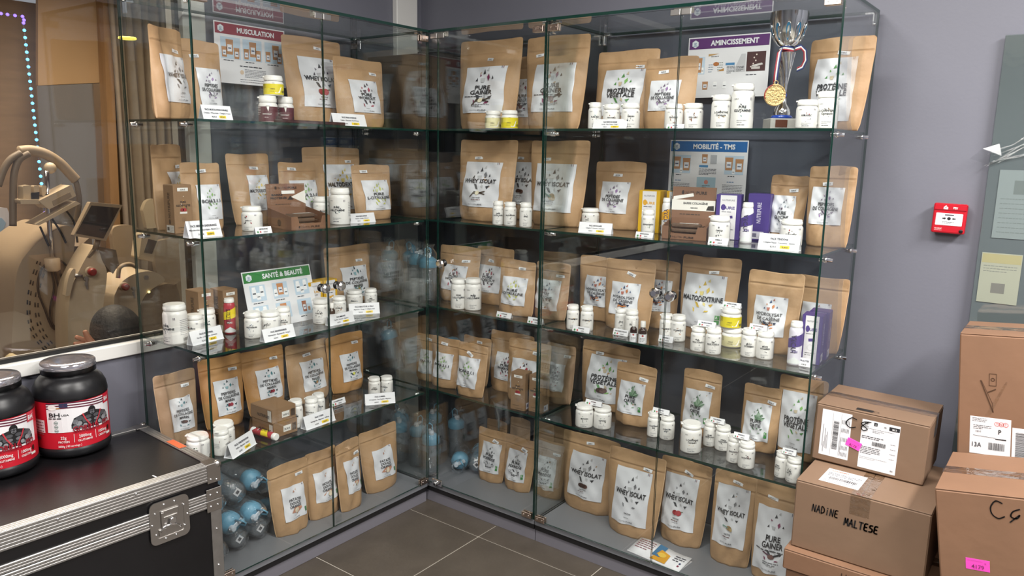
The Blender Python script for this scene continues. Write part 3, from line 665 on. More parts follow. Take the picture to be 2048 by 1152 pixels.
# ------------------------------------------------------------------ corner cabinet
p('M', 0, 'gainer', 'vanilla', 908, 1010, 899, 1022, 78, .11, 'large kraft gainer pouch with vanilla motif behind two small jars', stk=(.1, .78), lab=(-.66, .70, .185, .70))
p('M', 0, 'gainer', 'bean', 1012, 1072, 1012, 1080, 112, .26, 'large kraft gainer pouch half hidden between two others', stk=None, lean=.02)
p('M', 0, 'gainer', 'bean', 1049, 1139, 1024, 1148, 70, .14, 'large kraft gainer pouch with cocoa motif near the cabinet joint', stk=(-.55, .80), lab=(-.60, .74, .19, .70), slump=0)
p('M', 1, 'whey', 'vanilla', 907, 1002, 896, 1009, 280, .10, 'large kraft pouch lettered whey isolat with vanilla motif', stk=(-.25, .78), lab=(-.66, .66, .18, .73))
p('M', 1, 'whey', 'choc', 1004, 1075, 1000, 1085, 281, .28, 'kraft pouch lettered whey isolat half hidden between two others', stk=(-.2, .78), lab=(-.7, .7, .2, .73), lean=.02)
p('M', 1, 'whey', 'coco', 1058, 1142, 1039, 1155, 281, .15, 'large kraft pouch lettered whey isolat with hazelnut motif', stk=(-.40, .78), lab=(-.70, .70, .17, .73))
p('M', 2, 'workout', None, 870, 938, 866, 946, 493, .13, 'kraft pouch with red shards behind the two glutamine bottles', stk=(.45, .75), lab=(-.60, .60, .22, .66))
p('M', 2, 'workout', None, 942, 1008, 945, 1019, 496, .19, 'kraft pouch with red shards behind the citrulline pouch', stk=(-.1, .76), lab=(-.80, .60, .22, .68))
p('M', 2, 'citrulline', None, 989, 1055, 990, 1060, 522, .08, 'kraft pouch lettered L-citrulline in front of another pouch', stk=(.3, .86), lab=(-.66, .70, .20, .70))
p('M', 2, 'glycine', None, 1062, 1122, 1060, 1128, 526, .11, 'kraft pouch lettered glycine with grey shards', stk=(.5, .78), lab=(-.80, .62, .18, .70), mt=KRAFT_D)
p('M', 3, 'bcaa', None, 827, 870, 824, 876, 671, .075, 'kraft BCAA pouch closest to the bagged shakers', stk=(.0, .90), lab=(-.5, .6, .18, .68))
p('M', 3, 'bcaa', None, 856, 904, 853, 908, 677, .050, 'second kraft BCAA pouch counted from the bagged shakers', stk=(-.1, .88), lab=(-.6, .7, .2, .70))
p('M', 3, 'bcaa', None, 908, 957, 901, 960, 688, .028, 'kraft BCAA pouch standing foremost of the row with tilted sticker', stk=(-.1, .80, -.45), lab=(-.82, .62, .18, .74))
p('M', 3, 'bcaa', None, 920, 966, 915, 970, 675, .16, 'kraft BCAA pouch hidden behind the foremost one', stk=(.2, .90), lab=(-.5, .8, .18, .66))
p('M', 3, 'workout', None, 972, 1046, 970, 1056, 668, .17, 'kraft pouch with red shards overlapped by a similar one', stk=None, lab=(-.55, .5, .22, .66), lean=.05)
p('M', 3, 'workout', None, 1006, 1079, 1002, 1086, 683, .105, 'kraft pouch with red shards behind the upright cartons', stk=(.4, .82), lab=(-.66, .60, .20, .70))
p('M', 3, 'workout', None, 1082, 1134, 1080, 1138, 690, .19, 'dull kraft pouch with red shards against the cabinet joint', stk=(.5, .82), lab=(-.6, .5, .22, .68), mt=KRAFT_D)
p('M', 4, 'porridge', None, 950, 997, 941, 998, 860, .16, 'kraft porridge pouch closest to the lying shakers', stk=(.3, .80, -.25), lab=(-.58, .74, .20, .76))
p('M', 4, 'porridge', None, 1003, 1051, 996, 1058, 876, .16, 'kraft porridge pouch in the middle of three', stk=(.4, .80, -.3), lab=(-.62, .64, .20, .76))
p('M', 4, 'porridge', None, 1061, 1114, 1058, 1118, 884, .19, 'dull kraft porridge pouch seen through two panes', stk=(.5, .80), lab=(-.66, .60, .16, .72), mt=KRAFT_D)
# ------------------------------------------------------------------ alarm-side cabinet
p('R', 0, 'protveg', None, 1180, 1288, 1177, 1299, 99, .19, 'large kraft plant protein pouch behind the slimming card', stk=(.45, .79), lab=(-.66, .66, .18, .76))
p('R', 0, 'peptides', None, 1278, 1371, 1274, 1379, 113, .13, 'kraft pouch lettered collagen peptides with purple shards', stk=(-.25, .80, .1), lab=(-.66, .50, .26, .68))
p('R', 0, 'protveg', 'cacao', 1608, 1706, 1604, 1733, 73, .22, 'large kraft plant protein pouch with cocoa motif beside the trophy', stk=(.1, .83), lab=(-.78, .62, .10, .78), yaw=-8)
p('R', 1, 'peptides', None, 1184, 1266, 1180, 1280, 323, .22, 'kraft pouch lettered collagen peptides behind the joint pack card', stk=(-.05, .80), lab=(-.66, .52, .24, .70))
p('R', 1, 'glycine', None, 1534, 1592, 1531, 1607, 351, .27, 'small kraft pouch lettered glycine with wrinkled label', stk=(.30, .78, .1), lab=(-.78, .5, .14, .70))
p('R', 1, 'peptides', None, 1606, 1688, 1601, 1696, 332, .235, 'kraft pouch lettered collagen peptides leaning on the side pane', stk=(-.15, .78), lab=(-.80, .60, .28, .74))
p('R', 2, 'hydro', 'berry', 1152, 1226, 1149, 1236, 515, .22, 'kraft casein pouch overlapped by a similar one', stk=None, lab=(-.6, .6, .24, .70), lean=.04)
p('R', 2, 'hydro', 'berry', 1201, 1287, 1198, 1297, 521, .15, 'kraft casein pouch standing foremost behind the zinc bottles', stk=(.1, .80, -.3), lab=(-.62, .56, .22, .68))
p('R', 2, 'hydro', 'berry', 1274, 1342, 1268, 1347, 521, .26, 'kraft casein pouch seen behind the door knobs', stk=None, lab=(-.55, .75, .26, .72), lean=.02)
p('R', 2, 'malto', None, 1352, 1450, 1347, 1465, 515, .20, 'large kraft pouch lettered maltodextrine with crumpled edge', stk=(.15, .82, .1), lab=(-.84, .66, .14, .79))
p('R', 2, 'hydro', 'berry', 1488, 1576, 1481, 1593, 545, .18, 'kraft casein pouch behind the multivitamin bottles', stk=None, lab=(-.66, .58, .22, .70))
p('R', 2, 'hydro', 'berry', 1583, 1670, 1578, 1686, 555, .29, 'kraft casein pouch behind the purple cartons', stk=None, lab=(-.66, .5, .22, .66), lean=.02)
p('R', 3, 'protveg', 'cacao', 1154, 1250, 1151, 1266, 690, .24, 'large kraft plant protein pouch with cocoa motif', stk=(-.35, .83), lab=(-.66, .66, .14, .80))
p('R', 3, 'ortie', None, 1223, 1292, 1220, 1300, 730, .16, 'kraft nettle pouch in front of the plant protein', stk=(.45, .78, -.15), lab=(-.70, .62, .20, .71))
p('R', 3, 'ortie', None, 1353, 1427, 1356, 1433, 743, .22, 'kraft nettle pouch alone behind the large white jar', stk=(.45, .78, -.15), lab=(-.74, .60, .16, .70))
p('R', 3, 'ortie', None, 1474, 1545, 1477, 1552, 774, .21, 'kraft nettle pouch next to the plain plant protein', stk=(.55, .78, -.15), lab=(-.80, .62, .18, .74))
p('R', 3, 'protveg', None, 1549, 1628, 1548, 1646, 758, .22, 'large kraft plant protein pouch beside the parcels', stk=None, lab=(-.86, .66, .12, .82))
p('R', 4, 'whey', 'choc', 1124, 1204, 1117, 1232, 877, .18, 'large kraft pouch lettered whey isolat with chocolate motif', stk=(.0, .90, .15), lab=(-.62, .66, .20, .76))
p('R', 4, 'whey', None, 1208, 1298, 1197, 1310, 906, .115, 'large kraft pouch lettered plain whey isolat without fruit', stk=(.45, .83, -.1), lab=(-.66, .66, .16, .80))
p('R', 4, 'whey', 'straw', 1313, 1393, 1310, 1412, 924, .175, 'large kraft pouch lettered whey isolat with red strawberries', stk=(.15, .86, -.3), lab=(-.80, .62, .20, .82))
p('R', 4, 'whey', 'coco', 1412, 1490, 1413, 1500, 948, .155, 'large kraft pouch lettered whey isolat with hazelnut motif', stk=(.1, .90, -.2), lab=(-.80, .74, .22, .86))
p('R', 4, 'gainer', 'bean', 1494, 1582, 1492, 1592, 970, .13, 'large kraft gainer pouch with maroon shards beside the parcels', stk=(-.25, .85, -.1), lab=(-.82, .80, .12, .76))
for _k, (u0, u1, yt_, d_) in enumerate([(966, 1006, 842, .30), (1012, 1052, 838, .30), (1058, 1098, 846, .31)]):
    q = p('M', 4, 'porridge', None, u0, u1, u0, u1, yt_, d_, ('dark kraft pouch turned backwards behind the porridge', 'tall kraft pouch behind the middle porridge pouch', 'kraft pouch behind the dull porridge pouch')[_k], stk=None, mt=KRAFT_D, lean=.02, lab=((-.3, .3, .2, .5), (-.3, .3, .2, .5), (-.7, .1, .3, .7))[_k])

# ------------------------------------------------------------------ bottles and jars
b = bottle
MAR = '#5a2a33'; YEL = '#e3d32c'; VAN = '#e6dfae'
def jar_art(txt, dark):
    def f(r, h):
        A = Art(); L = 2*r; c = '#e8e4e0' if dark else '#2e2c22'
        A.poly([(-.10*L, .66*h), (.08*L, .66*h), (.02*L, .42*h), (-.03*L, .5*h)] if dark else [(.05*L, .12*h), (.3*L, .12*h), (.42*L, .45*h), (.24*L, .3*h)], '#efece6', 1)
        A.text(txt, -.05*L, .30*h, .07*h, maxw=.5*L, col=c, bold=.02, lay=3); A.lines(-.8*L, -.4*L, .55*h, 5, .06*h, .015*h, c); A.lines(-.18*L, .18*L, .2*h, 1, .05*h, .014*h, c); A.barcode(.42*L, .62*L, .14*h, .26*h, 8)
        A.text('22,90 €', 0, .60*h, .05*h, maxw=.3*L, col='#77787d')
        return A
    return f
b('L', 0, '', 537, 37, 192, 236, 'small maroon cocoa jar under the yellow jar', d=.13, colr=MAR, artf=jar_art('CHOCOLAT', 1), capf=.25, cat='jar', nm='flavour_jar')
b('L', 0, '', 572, 32, 194, 236, 'small maroon cocoa jar beside its twin', d=.15, colr=MAR, artf=jar_art('CHOCOLAT', 1), capf=.25, cat='jar', nm='flavour_jar')
_j = on('L', 549, .14, 1.6); b('L', 0, '', 550, 39, 152, 192, 'small yellow jar stacked on two maroon jars', d=.14, z0=None, at=(_j[0], _j[1], atplane(550, 192, _j, nrm('L'))[2]), colr=YEL, artf=jar_art('CITRON', 0), capf=.28, cat='jar', nm='flavour_jar')
b('L', 1, 'arthro', 505, 40, 411, 463, 'white jar with maroon band beside the snack bar box', 'red', MAR, face=-25, cat='jar', nm='supplement_jar')
b('L', 1, 'OMEGA 3', 645, 35, 392, 446, 'white jar half hidden by the tall glutamine bottle', 'orange', None, cat='jar', nm='supplement_jar')
b('L', 1, 'PURE|L-GLUTAMINE', 681, 40, 375, 450, 'tall white glutamine bottle with teal print', 'teal', '#4a8f93', face=-20, capf=.17)
b('L', 2, 'PURE|L-GLUTAMINE', 353, 46, 603, 690, 'tall white glutamine bottle with teal band turned aside', 'teal', '#5a9a9c', face=-48, capf=.16)
b('L', 2, 'CURCUMINE', 391, 34, 625, 679, 'white jar with red band behind the intestinal card', 'red', '#c05a55', face=-30)
b('L', 2, 'PURE', 416, 33, 614, 672, 'white jar with teal print behind the cabinet edge', 'teal', '#4a8f93')
b('L', 2, 'MAGNÉSIUM', 507, 33, 620, 678, 'white magnesium bottle with blue print', 'blue', '#3a6f9e', face=-10)
b('L', 2, 'OMEGA|3', 541, 40, 619, 671, 'wide white omega jar with blue band', 'grey', '#33536f', face=-18, cat='jar', nm='supplement_jar')
b('L', 2, 'MULTI|VITAMINES', 568, 28, 611, 664, 'slim white multivitamin bottle behind the essentials card', 'orange', None)
b('L', 2, 'PURE BIO', 643, 33, 594, 649, 'white bottle below the door knobs', 'grey', '#4a8f93', face=-15)
b('L', 2, 'VITAMINE C', 679, 27, 590, 634, 'white vitamin C bottle with orange print behind the immunity card', 'orange', '#d8a06a')
b('L', 2, 'OMEGA 3', 709, 33, 577, 618, 'white wide jar behind the beauty card', 'blue', None)
b('L', 2, 'PURE|MAGNÉSIUM', 742, 25, 575, 614, 'slim white bottle at the end of the beauty row', 'grey', None)
b('L', 3, 'NUTRIZEN', 398, 44, 861, 922, 'wide white jar with purple band next to the flight case', 'green', '#4b4676', face=-22, cat='jar', nm='supplement_jar')
b('L', 3, 'OMEGA', 449, 42, 837, 896, 'wide white jar behind a white bottle with red bands', 'grey', None, face=25, cat='jar', nm='supplement_jar')
b('L', 3, 'CURCUMA', 444, 32, 852, 913, 'white bottle with two red bands beside the leaning card', 'red', '#b05a66', face=60)
b('L', 3, 'PURE', 593, 27, 795, 857, 'white bottle beside the stacked brown cartons', 'grey', None)
b('L', 3, 'RHODIOLA', 624, 27, 791, 846, 'white bottle in front of the stress group', 'grey', '#5a6a70', face=-20)
b('L', 3, 'MAGNÉSIUM', 638, 25, 783, 833, 'white bottle at the back of the stress group', 'blue', None)
b('L', 3, 'PURE|HOUBLON', 749, 24, 751, 793, 'white bottle with green and red print behind the sleep card', 'green', None)
b('L', 3, 'MAGNÉSIUM', 774, 24, 749, 790, 'white bottle with bright blue band behind the sleep card', 'blue', '#3f86c8', face=-28)
b('M', 0, '', 986, 32, 222, 258, 'small pale vanilla jar in front of the gainer pouches', d=.06, colr=VAN, artf=jar_art('VANILLE', 0), capf=.24, cat='jar', nm='flavour_jar')
b('M', 0, '', 1019, 34, 221, 258, 'small bright yellow jar in front of the gainer pouches', d=.06, colr=YEL, artf=jar_art('CITRON', 0), capf=.24, cat='jar', nm='flavour_jar')
b('M', 1, 'PURE|BI-COLLAGEN', 996, 23, 401, 450, 'slim white bottle with dark print, nearest the vanilla pouch', 'blue', None)
b('M', 1, 'MAGNÉSIUM', 1020, 25, 403, 452, 'slim white magnesium bottle in the middle of three', 'blue', None)
b('M', 1, 'ZINC', 1051, 25, 404, 455, 'slim white zinc bottle at the end of three', 'grey', None)
for u, w_, t_, bb in ((915, 31, 555, 620), (946, 33, 554, 622)): b('M', 2, 'PURE|L-GLUTAMINE', u, w_, t_, bb, 'tall white glutamine bottle nearer the '+('shakers' if u < 920 else 'citrulline pouch'), 'teal', None, capf=.16, group='glutamine pair in the corner cabinet')
b('R', 0, 'PURE BIO', 1189, 27, 205, 257, 'slim white bottle behind the slimming card', 'teal', None, d=.07)
b('R', 0, 'FENUGREC', 1222, 35, 209, 257, 'middle white jar behind the slimming card', 'orange', None, d=.07)
b('R', 0, 'OMEGA|3', 1260, 37, 207, 257, 'white omega jar at the end of the slimming card', 'blue', None, d=.07, cat='jar', nm='supplement_jar')
b('R', 0, 'FENUGREC', 1346, 36, 208, 257, 'white fenugreek jar behind the door seam', 'orange', None, d=.06)
b('R', 0, 'FENUGREC', 1385, 39, 207, 257, 'white fenugreek jar between door seam and L-carnitine', 'orange', None, d=.11)
b('R', 0, 'L-CARNITINE|Carnipure', 1440, 39, 190, 256, 'white L-carnitine jar beside the tall glutamine', 'gold', None, d=.10, capf=.17)
b('R', 0, 'PURE|GLUTAMINE', 1482, 44, 168, 256, 'tall white glutamine bottle beside the trophy', 'teal', None, d=.10, capf=.15)
b('R', 0, 'FENUGREC', 1611, 41, 200, 257, 'white fenugreek jar beside the trophy', 'red', None, d=.06)
b('R', 0, 'L-CARNITINE|Carnipure', 1651, 42, 183, 257, 'white L-carnitine jar at the side pane', 'gold', None, d=.10, capf=.18)
b('R', 1, 'arthro', 1180, 35, 415, 458, 'white jar with maroon band behind the joint card', 'red', '#7d2a33', face=-22, cat='jar', nm='supplement_jar')
b('R', 1, 'ASHWAGANDHA', 1295, 27, 418, 466, 'slim white ashwagandha bottle before the yellow carton', 'green', None, d=.12)
b('R', 1, 'OMEGA|3', 1437, 42, 430, 487, 'wide white omega jar beside the collagen bar box', 'grey', None, cat='jar', nm='supplement_jar')
b('R', 1, 'CURCUMINE', 1580, 44, 437, 493, 'wide white curcumin jar behind the tendon card', 'red', None, cat='jar', nm='supplement_jar')
P2 = lambda s, n_, l, pal, g, *qs, **k: [b('R', s, n_, u, w_, t_, bb, l+(' nearer the room corner', ' nearer the parcels')[i_], pal, None, group=g, **k) for i_, (u, w_, t_, bb) in enumerate(qs)]
P2(2, 'VITAMINE B3', 'white vitamin B3 bottle', 'gold', 'vitamin B3 pair', (1145, 25, 607, 660), (1173, 26, 609, 663))
P2(2, 'ZINC', 'white zinc bottle', 'grey', 'zinc pair', (1241, 25, 614, 664), (1262, 27, 617, 671))
P2(2, 'VITAMINE C', 'white vitamin C bottle', 'orange', 'vitamin C pair', (1331, 27, 625, 680), (1355, 29, 627, 684))
P2(2, 'FER|BISGLYCINATE', 'white iron bottle', 'grey', 'iron pair', (1395, 30, 650, 704), (1425, 31, 652, 710))
_v = b('R', 2, '', 1462, 40, 650, 696, 'pale vanilla jar under the yellow jar', colr=VAN, artf=jar_art('VANILLE', 0), capf=.28, cat='jar', nm='flavour_jar')
_vz = SH['R'][2]+.083
P2(2, 'MULTI|VITAMINES', 'white multivitamin bottle', 'grey', 'multivitamin pair', (1496, 31, 654, 715), (1528, 34, 658, 720))
P2(3, 'NUTRIZEN', 'wide white jar with indigo band', 'green', 'indigo banded jars', (1168, 36, 803, 857), (1204, 36, 808, 860))
P2(3, 'CURCUMA|BIO', 'white bottle with blue flower print', 'blue', 'flower print pair', (1306, 25, 820, 875), (1333, 29, 826, 881))
b('R', 3, 'L-CARNITINE|Carnipure', 1380, 41, 838, 908, 'large white L-carnitine jar standing alone', 'gold', '#d8a878', face=8, capf=.18, cat='jar', nm='supplement_jar')
P2(3, 'PURE|GRIFFONIA', 'white bottle with grey leaf print', 'grey', 'grey leaf print pair', (1418, 26, 837, 894), (1444, 30, 846, 903))
P2(3, 'RHODIOLA', 'white bottle with red leaf print', 'red', 'red leaf print pair', (1466, 28, 866, 927), (1491, 32, 878, 939))
P2(3, 'PURE|DETOX', 'white bottle turned to its fine print', 'grey', 'fine print pair', (1561, 26, 898, 957), (1586, 31, 909, 968), face=-35)
# the yellow lemon jar stands on the vanilla one
_vj = np.array(_v.location)
b('R', 2, '', 1446, 41, 610, 652, 'bright yellow lemon jar stacked on the vanilla jar', at=(_vj[0]-.006, _vj[1]-.004, _vj[2]+max(q.bound_box[6][2] for q in _v.children if q.name.startswith('cap'))), colr=YEL, artf=jar_art('CITRON', 0), capf=.28, cat='jar', nm='flavour_jar')

# small brown dropper bottles with white caps
AMBER = mat('amber_glass', '#2a1512', .15, coat=.5)
def dropper(cab, s, xc, wpx, yt, yb, label, group=None):
    z = SH[cab][s]; c = atz(xc, yb, z); r = .012; h = .05
    dv = c-CAMPOS; dv[2] = 0; dist = np.linalg.norm(dv); dv /= dist; r = wpx/2/FPX*dist*.98; c = spot(cab, xc, yb, z, r); h = atplane(xc, yt, c+dv*r*.6, dv)[2]-z
    t = thing('dropper_bottle', label+', '+where(cab, s), 'bottle', c, math.atan2(-dv[1], -dv[0])+PI/2, group)
    MB().lathe([(r*.9, 0), (r, .003), (r, h*.56), (r*.9, h*.64), (r*.5, h*.70), (r*.5, h*.74)], 20).build('body', AMBER, t)
    MB().lathe([(r*.62, h*.73), (r*.64, h*.75), (r*.64, h*.97), (r*.55, h)], 20).build('cap', WHITECAP, t)
    fc = lambda x, y, o: ((r+o)*math.sin(x/r), -(r+o)*math.cos(x/r), y)
    lo = patch('label', fc, 3.6*r, h*.42, PAPER, t, .0003, 15, 3)
    fc2 = lambda x, y, o: fc(x, y, o)
    Art().disc(0, h*.36, r*.25, None, '#a33a3a', 1, 8).lines(-r*.6, r*.6, h*.22, 3, h*.06, h*.018, '#6a6a70').build('print', fc2, lo, .0008)
dropper('R', 2, 1266, 15, 640, 684, 'small brown dropper bottle touching the zinc bottles', 'dropper pair'); dropper('R', 2, 1283, 17, 641, 688, 'small brown dropper bottle nearer the vitamin C bottles', 'dropper pair')
dropper('L', 2, 664, 14, 605, 644, 'small brown dropper bottle behind the immunity card')

# ------------------------------------------------------------------ price cards
c_ = price_card
c_('L', 0, 408, 467, 236, 211, ('PACK MUSCULATION DURABLE', 'Créatine - Whey Isolat - Collagène Peptan', '98,70 €', '89,90 €'), 'folded white card for the lasting muscle pack', d=.03)
c_('L', 0, 669, 735, 251, 228, ('PACK PRISE DE MUSCLE', 'Créatine - Whey Isolat - Pure Workout', '99,70 €', '89,90 €'), 'folded white card for the muscle gain pack', d=.03)
c_('L', 1, 379, 446, 465, 440, ('PACK MISSION ENDURANCE', 'Maltodextrine - Électrolytes - BCAA 2.1.1', '71,70 €', '63,90 €'), 'folded white card for the endurance pack', d=.05)
c_('L', 1, 512, 545, 467, 453, ('ARTHROPURE', '37,90 €'), 'small white price card before the maroon banded jar', small=True, d=.02)
c_('L', 1, 699, 752, 445, 426, ('PACK PUMP & EFFORT', 'Glutamine - Citrulline - BCAA 2.1.1', '88,70 €', '79,90 €'), 'folded white card for the pump pack', yaw=-6)
c_('L', 2, 386, 449, 684, 655, ('PACK INTESTINAL', 'Pure Bio - L-Glutamine - Curcumine', '92,70 €', '83,90 €'), 'folded white card for the intestinal pack', yaw=8)
c_('L', 2, 535, 597, 680, 651, ('PACK INDISPENSABLES', 'Multivitamines - Magnésium B6 - Oméga 3', '62,70 €', '55,90 €'), 'folded white card for the essentials pack', yaw=0)
c_('L', 2, 660, 710, 647, 625, ('PACK IMMUNITÉ', 'Pure Bio - Vitamine D - Vitamine C', '56,70 €', '49,90 €'), 'folded white card for the immunity pack')
c_('L', 2, 699, 760, 628, 606, ('PACK BEAUTÉ DE LA PEAU', 'Magnésium - Oméga 3 - Collagène marin', '74,70 €', '65,90 €'), 'folded white card for the skin beauty pack', yaw=-32)
c_('L', 3, 465, 514, 902, 868, ('PACK CONCENTRATION', 'Griffonia - Magnésium - Oméga 3', '56,70 €', '49,90 €'), 'folded white card leaning near the red tube', yaw=24)
c_('L', 3, 613, 672, 850, 822, ('PACK STRESS', 'Ashwagandha - Magnésium - Griffonia', '74,70 €', '65,90 €'), 'folded white card for the stress pack', yaw=2)
c_('L', 3, 663, 692, 809, 797, ('COLLAGÈNE MARIN', '37,90 €'), 'small white price card for marine collagen', small=True)
c_('L', 3, 731, 791, 808, 786, ('PACK SOMMEIL', 'Ashwagandha - Pure Houblon - Magnésium', '64,70 €', '58,90 €'), 'folded white card for the sleep pack', yaw=-34)
c_('M', 2, 992, 1021, 635, 624, ('L-CITRULLINE', '24,90 €'), 'small white price card before the citrulline pouch', small=True)
c_('M', 2, 1054, 1084, 648, 635, ('GLYCINE', '19,90 €'), 'small white price card before the glycine pouch', small=True)
c_('R', 0, 1184, 1252, 258, 238, ('PACK PERTE DE GRAISSE', 'Pure Bio - Whey - Fenugrec - Oméga 3', '109,80 €', '99,90 €'), 'folded white card for the slimming pack', d=.03)
c_('R', 0, 1332, 1367, 258, 248, ('FENUGREC', '16,90 €'), 'small white price card before the fenugreek jar', small=True, d=.025)
c_('R', 1, 1156, 1222, 466, 445, ('PACK ARTICULAIRE', 'Collagène P - Curcumine - Arthropure', '89,70 €', '79,90 €'), 'folded white card for the joint pack', yaw=12)
c_('R', 1, 1270, 1305, 475, 464, ('ASHWAGANDHA', '25,90 €'), 'small white price card before the ashwagandha bottle', small=True)
c_('R', 1, 1415, 1455, 489, 475, ('OMÉGA 3', '25,90 €'), 'small white price card before the wide omega jar', small=True)
c_('R', 1, 1514, 1597, 494, 468, ('PACK TENDONS', 'Collagène Peptan - Curcumine - Glycine', '85,70 €', '76,90 €'), 'folded white card for the tendon pack', d=.05, yaw=5)
c_('R', 2, 1144, 1178, 664, 653, ('VITAMINE B3', '12,90 €'), 'small white price card before the vitamin B3 pair', small=True)
c_('R', 2, 1225, 1255, 671, 658, ('ZINC BISGLYCINATE', '13,90 €'), 'small white price card before the zinc pair', small=True, yaw=0)
c_('R', 2, 1316, 1345, 684, 671, ('VITAMINE C', '15,90 €'), 'small white price card before the vitamin C pair', small=True)
c_('R', 2, 1585, 1621, 732, 715, ('ÉLECTROLYTES', '13,90 €'), 'small white price card before the purple carton', small=True)
c_('R', 3, 1249, 1281, 849, 838, ('PURE ORTIE', '9,90 €'), 'small white price card before the nettle pouch', small=True)
def top_of(group):
    os_ = [o for o in COL.objects if o.get('group') == group and o.type == 'EMPTY']; zz = []
    for o in os_: zz.append(o.location.z+max(q.bound_box[6][2] for q in o.children if q.name.startswith('cap')))
    m = sum((Vector(o.location) for o in os_), Vector())/len(os_); return m, max(zz)
def card_on(group, s, xl, xr, lines, label, w=None, roll=0):
    m, z = top_of(group); c0, z0_ = m, z+.0008
    c = np.array((m.x, m.y, z0_)); n = nrm('R'); w_ = abs((atplane(xr, proj(c)[1], c, n)-atplane(xl, proj(c)[1], c, n))[0]); hl = .019; tilt = .45
    t = thing('price_card', label+', '+where('R', s), 'price card', (c[0]+.002, c[1]-.012, z0_), (0, 0, 0))
    Mf = Matrix.Rotation(PI/2-tilt, 4, 'X'); m_ = MB(); m_.box(-w_/2, w_/2, 0, hl, -.0005, 0, 0, 0, Mf); dep = 2*hl*math.sin(tilt)
    m_.box(-w_/2, w_/2, 0, hl, 0, .0005, 0, 0, Matrix.Translation((0, dep, 0)) @ Matrix.Rotation(PI/2+tilt, 4, 'X')); m_.box(-w_/2, w_/2, 0, dep, 0, .0004)
    o = m_.build('folded_card', PAPER, t); A = Art(); w = w_
    A.text(lines[0], 0, .56*hl, .27*hl, maxw=.9*w, bold=.03, col='#5a2d33' if 'MULTI' in lines[0] or 'NUTRI' in lines[0] else '#2b2d4a'); A.disc(-.36*w, .25*hl, .05*w, None, '#4a8a50', 1, 8); A.disc(-.22*w, .25*hl, .045*w, None, '#c24a4a', 1, 8); A.text(lines[1], .10*w, .14*hl, .25*hl, maxw=.4*w, bold=.02)
    A.build('print', sheet_fn(Mf), o, .0005)
card_on('iron pair', 2, 1391, 1427, ('FER BISGLYCINATE', '15,90 €'), 'small white price card lying on the iron bottle caps')
card_on('multivitamin pair', 2, 1496, 1531, ('MULTIVITAMINES', '16,90 €'), 'small white price card lying on the multivitamin caps')
card_on('indigo banded jars', 3, 1173, 1205, ('NUTRIZEN', '19,90 €'), 'small white price card lying on the indigo banded jars')
card_on('flower print pair', 3, 1305, 1338, ('GRIFFONIA', '14,90 €'), 'small white price card lying on the flower print caps')
card_on('grey leaf print pair', 3, 1420, 1449, ('PURE GINSENG', '13,90 €'), 'small white price card lying on the grey leaf caps')
card_on('red leaf print pair', 3, 1467, 1498, ('RHODIOLA', '18,90 €'), 'small white price card lying on the red leaf caps')
card_on('fine print pair', 3, 1558, 1586, ('PURE DÉTOX', '15,90 €'), 'small white price card lying on the fine print caps')
_ye = [o for o in COL.objects if o.get('label', '').startswith('bright yellow lemon jar')][0]
_yz = _ye.location.z+max(q.bound_box[6][2] for q in _ye.children if q.name.startswith('cap'))
_ye['group'] = 'lemon'; card_on('lemon', 2, 1424, 1460, ('ARÔME NATUREL', '7,90 €'), 'small white price card lying on the yellow lemon jar'); del _ye['group']
# ================================================================== posters
def frame_at(cab, a, d, z, yaw=0):
    n = nrm(cab); ax = axis(cab); ya = math.radians(yaw); e = ax*math.cos(ya)-n*math.sin(ya); f = n*math.cos(ya)+ax*math.sin(ya); c = ax*a-n*d
    return Matrix(((e[0], -f[0], 0, c[0]), (e[1], -f[1], 0, c[1]), (0, 0, 1, z), (0, 0, 0, 1)))
def mini_pouch(A, x, y, w, h, c='#b8875c', ink='#3a4668'):
    A.poly([(x-w*.42, y), (x+w*.42, y), (x+w*.5, y+h), (x-w*.5, y+h)], c, 2); A.rect(x-w*.3, x+w*.3, y+h*.2, y+h*.66, '#e6e8ee', 3); A.rect(x-w*.2, x+w*.2, y+h*.38, y+h*.46, ink, 4)
def mini_bottle(A, x, y, w, h, ink='#39404a'):
    A.rect(x-w/2, x+w/2, y, y+h*.8, '#f3f4f6', 2); A.rect(x-w*.4, x+w*.4, y+h*.8, y+h, '#fafafa', 2); A.rect(x-w*.35, x+w*.35, y+h*.36, y+h*.48, ink, 3)
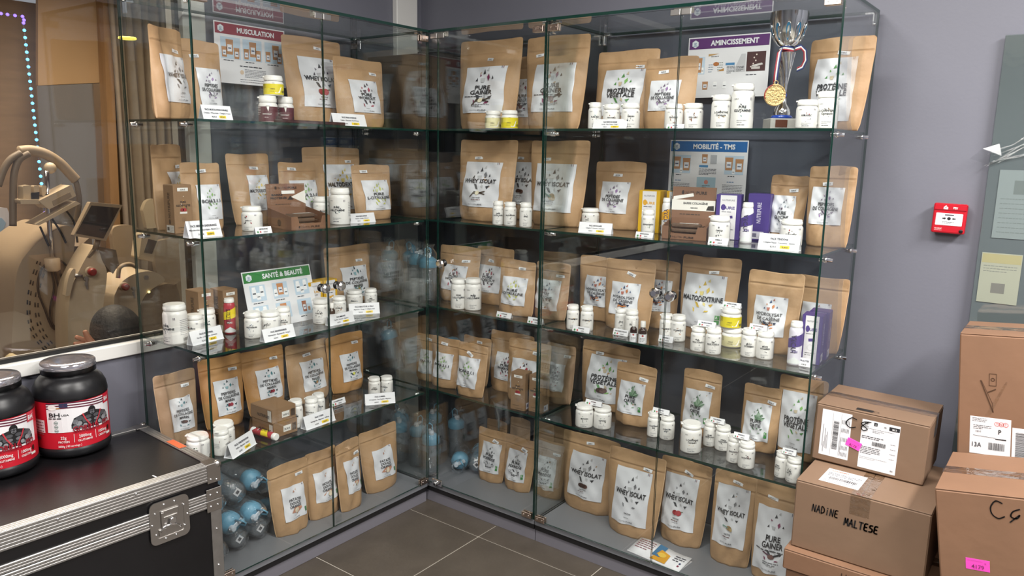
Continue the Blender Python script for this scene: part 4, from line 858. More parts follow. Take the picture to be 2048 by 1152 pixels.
def poster_art(title, col, kind):
    A = Art(); w, h = .297, .21; R = random.Random(title)
    A.rect(-w/2+.004, w/2-.004, h-.041, h-.004, col, 1); A.text(title, .022, h-.031, .024, maxw=.19, bold=.035, col='#eceef2', sxy=.95)
    A.poly([(-.122+.0135*math.cos(PI/3*i+PI/6), h-.023+.0135*math.sin(PI/3*i+PI/6)) for i in range(6)], '#dfe6ec', 2); A.text('SZ', -.122, h-.026, .010, bold=.03, col='#2d5f86', lay=3); A.rect(-.130, -.114, h-.031, h-.0285, '#7f9cb2', 3)
    sky = '#c3d6e6'
    if kind == 0:
        for i, cx in enumerate((-.085, .005, .098)):
            A.rect(cx-.040, cx+.040, .085, .160, sky, 1); mini_pouch(A, cx-.004+.006*i, .100, .030, .052); mini_pouch(A, cx-.026, .090, .022, .036); mini_pouch(A, cx+.024, .087, .023, .038); A.lines(cx-.03, cx+.03, .078, 1, .01, .0028, '#3a3c44', R)
        A.lines(-.05, .06, .062, 1, .01, .0036, '#3a3c44', R); A.lines(-.03, .06, .052, 6, .0052, .0018, '#6d6f77', R); A.disc(-.042, .042, .008, None, '#d8c2a8', 1); A.lines(-.05, .07, .016, 2, .008, .002, '#6d6f77', R)
    elif kind == 1:
        A.rect(-.142, -.082, .082, .142, sky, 1); mini_pouch(A, -.108, .088, .032, .05); mini_bottle(A, -.13, .085, .009, .022); mini_bottle(A, -.118, .085, .009, .018); mini_bottle(A, -.09, .085, .009, .02)
        A.poly([(-.07, .142), (-.07, .150), (-.03, .150)], '#c09a62', 1); A.poly([(-.035, .090), (-.010, .090), (-.010, .100)], '#b8863f', 1); A.disc(-.04, .115, .011, .007, '#b5713a', 2); A.lines(-.06, -.02, .140, 1, .01, .002, '#5a5c64', R); A.lines(-.068, -.05, .112, 4, .008, .0018, '#4d6f8f', R); A.lines(-.035, -.015, .118, 4, .008, .0018, '#5a6f5a', R)
        A.rect(-.005, .028, .109, .117, '#4a88b8', 2); A.lines(0, .03, .104, 6, .0045, .0018, '#5a5c64', R); A.poly([(.024, .085), (.066, .085), (.066, .145), (.05, .145)], '#c9c9cc', 1); A.lines(.035, .062, .102, 4, .005, .0018, '#5a5c64', R)
        A.rect(.070, .136, .085, .150, '#4a2b2a', 1); A.poly([(.088, .105), (.124, .112), (.128, .106), (.092, .098)], '#d6d2cd', 2); A.rect(.088, .118, .092, .100, '#cfc9c4', 2)
        for q in range(5): A.disc(.086+.008*(q % 3)+.01*(q > 2), .100+.010*q, .0028, None, '#e6d8cc', 3, 6)
        A.lines(-.14, -.09, .066, 1, .01, .0028, '#3a3c44', R); A.lines(.07, .125, .072, 1, .01, .0028, '#3a3c44', R); mini_pouch(A, -.077, .028, .022, .028); mini_bottle(A, -.04, .03, .016, .024); mini_bottle(A, -.005, .03, .014, .024)
    elif kind == 2:
        for cx in (-.10, .10): A.rect(cx-.034, cx+.036, .090, .156, sky, 1); mini_pouch(A, cx-.018, .105, .030, .045); mini_pouch(A, cx+.020, .10, .030, .045); mini_bottle(A, cx, .092, .010, .017); A.lines(cx-.02, cx+.02, .082, 1, .01, .0028, '#3a3c44', R); A.lines(cx-.022, cx+.022, .062, 1, .01, .0026, '#4a78a8', R); A.lines(cx-.038, cx+.036, .052, 8, .0055, .0018, '#5a5c64', R)
        mini_pouch(A, -.010, .128, .022, .032); A.rect(.012, .036, .126, .158, '#b3b5ba', 1); A.rect(-.03, .004, .113, .121, '#4a88b8', 1); A.lines(-.03, .036, .106, 5, .005, .002, '#4a4c54', R); A.rect(-.036, .036, .030, .078, '#a9c6d4', 1); A.disc(0, .060, .008, None, '#d88a7a', 2); A.disc(-.025, .034, .007, .004, '#c9584a', 2); A.disc(.022, .034, .007, .004, '#c9584a', 2); A.lines(-.015, .015, .046, 2, .005, .002, '#8a4a44', R)
    else:
        for i in range(3):
            for j in range(2):
                cx, cy = -.095+.095*i, .100-.075*j; A.rect(cx-.032, cx+.032, cy, cy+.058, sky, 1)
                if (i, j) == (1, 0) or (i, j) == (1, 1): mini_pouch(A, cx, cy+.012, .028, .042, '#c8895a')
                elif (i, j) == (2, 1): mini_pouch(A, cx-.003, cy+.01, .020, .040, '#9a5f45'); A.rect(cx+.012, cx+.022, cy+.012, cy+.026, '#a8744a', 2)
                else: mini_bottle(A, cx-.016, cy+.012, .018, .040); mini_bottle(A, cx+.016, cy+.016, .017, .038); mini_bottle(A, cx, cy+.006, .016, .024)
                if (i, j) == (1, 0): mini_bottle(A, cx-.022, cy+.008, .015, .026); mini_bottle(A, cx+.022, cy+.008, .015, .026)
                A.lines(cx-.026, cx+.026, cy-.008, 1, .01, .0030, '#3a3c44', R)
    return A
def poster(M, title, col, kind, label):
    t = thing('poster', label, 'poster'); t.matrix_world = M
    Ms = Matrix.Rotation(PI/2, 4, 'X'); s_ = MB().box(-.1485, .1485, 0, .21, -.0006, 0, 0, 0, Ms).build('sheet', PAPER, t)
    poster_art(title, col, kind).build('print', sheet_fn(Ms), s_, .0004); return t
poster(frame_at('L', -.523, DD-.010, 1.717), 'MUSCULATION', '#8a2233', 0, 'white poster with crimson header MUSCULATION on the back pane, top shelf, window cabinet')
poster(frame_at('R', 1.050, DD-.010, 1.698), 'AMINCISSEMENT', '#5c2a6e', 1, 'white poster with purple header AMINCISSEMENT on the back pane, top shelf, alarm-side cabinet')
poster(frame_at('R', 1.000, DD-.010, 1.338), 'MOBILITÉ - TMS', '#1f64a6', 2, 'white poster with blue header MOBILITÉ on the back pane, second shelf, alarm-side cabinet')
_sl = math.radians(14); poster(frame_at('L', -.566, .185, SH['L'][2]+.0004) @ Matrix.Rotation(-_sl, 4, 'X'), 'SANTÉ & BEAUTÉ', '#2f7d3c', 3, 'white poster with green header SANTÉ & BEAUTÉ leaning, third shelf, window cabinet')

# ================================================================== cartons, tubes, display boxes
def faces_fn(w, dep, face):
    """sheet coordinates (x centred, y up) on a side of a box w wide, dep deep"""
    if face == 'f': return lambda x, y, o: (x, -o, y)
    if face == 'l': return lambda x, y, o: (-w/2-o, dep/2-x, y)
    if face == 'r': return lambda x, y, o: (w/2+o, dep/2+x, y)
def brown_front(w, h):
    A = Art(); R = random.Random(3)
    A.rect(-.28*w, .30*w, .87*h, .94*h, '#e9e7e2', 1); A.text('24,90 €', 0, .885*h, .045*h, maxw=.4*w, bold=.02)
    for i in range(8): shard(A, R.uniform(-.2, .2)*w, (.46+R.uniform(-.06, .32))*h, R.uniform(.03, .06)*w, R.choice('tk'), R.choice(('#e8e2d8', '#d8a24a', '#e8e2d8', '#3a3230')), R.uniform(-1, 1))
    A.text('PURE', 0, .63*h, .055*h, w=.30*w, bold=.025); A.text('ELECTROLYTES', 0, .56*h, .055*h, w=.76*w, bold=.025)
    A.rect(-.2*w, .2*w, .41*h, .45*h, '#e4e0da', 1); motif_art(A, 'straw', 0, .49*h, .2*w); A.text('1', 0, .26*h, .07*h, bold=.0); A.ring(0, .29*h, .10*w, .008*w, '#5a4636'); A.lines(-.33*w, .33*w, .12*h, 1, .01, .010*h, '#3d3026', R); A.text('NUTRIPURE', .1*w, .04*h, .032*h, w=.55*w, bold=.012, col='#54442f'); return A
def brown_side(dep, h):
    A = Art(); A.add([(b*1.0, 0) for b in ()], [], '#3f3024'); A.text('NUTRIPURE', .12*dep, .58*h, .30*dep, w=.52*h, bold=.02, rot=PI/2, col='#43352a'); A.disc(.02*dep, .24*h, .10*dep, .14*dep, '#43352a', 1, 8); A.rect(-.32*dep, .40*dep, .02*h, .17*h, '#d9d6cf', 1); A.rect(-.26*dep, -.05*dep, .06*h, .13*h, '#4b4a48', 2); A.lines(0, .34*dep, .13*h, 4, .03*h, .008*h, '#77787d'); return A
def purple_front(acc):
    def f(w, h):
        A = Art(); R = random.Random(5); A.rect(-.33*w, .33*w, .0*h+.002, h-.002, '#e6e4e6', 1); A.text('NUTRIPURE', 0, .86*h, .05*h, w=.5*w, bold=.01, col='#6f7078'); A.disc(-.2*w, .72*h, .10*w, .07*h, acc, 2, 10); A.text('URE', .08*w, .68*h, .085*h, w=.38*w, bold=.03, col=acc, lay=3); A.lines(-.26*w, .26*w, .61*h, 1, .02*h, .02*h, '#8a8a95', R)
        A.rect(-.12*w, .2*w, .47*h, .53*h, acc, 2, .15); A.ring(0, .34*h, .16*w, .012*w, '#9a9aa5'); A.lines(-.25*w, .25*w, .22*h, 2, .04*h, .016*h, '#4a4a55', R); return A
    return f
def side_small(dark):
    def f(dep, h):
        A = Art(); A.text('NUTRIPURE', .12*dep, .60*h, .26*dep, w=.44*h, bold=.02, rot=PI/2, col=dark); A.rect(-.3*dep, .3*dep, .04*h, .20*h, '#d3d0dc', 1); A.rect(-.22*dep, -.02*dep, .08*h, .16*h, '#6d6a80', 2); return A
    return f
PURP = mat('purple_carton', '#4b3a82', .45); YELC = mat('yellow_carton', '#d9ab1f', .45)
def carton(cab, s, a, d, w, dep, h, mt, label, front=None, left=None, right=None, yaw=0, group=None, z0=None, sticker=False):
    z = SH[cab][s] if z0 is None else z0
    t = thing('carton', label+', '+where(cab, s), 'box', (0, 0, 0), 0, group); t.matrix_world = frame_at(cab, a, d, z, yaw)
    m = MB(); m.box(-w/2, w/2, 0, dep, 0, h, .0012); o = m.build('box_body', mt, t)
    m = MB(); m.box(-w/2+.002, w/2-.002, .0015, dep-.004, h, h+.0008); m.box(-w/2+.002, w/2-.002, -.0004, .0015, h-.006, h+.0008); m.build('tuck_flap', mt, t)
    for A, fc in ((front, 'f'), (left, 'l'), (right, 'r')):
        if A: A(w if fc == 'f' else dep, h).build('print', faces_fn(w, dep, fc), o, .0004)
    return t
carton('L', 1, -.945, .185, .062, .060, .155, CARTON, 'upright brown electrolyte carton before the tilted pouch', brown_front, brown_side, None)
carton('L', 2, -.760, .235, .058, .080, .150, CARTON, 'upright brown carton behind the red tube', brown_front, brown_side)
carton('L', 2, -.828, .275, .058, .080, .150, CARTON, 'upright brown carton half hidden by its twin', brown_front, brown_side)
carton('L', 2, -.405, .215, .068, .055, .135, YELC, 'yellow and white carton behind a door knob', purple_front('#e0a83a'), side_small('#8a6a20'))
carton('L', 2, -.332, .215, .066, .055, .135, YELC, 'yellow and white carton beside the marine collagen pouch', purple_front('#e0a83a'), side_small('#8a6a20'))
def flat_front(w, h):
    A = Art(); A.rect(-.1*w, .22*w, .25*h, .68*h, '#e6e3dc', 1); A.text('24,90 €', .06*w, .36*h, .2*h, maxw=.26*w, bold=.02); A.barcode(.28*w, .45*w, .2*h, .72*h, 9); return A
def flat_left(dep, h):
    A = Art(); A.text('NUTRIPURE', .1*dep, .30*h, .32*h, w=.56*dep, bold=.02, col='#3d2f25'); A.rect(.30*dep, .46*dep, .1*h, .9*h, '#d9d6cf', 1); return A
carton('L', 3, -.685, .050, .100, .125, .052, CARTON, 'lower of two flat brown cartons beside the red tube', flat_front, flat_left)
carton('L', 3, -.688, .052, .100, .125, .050, CARTON, 'upper of two flat brown cartons beside the red tube', flat_front, flat_left, z0=SH['L'][3]+.0535)
carton('M', 3, .442, .028, .064, .055, .150, CARTON, 'brown electrolyte carton nearer the shakers', brown_front, None, side_small('#43352a'), yaw=6)
carton('M', 3, .512, .050, .062, .052, .146, CARTON, 'brown electrolyte carton at the cabinet joint', brown_front, None, side_small('#43352a'), yaw=4)
carton('R', 1, .874, .205, .078, .075, .150, YELC, 'yellow and white carton behind the ashwagandha bottle', purple_front('#e0a83a'), None, side_small('#8a6a20'), yaw=8)
carton('R', 1, .955, .245, .072, .070, .150, YELC, 'yellow and white carton behind the slim yellow tube', purple_front('#e0a83a'), None, side_small('#77787d'), yaw=-4)
carton('R', 1, 1.165, .205, .080, .072, .150, PURP, 'purple and white carton beside the wide omega jar', purple_front('#4b3a82'), None, side_small('#cfc8e0'), yaw=14)
carton('R', 1, 1.252, .250, .072, .070, .155, PURP, 'purple carton behind the slim purple tube', side_small('#cfc8e0'), None, side_small('#cfc8e0'), yaw=6)
carton('R', 2, 1.487, .130, .060, .062, .155, PURP, 'purple and white carton behind the electrolyte price card', purple_front('#4b3a82'), None, side_small('#cfc8e0'), yaw=6)
carton('R', 2, 1.487, .205, .060, .062, .155, PURP, 'purple carton behind a purple and white one', purple_front('#4b3a82'), None, side_small('#cfc8e0'), yaw=6)
# effervescent tubes
def tube_art(acc, name):
    def f(r, h):
        A = Art(); L = 2*r; yc_ = '#e8cf2a' if acc == '#b23a45' else acc; [A.poly([(L*f0, h*(.68+.12*f0)), (L*f0, h*(.43+.06*f0)), (L*(f0+.1), h*(.436+.06*f0)), (L*(f0+.1), h*(.692+.12*f0))], yc_, 1) for f0 in [-.7+.1*i for i in range(14)]]; A.text(name, .05*L, .5*h, .5*L, w=.42*h, bold=.02, rot=PI/2, col='#26272b' if acc == '#b23a45' else '#3a3550', lay=3); [A.poly([(L*f0, .04*h), (L*(f0+.1), .04*h), (L*(f0+.1), h*(.2-.2*abs(f0+.1))), (L*f0, h*(.2-.2*abs(f0)))], '#dfe3e2', 1) for f0 in [-.6+.1*i for i in range(12)]]; A.text('PURE', 0, .30*h, .22*L, bold=.02, col='#e8e0dc' if acc == '#b23a45' else acc, lay=3); return A
    return f
def eff_tube(cab, s, xc, wpx, yt, yb, label, bodyc, acc, name, d=None):
    return bottle(cab, s, '', xc, wpx, yt, yb, label, body=mat('tube_'+bodyc[1:], bodyc, .35), artf=tube_art(acc, name), capf=.13, tab=False, cat='tube', nm='tablet_tube', d=d)
eff_tube('L', 2, 461, 22, 594, 668, 'upright red and yellow tablet tube', '#b23a45', '#b23a45', 'PURE ELECTROLYTES')
eff_tube('R', 1, 1332, 21, 395, 463, 'slim white and yellow tablet tube', '#e9e7e4', '#e2a51f', 'HYDRA', d=.20)
eff_tube('R', 1, 1491, 23, 404, 481, 'slim white and purple tablet tube', '#e9e7ec', '#4b3a82', 'HYDRA', d=.165)
eff_tube('R', 2, 1587, 26, 640, 722, 'white and purple tablet tube beside the purple carton', '#dfdce8', '#4b3a82', 'HYDRA', d=.10)
def lying_tube():
    p0 = atz(502, 866, SH['L'][3]); p1 = atz(556, 882, SH['L'][3]); r = .0125
    t = thing('tablet_tube', 'red and yellow tablet tube lying down, fourth shelf, window cabinet', 'tube')
    c = (p0+p1)/2; c[2] = SH['L'][3]+r; L = .125; ang = math.atan2(p1[1]-p0[1], p1[0]-p0[0])
    c[0] = min(c[0], -.062)
    t.matrix_world = Matrix.Translation(c) @ Matrix.Rotation(ang, 4, 'Z') @ Matrix.Rotation(PI/2, 4, 'Y') @ Matrix.Translation((0, 0, -L/2))
    MB().lathe([(r*.9, 0), (r, .002), (r, L*.87)], 20).build('body', mat('tube_b23a45', '#b23a45', .35), t); MB().lathe([(r*.98, L*.87), (r*1.02, L*.88), (r*1.02, L*.985), (r*.9, L)], 20).build('cap', WHITECAP, t)
    tube_art('#b23a45', 'PURE ELECTROLYTES')(r, L).build('print', lambda x, y, o: ((r+o)*math.sin(x/r-1.25), -(r+o)*math.cos(x/r-1.25), y), t, .0006)
lying_tube()
# open display boxes with snack bars
def display_box(cab, s, a, d, w, dep, hf, hl, yaw, label, right_wall=True):
    t = thing('display_box', label+', '+where(cab, s), 'box'); t.matrix_world = frame_at(cab, a, d, SH[cab][s], yaw); th = .0025
    MB().box(-w/2, w/2, 0, dep, 0, th).build('box_floor', DISPL, t)
    # front wall with a dip in the middle
    m = MB(); m.prism([(-w/2, 0), (w/2, 0), (w/2, hf), (w*.30, hf), (w*.26, hf*.48), (-w*.30, hf*.48), (-w*.34, hf), (-w/2, hf)], 0, th, 0, Matrix.Rotation(PI/2, 4, 'X') @ Matrix.Translation((0, 0, -th))); fw = m.build('front_wall', DISPL, t)
    A = Art(); A.disc(-.30*w, hf*.22, .022*w, .10*hf, '#2f211a', 1, 8); A.text('NUTRI', -.255*w, hf*.14, hf*.20, w=.22*w, bold=-.004, col='#3c2b22', align='l'); A.text('PURE', .0*w, hf*.14, hf*.20, w=.22*w, bold=.03, col='#33241c', align='l'); A.build('print', lambda x, y, o: (x, -o, y), fw, .0005)
    for sx, nm in ((-1, 'l'), (1, 'r')):
        m = MB(); x0, x1 = sorted((sx*w/2, sx*(w/2-th))); m.add([(x, y, z) for x in (x0, x1) for y, z in ((th, 0), (dep, 0), (dep, hf*1.5), (th, hf))], [(0, 1, 2, 3), (7, 6, 5, 4), (0, 4, 5, 1), (1, 5, 6, 2), (2, 6, 7, 3), (3, 7, 4, 0)])
        sw = m.build('side_wall', DISPL, t); A = Art(); A.disc(0, hf*.45, .08*dep, .26*hf, '#3c2b22', 1, 10); A.build('print', faces_fn(w, dep, nm), sw, .0005)
    MB().box(-w/2, w/2, dep-th, dep, 0, hf*1.5).build('back_wall', DISPL, t)
    Ml = Matrix.Translation((0, dep-th, hf*1.5)) @ Matrix.Rotation(-.10, 4, 'X')
    lo = MB().box(-w/2, w/2, 0, th, 0, hl, 0, 0, Ml).build('raised_lid', DISPL, t)
    A = Art(); A.disc(-.26*w, hl*.82, .03*w, .07*hl, '#2f211a', 1, 8); A.text('NUTRI', -.20*w, hl*.77, hl*.13, w=.22*w, bold=-.004, col='#3c2b22', align='l'); A.text('PURE', .05*w, hl*.77, hl*.13, w=.24*w, bold=.03, col='#33241c', align='l')
    if right_wall: A.rect(-.5*w, .5*w, hl*.24, hl*.58, '#e6e2da', 1); A.text('BARRE COLLAGÈNE', .05*w, hl*.44, hl*.095, w=.56*w, bold=.03, lay=3); A.text('AMANDE', .02*w, hl*.30, hl*.07, bold=.02, lay=3); A.poly([(.30*w, hl*.26), (.34*w, hl*.40), (.47*w, hl*.42), (.48*w, hl*.26)], '#26221f', 2); A.poly([(-.48*w, hl*.56), (-.47*w, hl*.68), (-.02*w, hl*.80), (0, hl*.70)], '#ebe8e2', 3)
    else: A.text('BARRE', -.24*w, hl*.48, hl*.12, w=.28*w, bold=.03); A.text('PROTÉINÉE', -.20*w, hl*.34, hl*.12, w=.42*w, bold=.03); A.rect(-.12*w, .22*w, hl*.56, hl*.70, '#e9e7e2', 2); A.poly([(.12*w, hl*.42), (.5*w, hl*.70), (.5*w, hl*.10)], '#e6e2da', 1); A.poly([(.02*w, hl*.30), (.10*w, hl*.48), (.18*w, hl*.30)], '#26221f', 2)
    A.lines(-.3*w, .3*w, hl*.10, 1, .01, .03*hl, '#4a3a2e'); A.build('print', lambda x, y, o: tuple(Ml @ Vector((x, -o, y))), lo, .0005)
    for k in range(3):
        tb = thing('snack_bar', ('uppermost', 'middle', 'lowest')[2-k]+' wrapped snack bar inside the display box, '+where(cab, s), 'snack bar'); L = w*.78
        tb.matrix_world = t.matrix_world @ Matrix.Translation((random.uniform(-.004, .004), dep*.42, .004+.0165*k)) @ Matrix.Rotation(random.uniform(-.06, .06), 4, 'Z')
        m = MB(); m.box(-L*.43, L*.43, -.016, .016, 0, .014, .004); 
        for sx in (-1, 1): m.box(min(sx*L*.42, sx*L*.5), max(sx*L*.42, sx*L*.5), -.016, .016, .005, .0075)
        wp = m.build('wrapper', mat('bar_wrapper', '#5d4a3c', .35, noise=.2, nscale=60), tb); Art().rect(-L*.20, L*.34, -.010, .012, '#dedad2', 1).text('BARRE COLLAGÈNE' if right_wall else 'BARRE PROTÉINÉE', .07*L, -.002, .009, w=.42*L, bold=.02).build('print', lambda x, y, o: (x, y, .014+o), wp, .0005)
display_box('R', 1, 1.066, .085, .148, .105, .044, .105, 10, 'open brown collagen bar display box with raised lid')
display_box('L', 1, -.572, .022, .155, .150, .046, .082, -5, 'open brown protein bar display box with raised lid', False)

tr = thing('tray', 'flat maroon tray under the small jars, top shelf, window cabinet', 'tray'); tr.matrix_world = frame_at('L', -.545, .045, SH['L'][0]); MB().box(-.135, .135, -.025, .02, 0, .011, .002).build('tray_rim', mat('tray_maroon', '#3d2326', .25), tr)
# ================================================================== trophy with ribbon and medal
def trophy():
    c = on('R', 1561, .14, SH['R'][0]); t = thing('trophy', 'silver trophy cup with blue ovals, ribbon and gold medal, top shelf, alarm-side cabinet', 'trophy', c, .62); k = .345/.183
    MARB = mat('pale_marble', '#a9a7a2', .3, noise=.12, nscale=30); BLUE = mat('blue_enamel', '#1c3f9a', .2, coat=.5); CY = mat('blue_inset', '#1f7fb0', .12, .3, coat=.6)
    px = lambda a: a/183*.345
    MB().box(-.044, .044, -.040, .040, 0, px(33)*.52, .002).build('marble_base', MARB, t)
    pl = MB().box(-.030, .006, -.0418, -.040, .006, .028, .0006).build('plaque', mat('brown_plaque', '#6b4233', .3, .4), t)
    z0 = px(33)*.52
    MB().lathe([(.030, z0), (.033, z0+.003), (.031, z0+.009), (.024, z0+.011)], 28).build('blue_foot', BLUE, t)
    MB().lathe([(.024, z0+.011), (.025, z0+.018), (.021, z0+.032), (.012, z0+.045), (.0095, z0+.062)], 28).build('pedestal', CHROME, t)
    MB().sphere((0, 0, z0+.070), .011, 10, 0).build('blue_bead', BLUE, t)
    m = MB(); z1 = z0+.080; z2 = z0+.195   # twisted flutes
    n = 40; rows = 22; V = []
    for j in range(rows+1):
        f_ = j/rows; r = .0085+.0165*f_**1.5
        for i in range(n): a = 2*PI*i/n; V.append(((r*(1+.12*math.sin(8*a+7*f_)))*math.cos(a), (r*(1+.12*math.sin(8*a+7*f_)))*math.sin(a), z1+(z2-z1)*f_))
    m.add(V, [(j*n+i, j*n+(i+1) % n, (j+1)*n+(i+1) % n, (j+1)*n+i) for j in range(rows) for i in range(n)], 0, True); m.build('fluted_stem', CHROME, t)
    zb = z2; MB().lathe([(.026, zb), (.016, zb+.006), (.015, zb+.012), (.018, zb+.016)], 24).build('neck', CHROME, t)
    zc = zb+.014; R_ = .056; Hc = .345-zc-.002
    prof = [(.016, 0), (.030, .10), (.042, .30), (.050, .55), (.0545, .80), (.056, 1.0)]
    m = MB(); m.lathe([(r, zc+Hc*f_) for r, f_ in prof], 36, 0, None, True, True, False); m.lathe([(r-.0015, zc+Hc*f_) for r, f_ in prof[::-1]], 36, 0, None, True, False, False); m.build('cup', CHROME, t)
    def rr(f_):
        for (a, p_), (b_, q_) in zip(prof[:-1], prof[1:]):
            if f_ <= q_: return a+(b_-a)*(f_-p_)/(q_-p_)
        return .056
    for k_ in range(10):
        a0 = 2*PI*k_/10; V = []
        for q in range(14): a = 2*PI*q/14; f_ = .42+.26*math.sin(a); r = rr(f_)+.0012; th = a0+.16*math.cos(a)*(.7+.5*f_); V.append((r*math.cos(th), r*math.sin(th), zc+Hc*f_))
        m = MB(); m.add(V, [tuple(range(14))], 0, False); m.build('blue_oval', CY, t)
        m = MB(); m.tube([(x*1.015, y*1.015, z) for x, y, z in V+V[:1]], .0011, 6); m.build('oval_rim', CHROME, t)
    # tricolour ribbon tied round the neck: three stripes, two tails and a loop
    def ribbon(path, nm):
        rb = None
        for q, c_ in ((-1, '#9a2433'), (0, '#e4e2de'), (1, '#26346a')):
            m = MB(); V = []
            for i, pnt in enumerate(path):
                x, y, z, ux, uy, uz = pnt; 
                for e_ in (-.5, .5): w_ = .0044*(q+e_); V.append((x+ux*w_, y+uy*w_, z+uz*w_))
            m.add(V, [(2*i, 2*i+1, 2*i+3, 2*i+2) for i in range(len(path)-1)], 0, True)
            o = m.build(nm, mat('ribbon_'+c_[1:], c_, .5), t if rb is None else rb)
            if rb is None: rb = o
            so = o.modifiers.new('thick', 'SOLIDIFY'); so.thickness = .0008
    zn = zb+.010
    ribbon([(.021*math.cos(a), .021*math.sin(a), zn+.002*math.sin(2*a), 0, 0, 1) for a in [2*PI*i/20 for i in range(21)]], 'ribbon_band')
    ribbon([(.018, -.020, zn, 0, .2, 1), (.034, -.022, zn+.006, 0, .2, 1), (.048, -.02, zn-.006, .7, .1, .6), (.053, -.016, zn-.032, 1, .2, 0), (.046, -.012, zn-.052, .6, .1, -.7), (.030, -.014, zn-.060, 0, .1, -1)], 'ribbon_loop')
    ribbon([(-.020, -.020, zn+.002, .5, 0, .8), (-.030, -.026, zn-.012, 1, .1, .2), (-.033, -.028, zn-.04, 1, .1, .1), (-.036, -.030, zn-.075, 1, .1, 0), (-.037, -.031, zn-.105, 1, .1, 0)], 'ribbon_tail')
    GOLD = mat('gold_metal', (.66, .47, .22), .3, 1, bump=.4, bscale=260)
    Mm = Matrix.Translation((-.036, -.034, zn-.137)) @ Matrix.Rotation(PI/2+.08, 4, 'X') @ Matrix.Rotation(0, 4, 'Y')
    md = MB().lathe([(.030, -.0015), (.0325, -.001), (.0325, .0015), (.030, .0022), (.027, .0014), (.0001, .0014)], 32, 0, Mm, False, True, False).build('medal', GOLD, t)
    MB().tube([Mm @ Vector((.031*math.cos(a), .031*math.sin(a), .0022)) for a in [1.9+i*.15 for i in range(12)]], .0016, 6).build('medal_inlay', mat('medal_red', '#9a2a33', .3), md)
    m = MB(); m.tube([Mm @ Vector((.006*math.cos(a), .036+.006*math.sin(a), 0)) for a in [2*PI*i/12 for i in range(13)]], .0013, 6, caps=False); m.build('medal_ring', GOLD, md)
trophy()

# ================================================================== shakers in plastic film
SHB = glass('shaker_plastic', (.955, .965, .975), 1.35, rough=.08, extra=.04, haze=.10); FILM = glass('clear_film', (.975, .98, .985), 1.4, extra=.035, haze=.035, rough=.05, bump=1.0, bscale=26)
SBLUE = mat('shaker_blue', '#6aa5c2', .4); SWHITE = mat('shaker_white', '#c9d2dc', .4)
def make_shaker():
    t = thing('shaker_bottle', 'x', 'shaker'); r = .036
    m = MB(); m.lathe([(.0001, .002), (r*.80, .002), (r*.86, .006), (r, .150)], 24, 0, None, True, False, False); m.lathe([(r*.965, .150), (r*.82, .010), (.0001, .008)], 24, 0, None, True, False, False); m.build('cup', SHB, t)
    MB().lathe([(r*1.04, .142), (r*1.07, .145), (r*1.07, .168), (r*.98, .174), (r*.62, .184), (r*.5, .186)], 24).build('lid', SBLUE, t)
    m = MB(); m.lathe([(r*.30, .184), (r*.30, .200), (r*.22, .203)], 14, 0, Matrix.Translation((0, -r*.35, 0))); m.box(-.008, .008, -r*.7, r*.85, .190, .196, .002); m.build('spout_cap', SWHITE, t)
    m = MB(); m.tube([(-.012, .012, .186), (-.012, .020, .215), (0, .024, .224), (.012, .020, .215), (.012, .012, .186)], .003, 8); m.build('carry_loop', SBLUE, t)
    st = MB().box(-.012, .012, -.012, .012, .0002, .0012, 0, 0, Matrix.Rotation(.3, 4, 'Z')).build('base_sticker', PAPER, t); MB().box(-.006, .006, -.006, .006, -.0004, .0002, 0, 0, Matrix.Rotation(.3, 4, 'Z')).build('sticker_print', INKM, st)
    # loose film bag
    R = random.Random(11); n = 22; prof = [(.004, -.004), (r*.95, -.003), (r*1.12, .03), (r*1.16, .08), (r*1.2, .13), (r*1.24, .165), (r*1.02, .20), (r*.60, .222), (r*.75, .238)]; V = []
    for j, (a, z) in enumerate(prof):
        for i in range(n): q = 2*PI*i/n; rr = a*(1+.06*math.sin(5*q+j)+.04*R.uniform(-1, 1)); V.append((rr*math.cos(q), rr*math.sin(q), z))
    m = MB(); m.add(V, [(j*n+i, j*n+(i+1) % n, (j+1)*n+(i+1) % n, (j+1)*n+i) for j in range(len(prof)-1) for i in range(n)], 0, True); m.build('film_bag', FILM, t)
    return t
_sh = [None]
def shaker(label, cab, M, group=None):
    if _sh[0] is None: t = make_shaker(); _sh[0] = t
    else: t = copy_tree(_sh[0])
    t.matrix_world = M; tag(t, label, 'shaker', group)
    return t
T_ = Matrix.Translation; RZ = lambda a: Matrix.Rotation(a, 4, 'Z'); RX = lambda a: Matrix.Rotation(a, 4, 'X'); RY = lambda a: Matrix.Rotation(a, 4, 'Y')
def stand(x, y, z, a=0): return T_((x, y, z+.004)) @ RZ(a)
def lie(x, y, z, az, lid_front):
    """lying shaker whose end faces direction az in plan; base or lid in front"""
    M = T_((x, y, z+.046)) @ RZ(az) @ RY(PI/2 if lid_front else -PI/2) @ RZ(.5)
    return M @ T_((0, 0, -.19 if lid_front else 0))
zL, zM = HB, SH['M'][2]
for k, (x, y, a) in enumerate([(-.352, .12, .3), (-.258, .16, 1.2), (-.168, .11, 2.0), (-.075, .075, .8)]):
    shaker('blue lidded shaker in film standing upright, third shelf, corner cabinet', 'M', stand(x, y, zM, a), 'upright shakers on the third corner shelf')
zM4 = SH['M'][3]
shaker('tilted blue lidded shaker in film, fourth shelf, corner cabinet', 'M', T_((-.285, .10, zM4+.012)) @ RY(-.30) @ RX(.05))
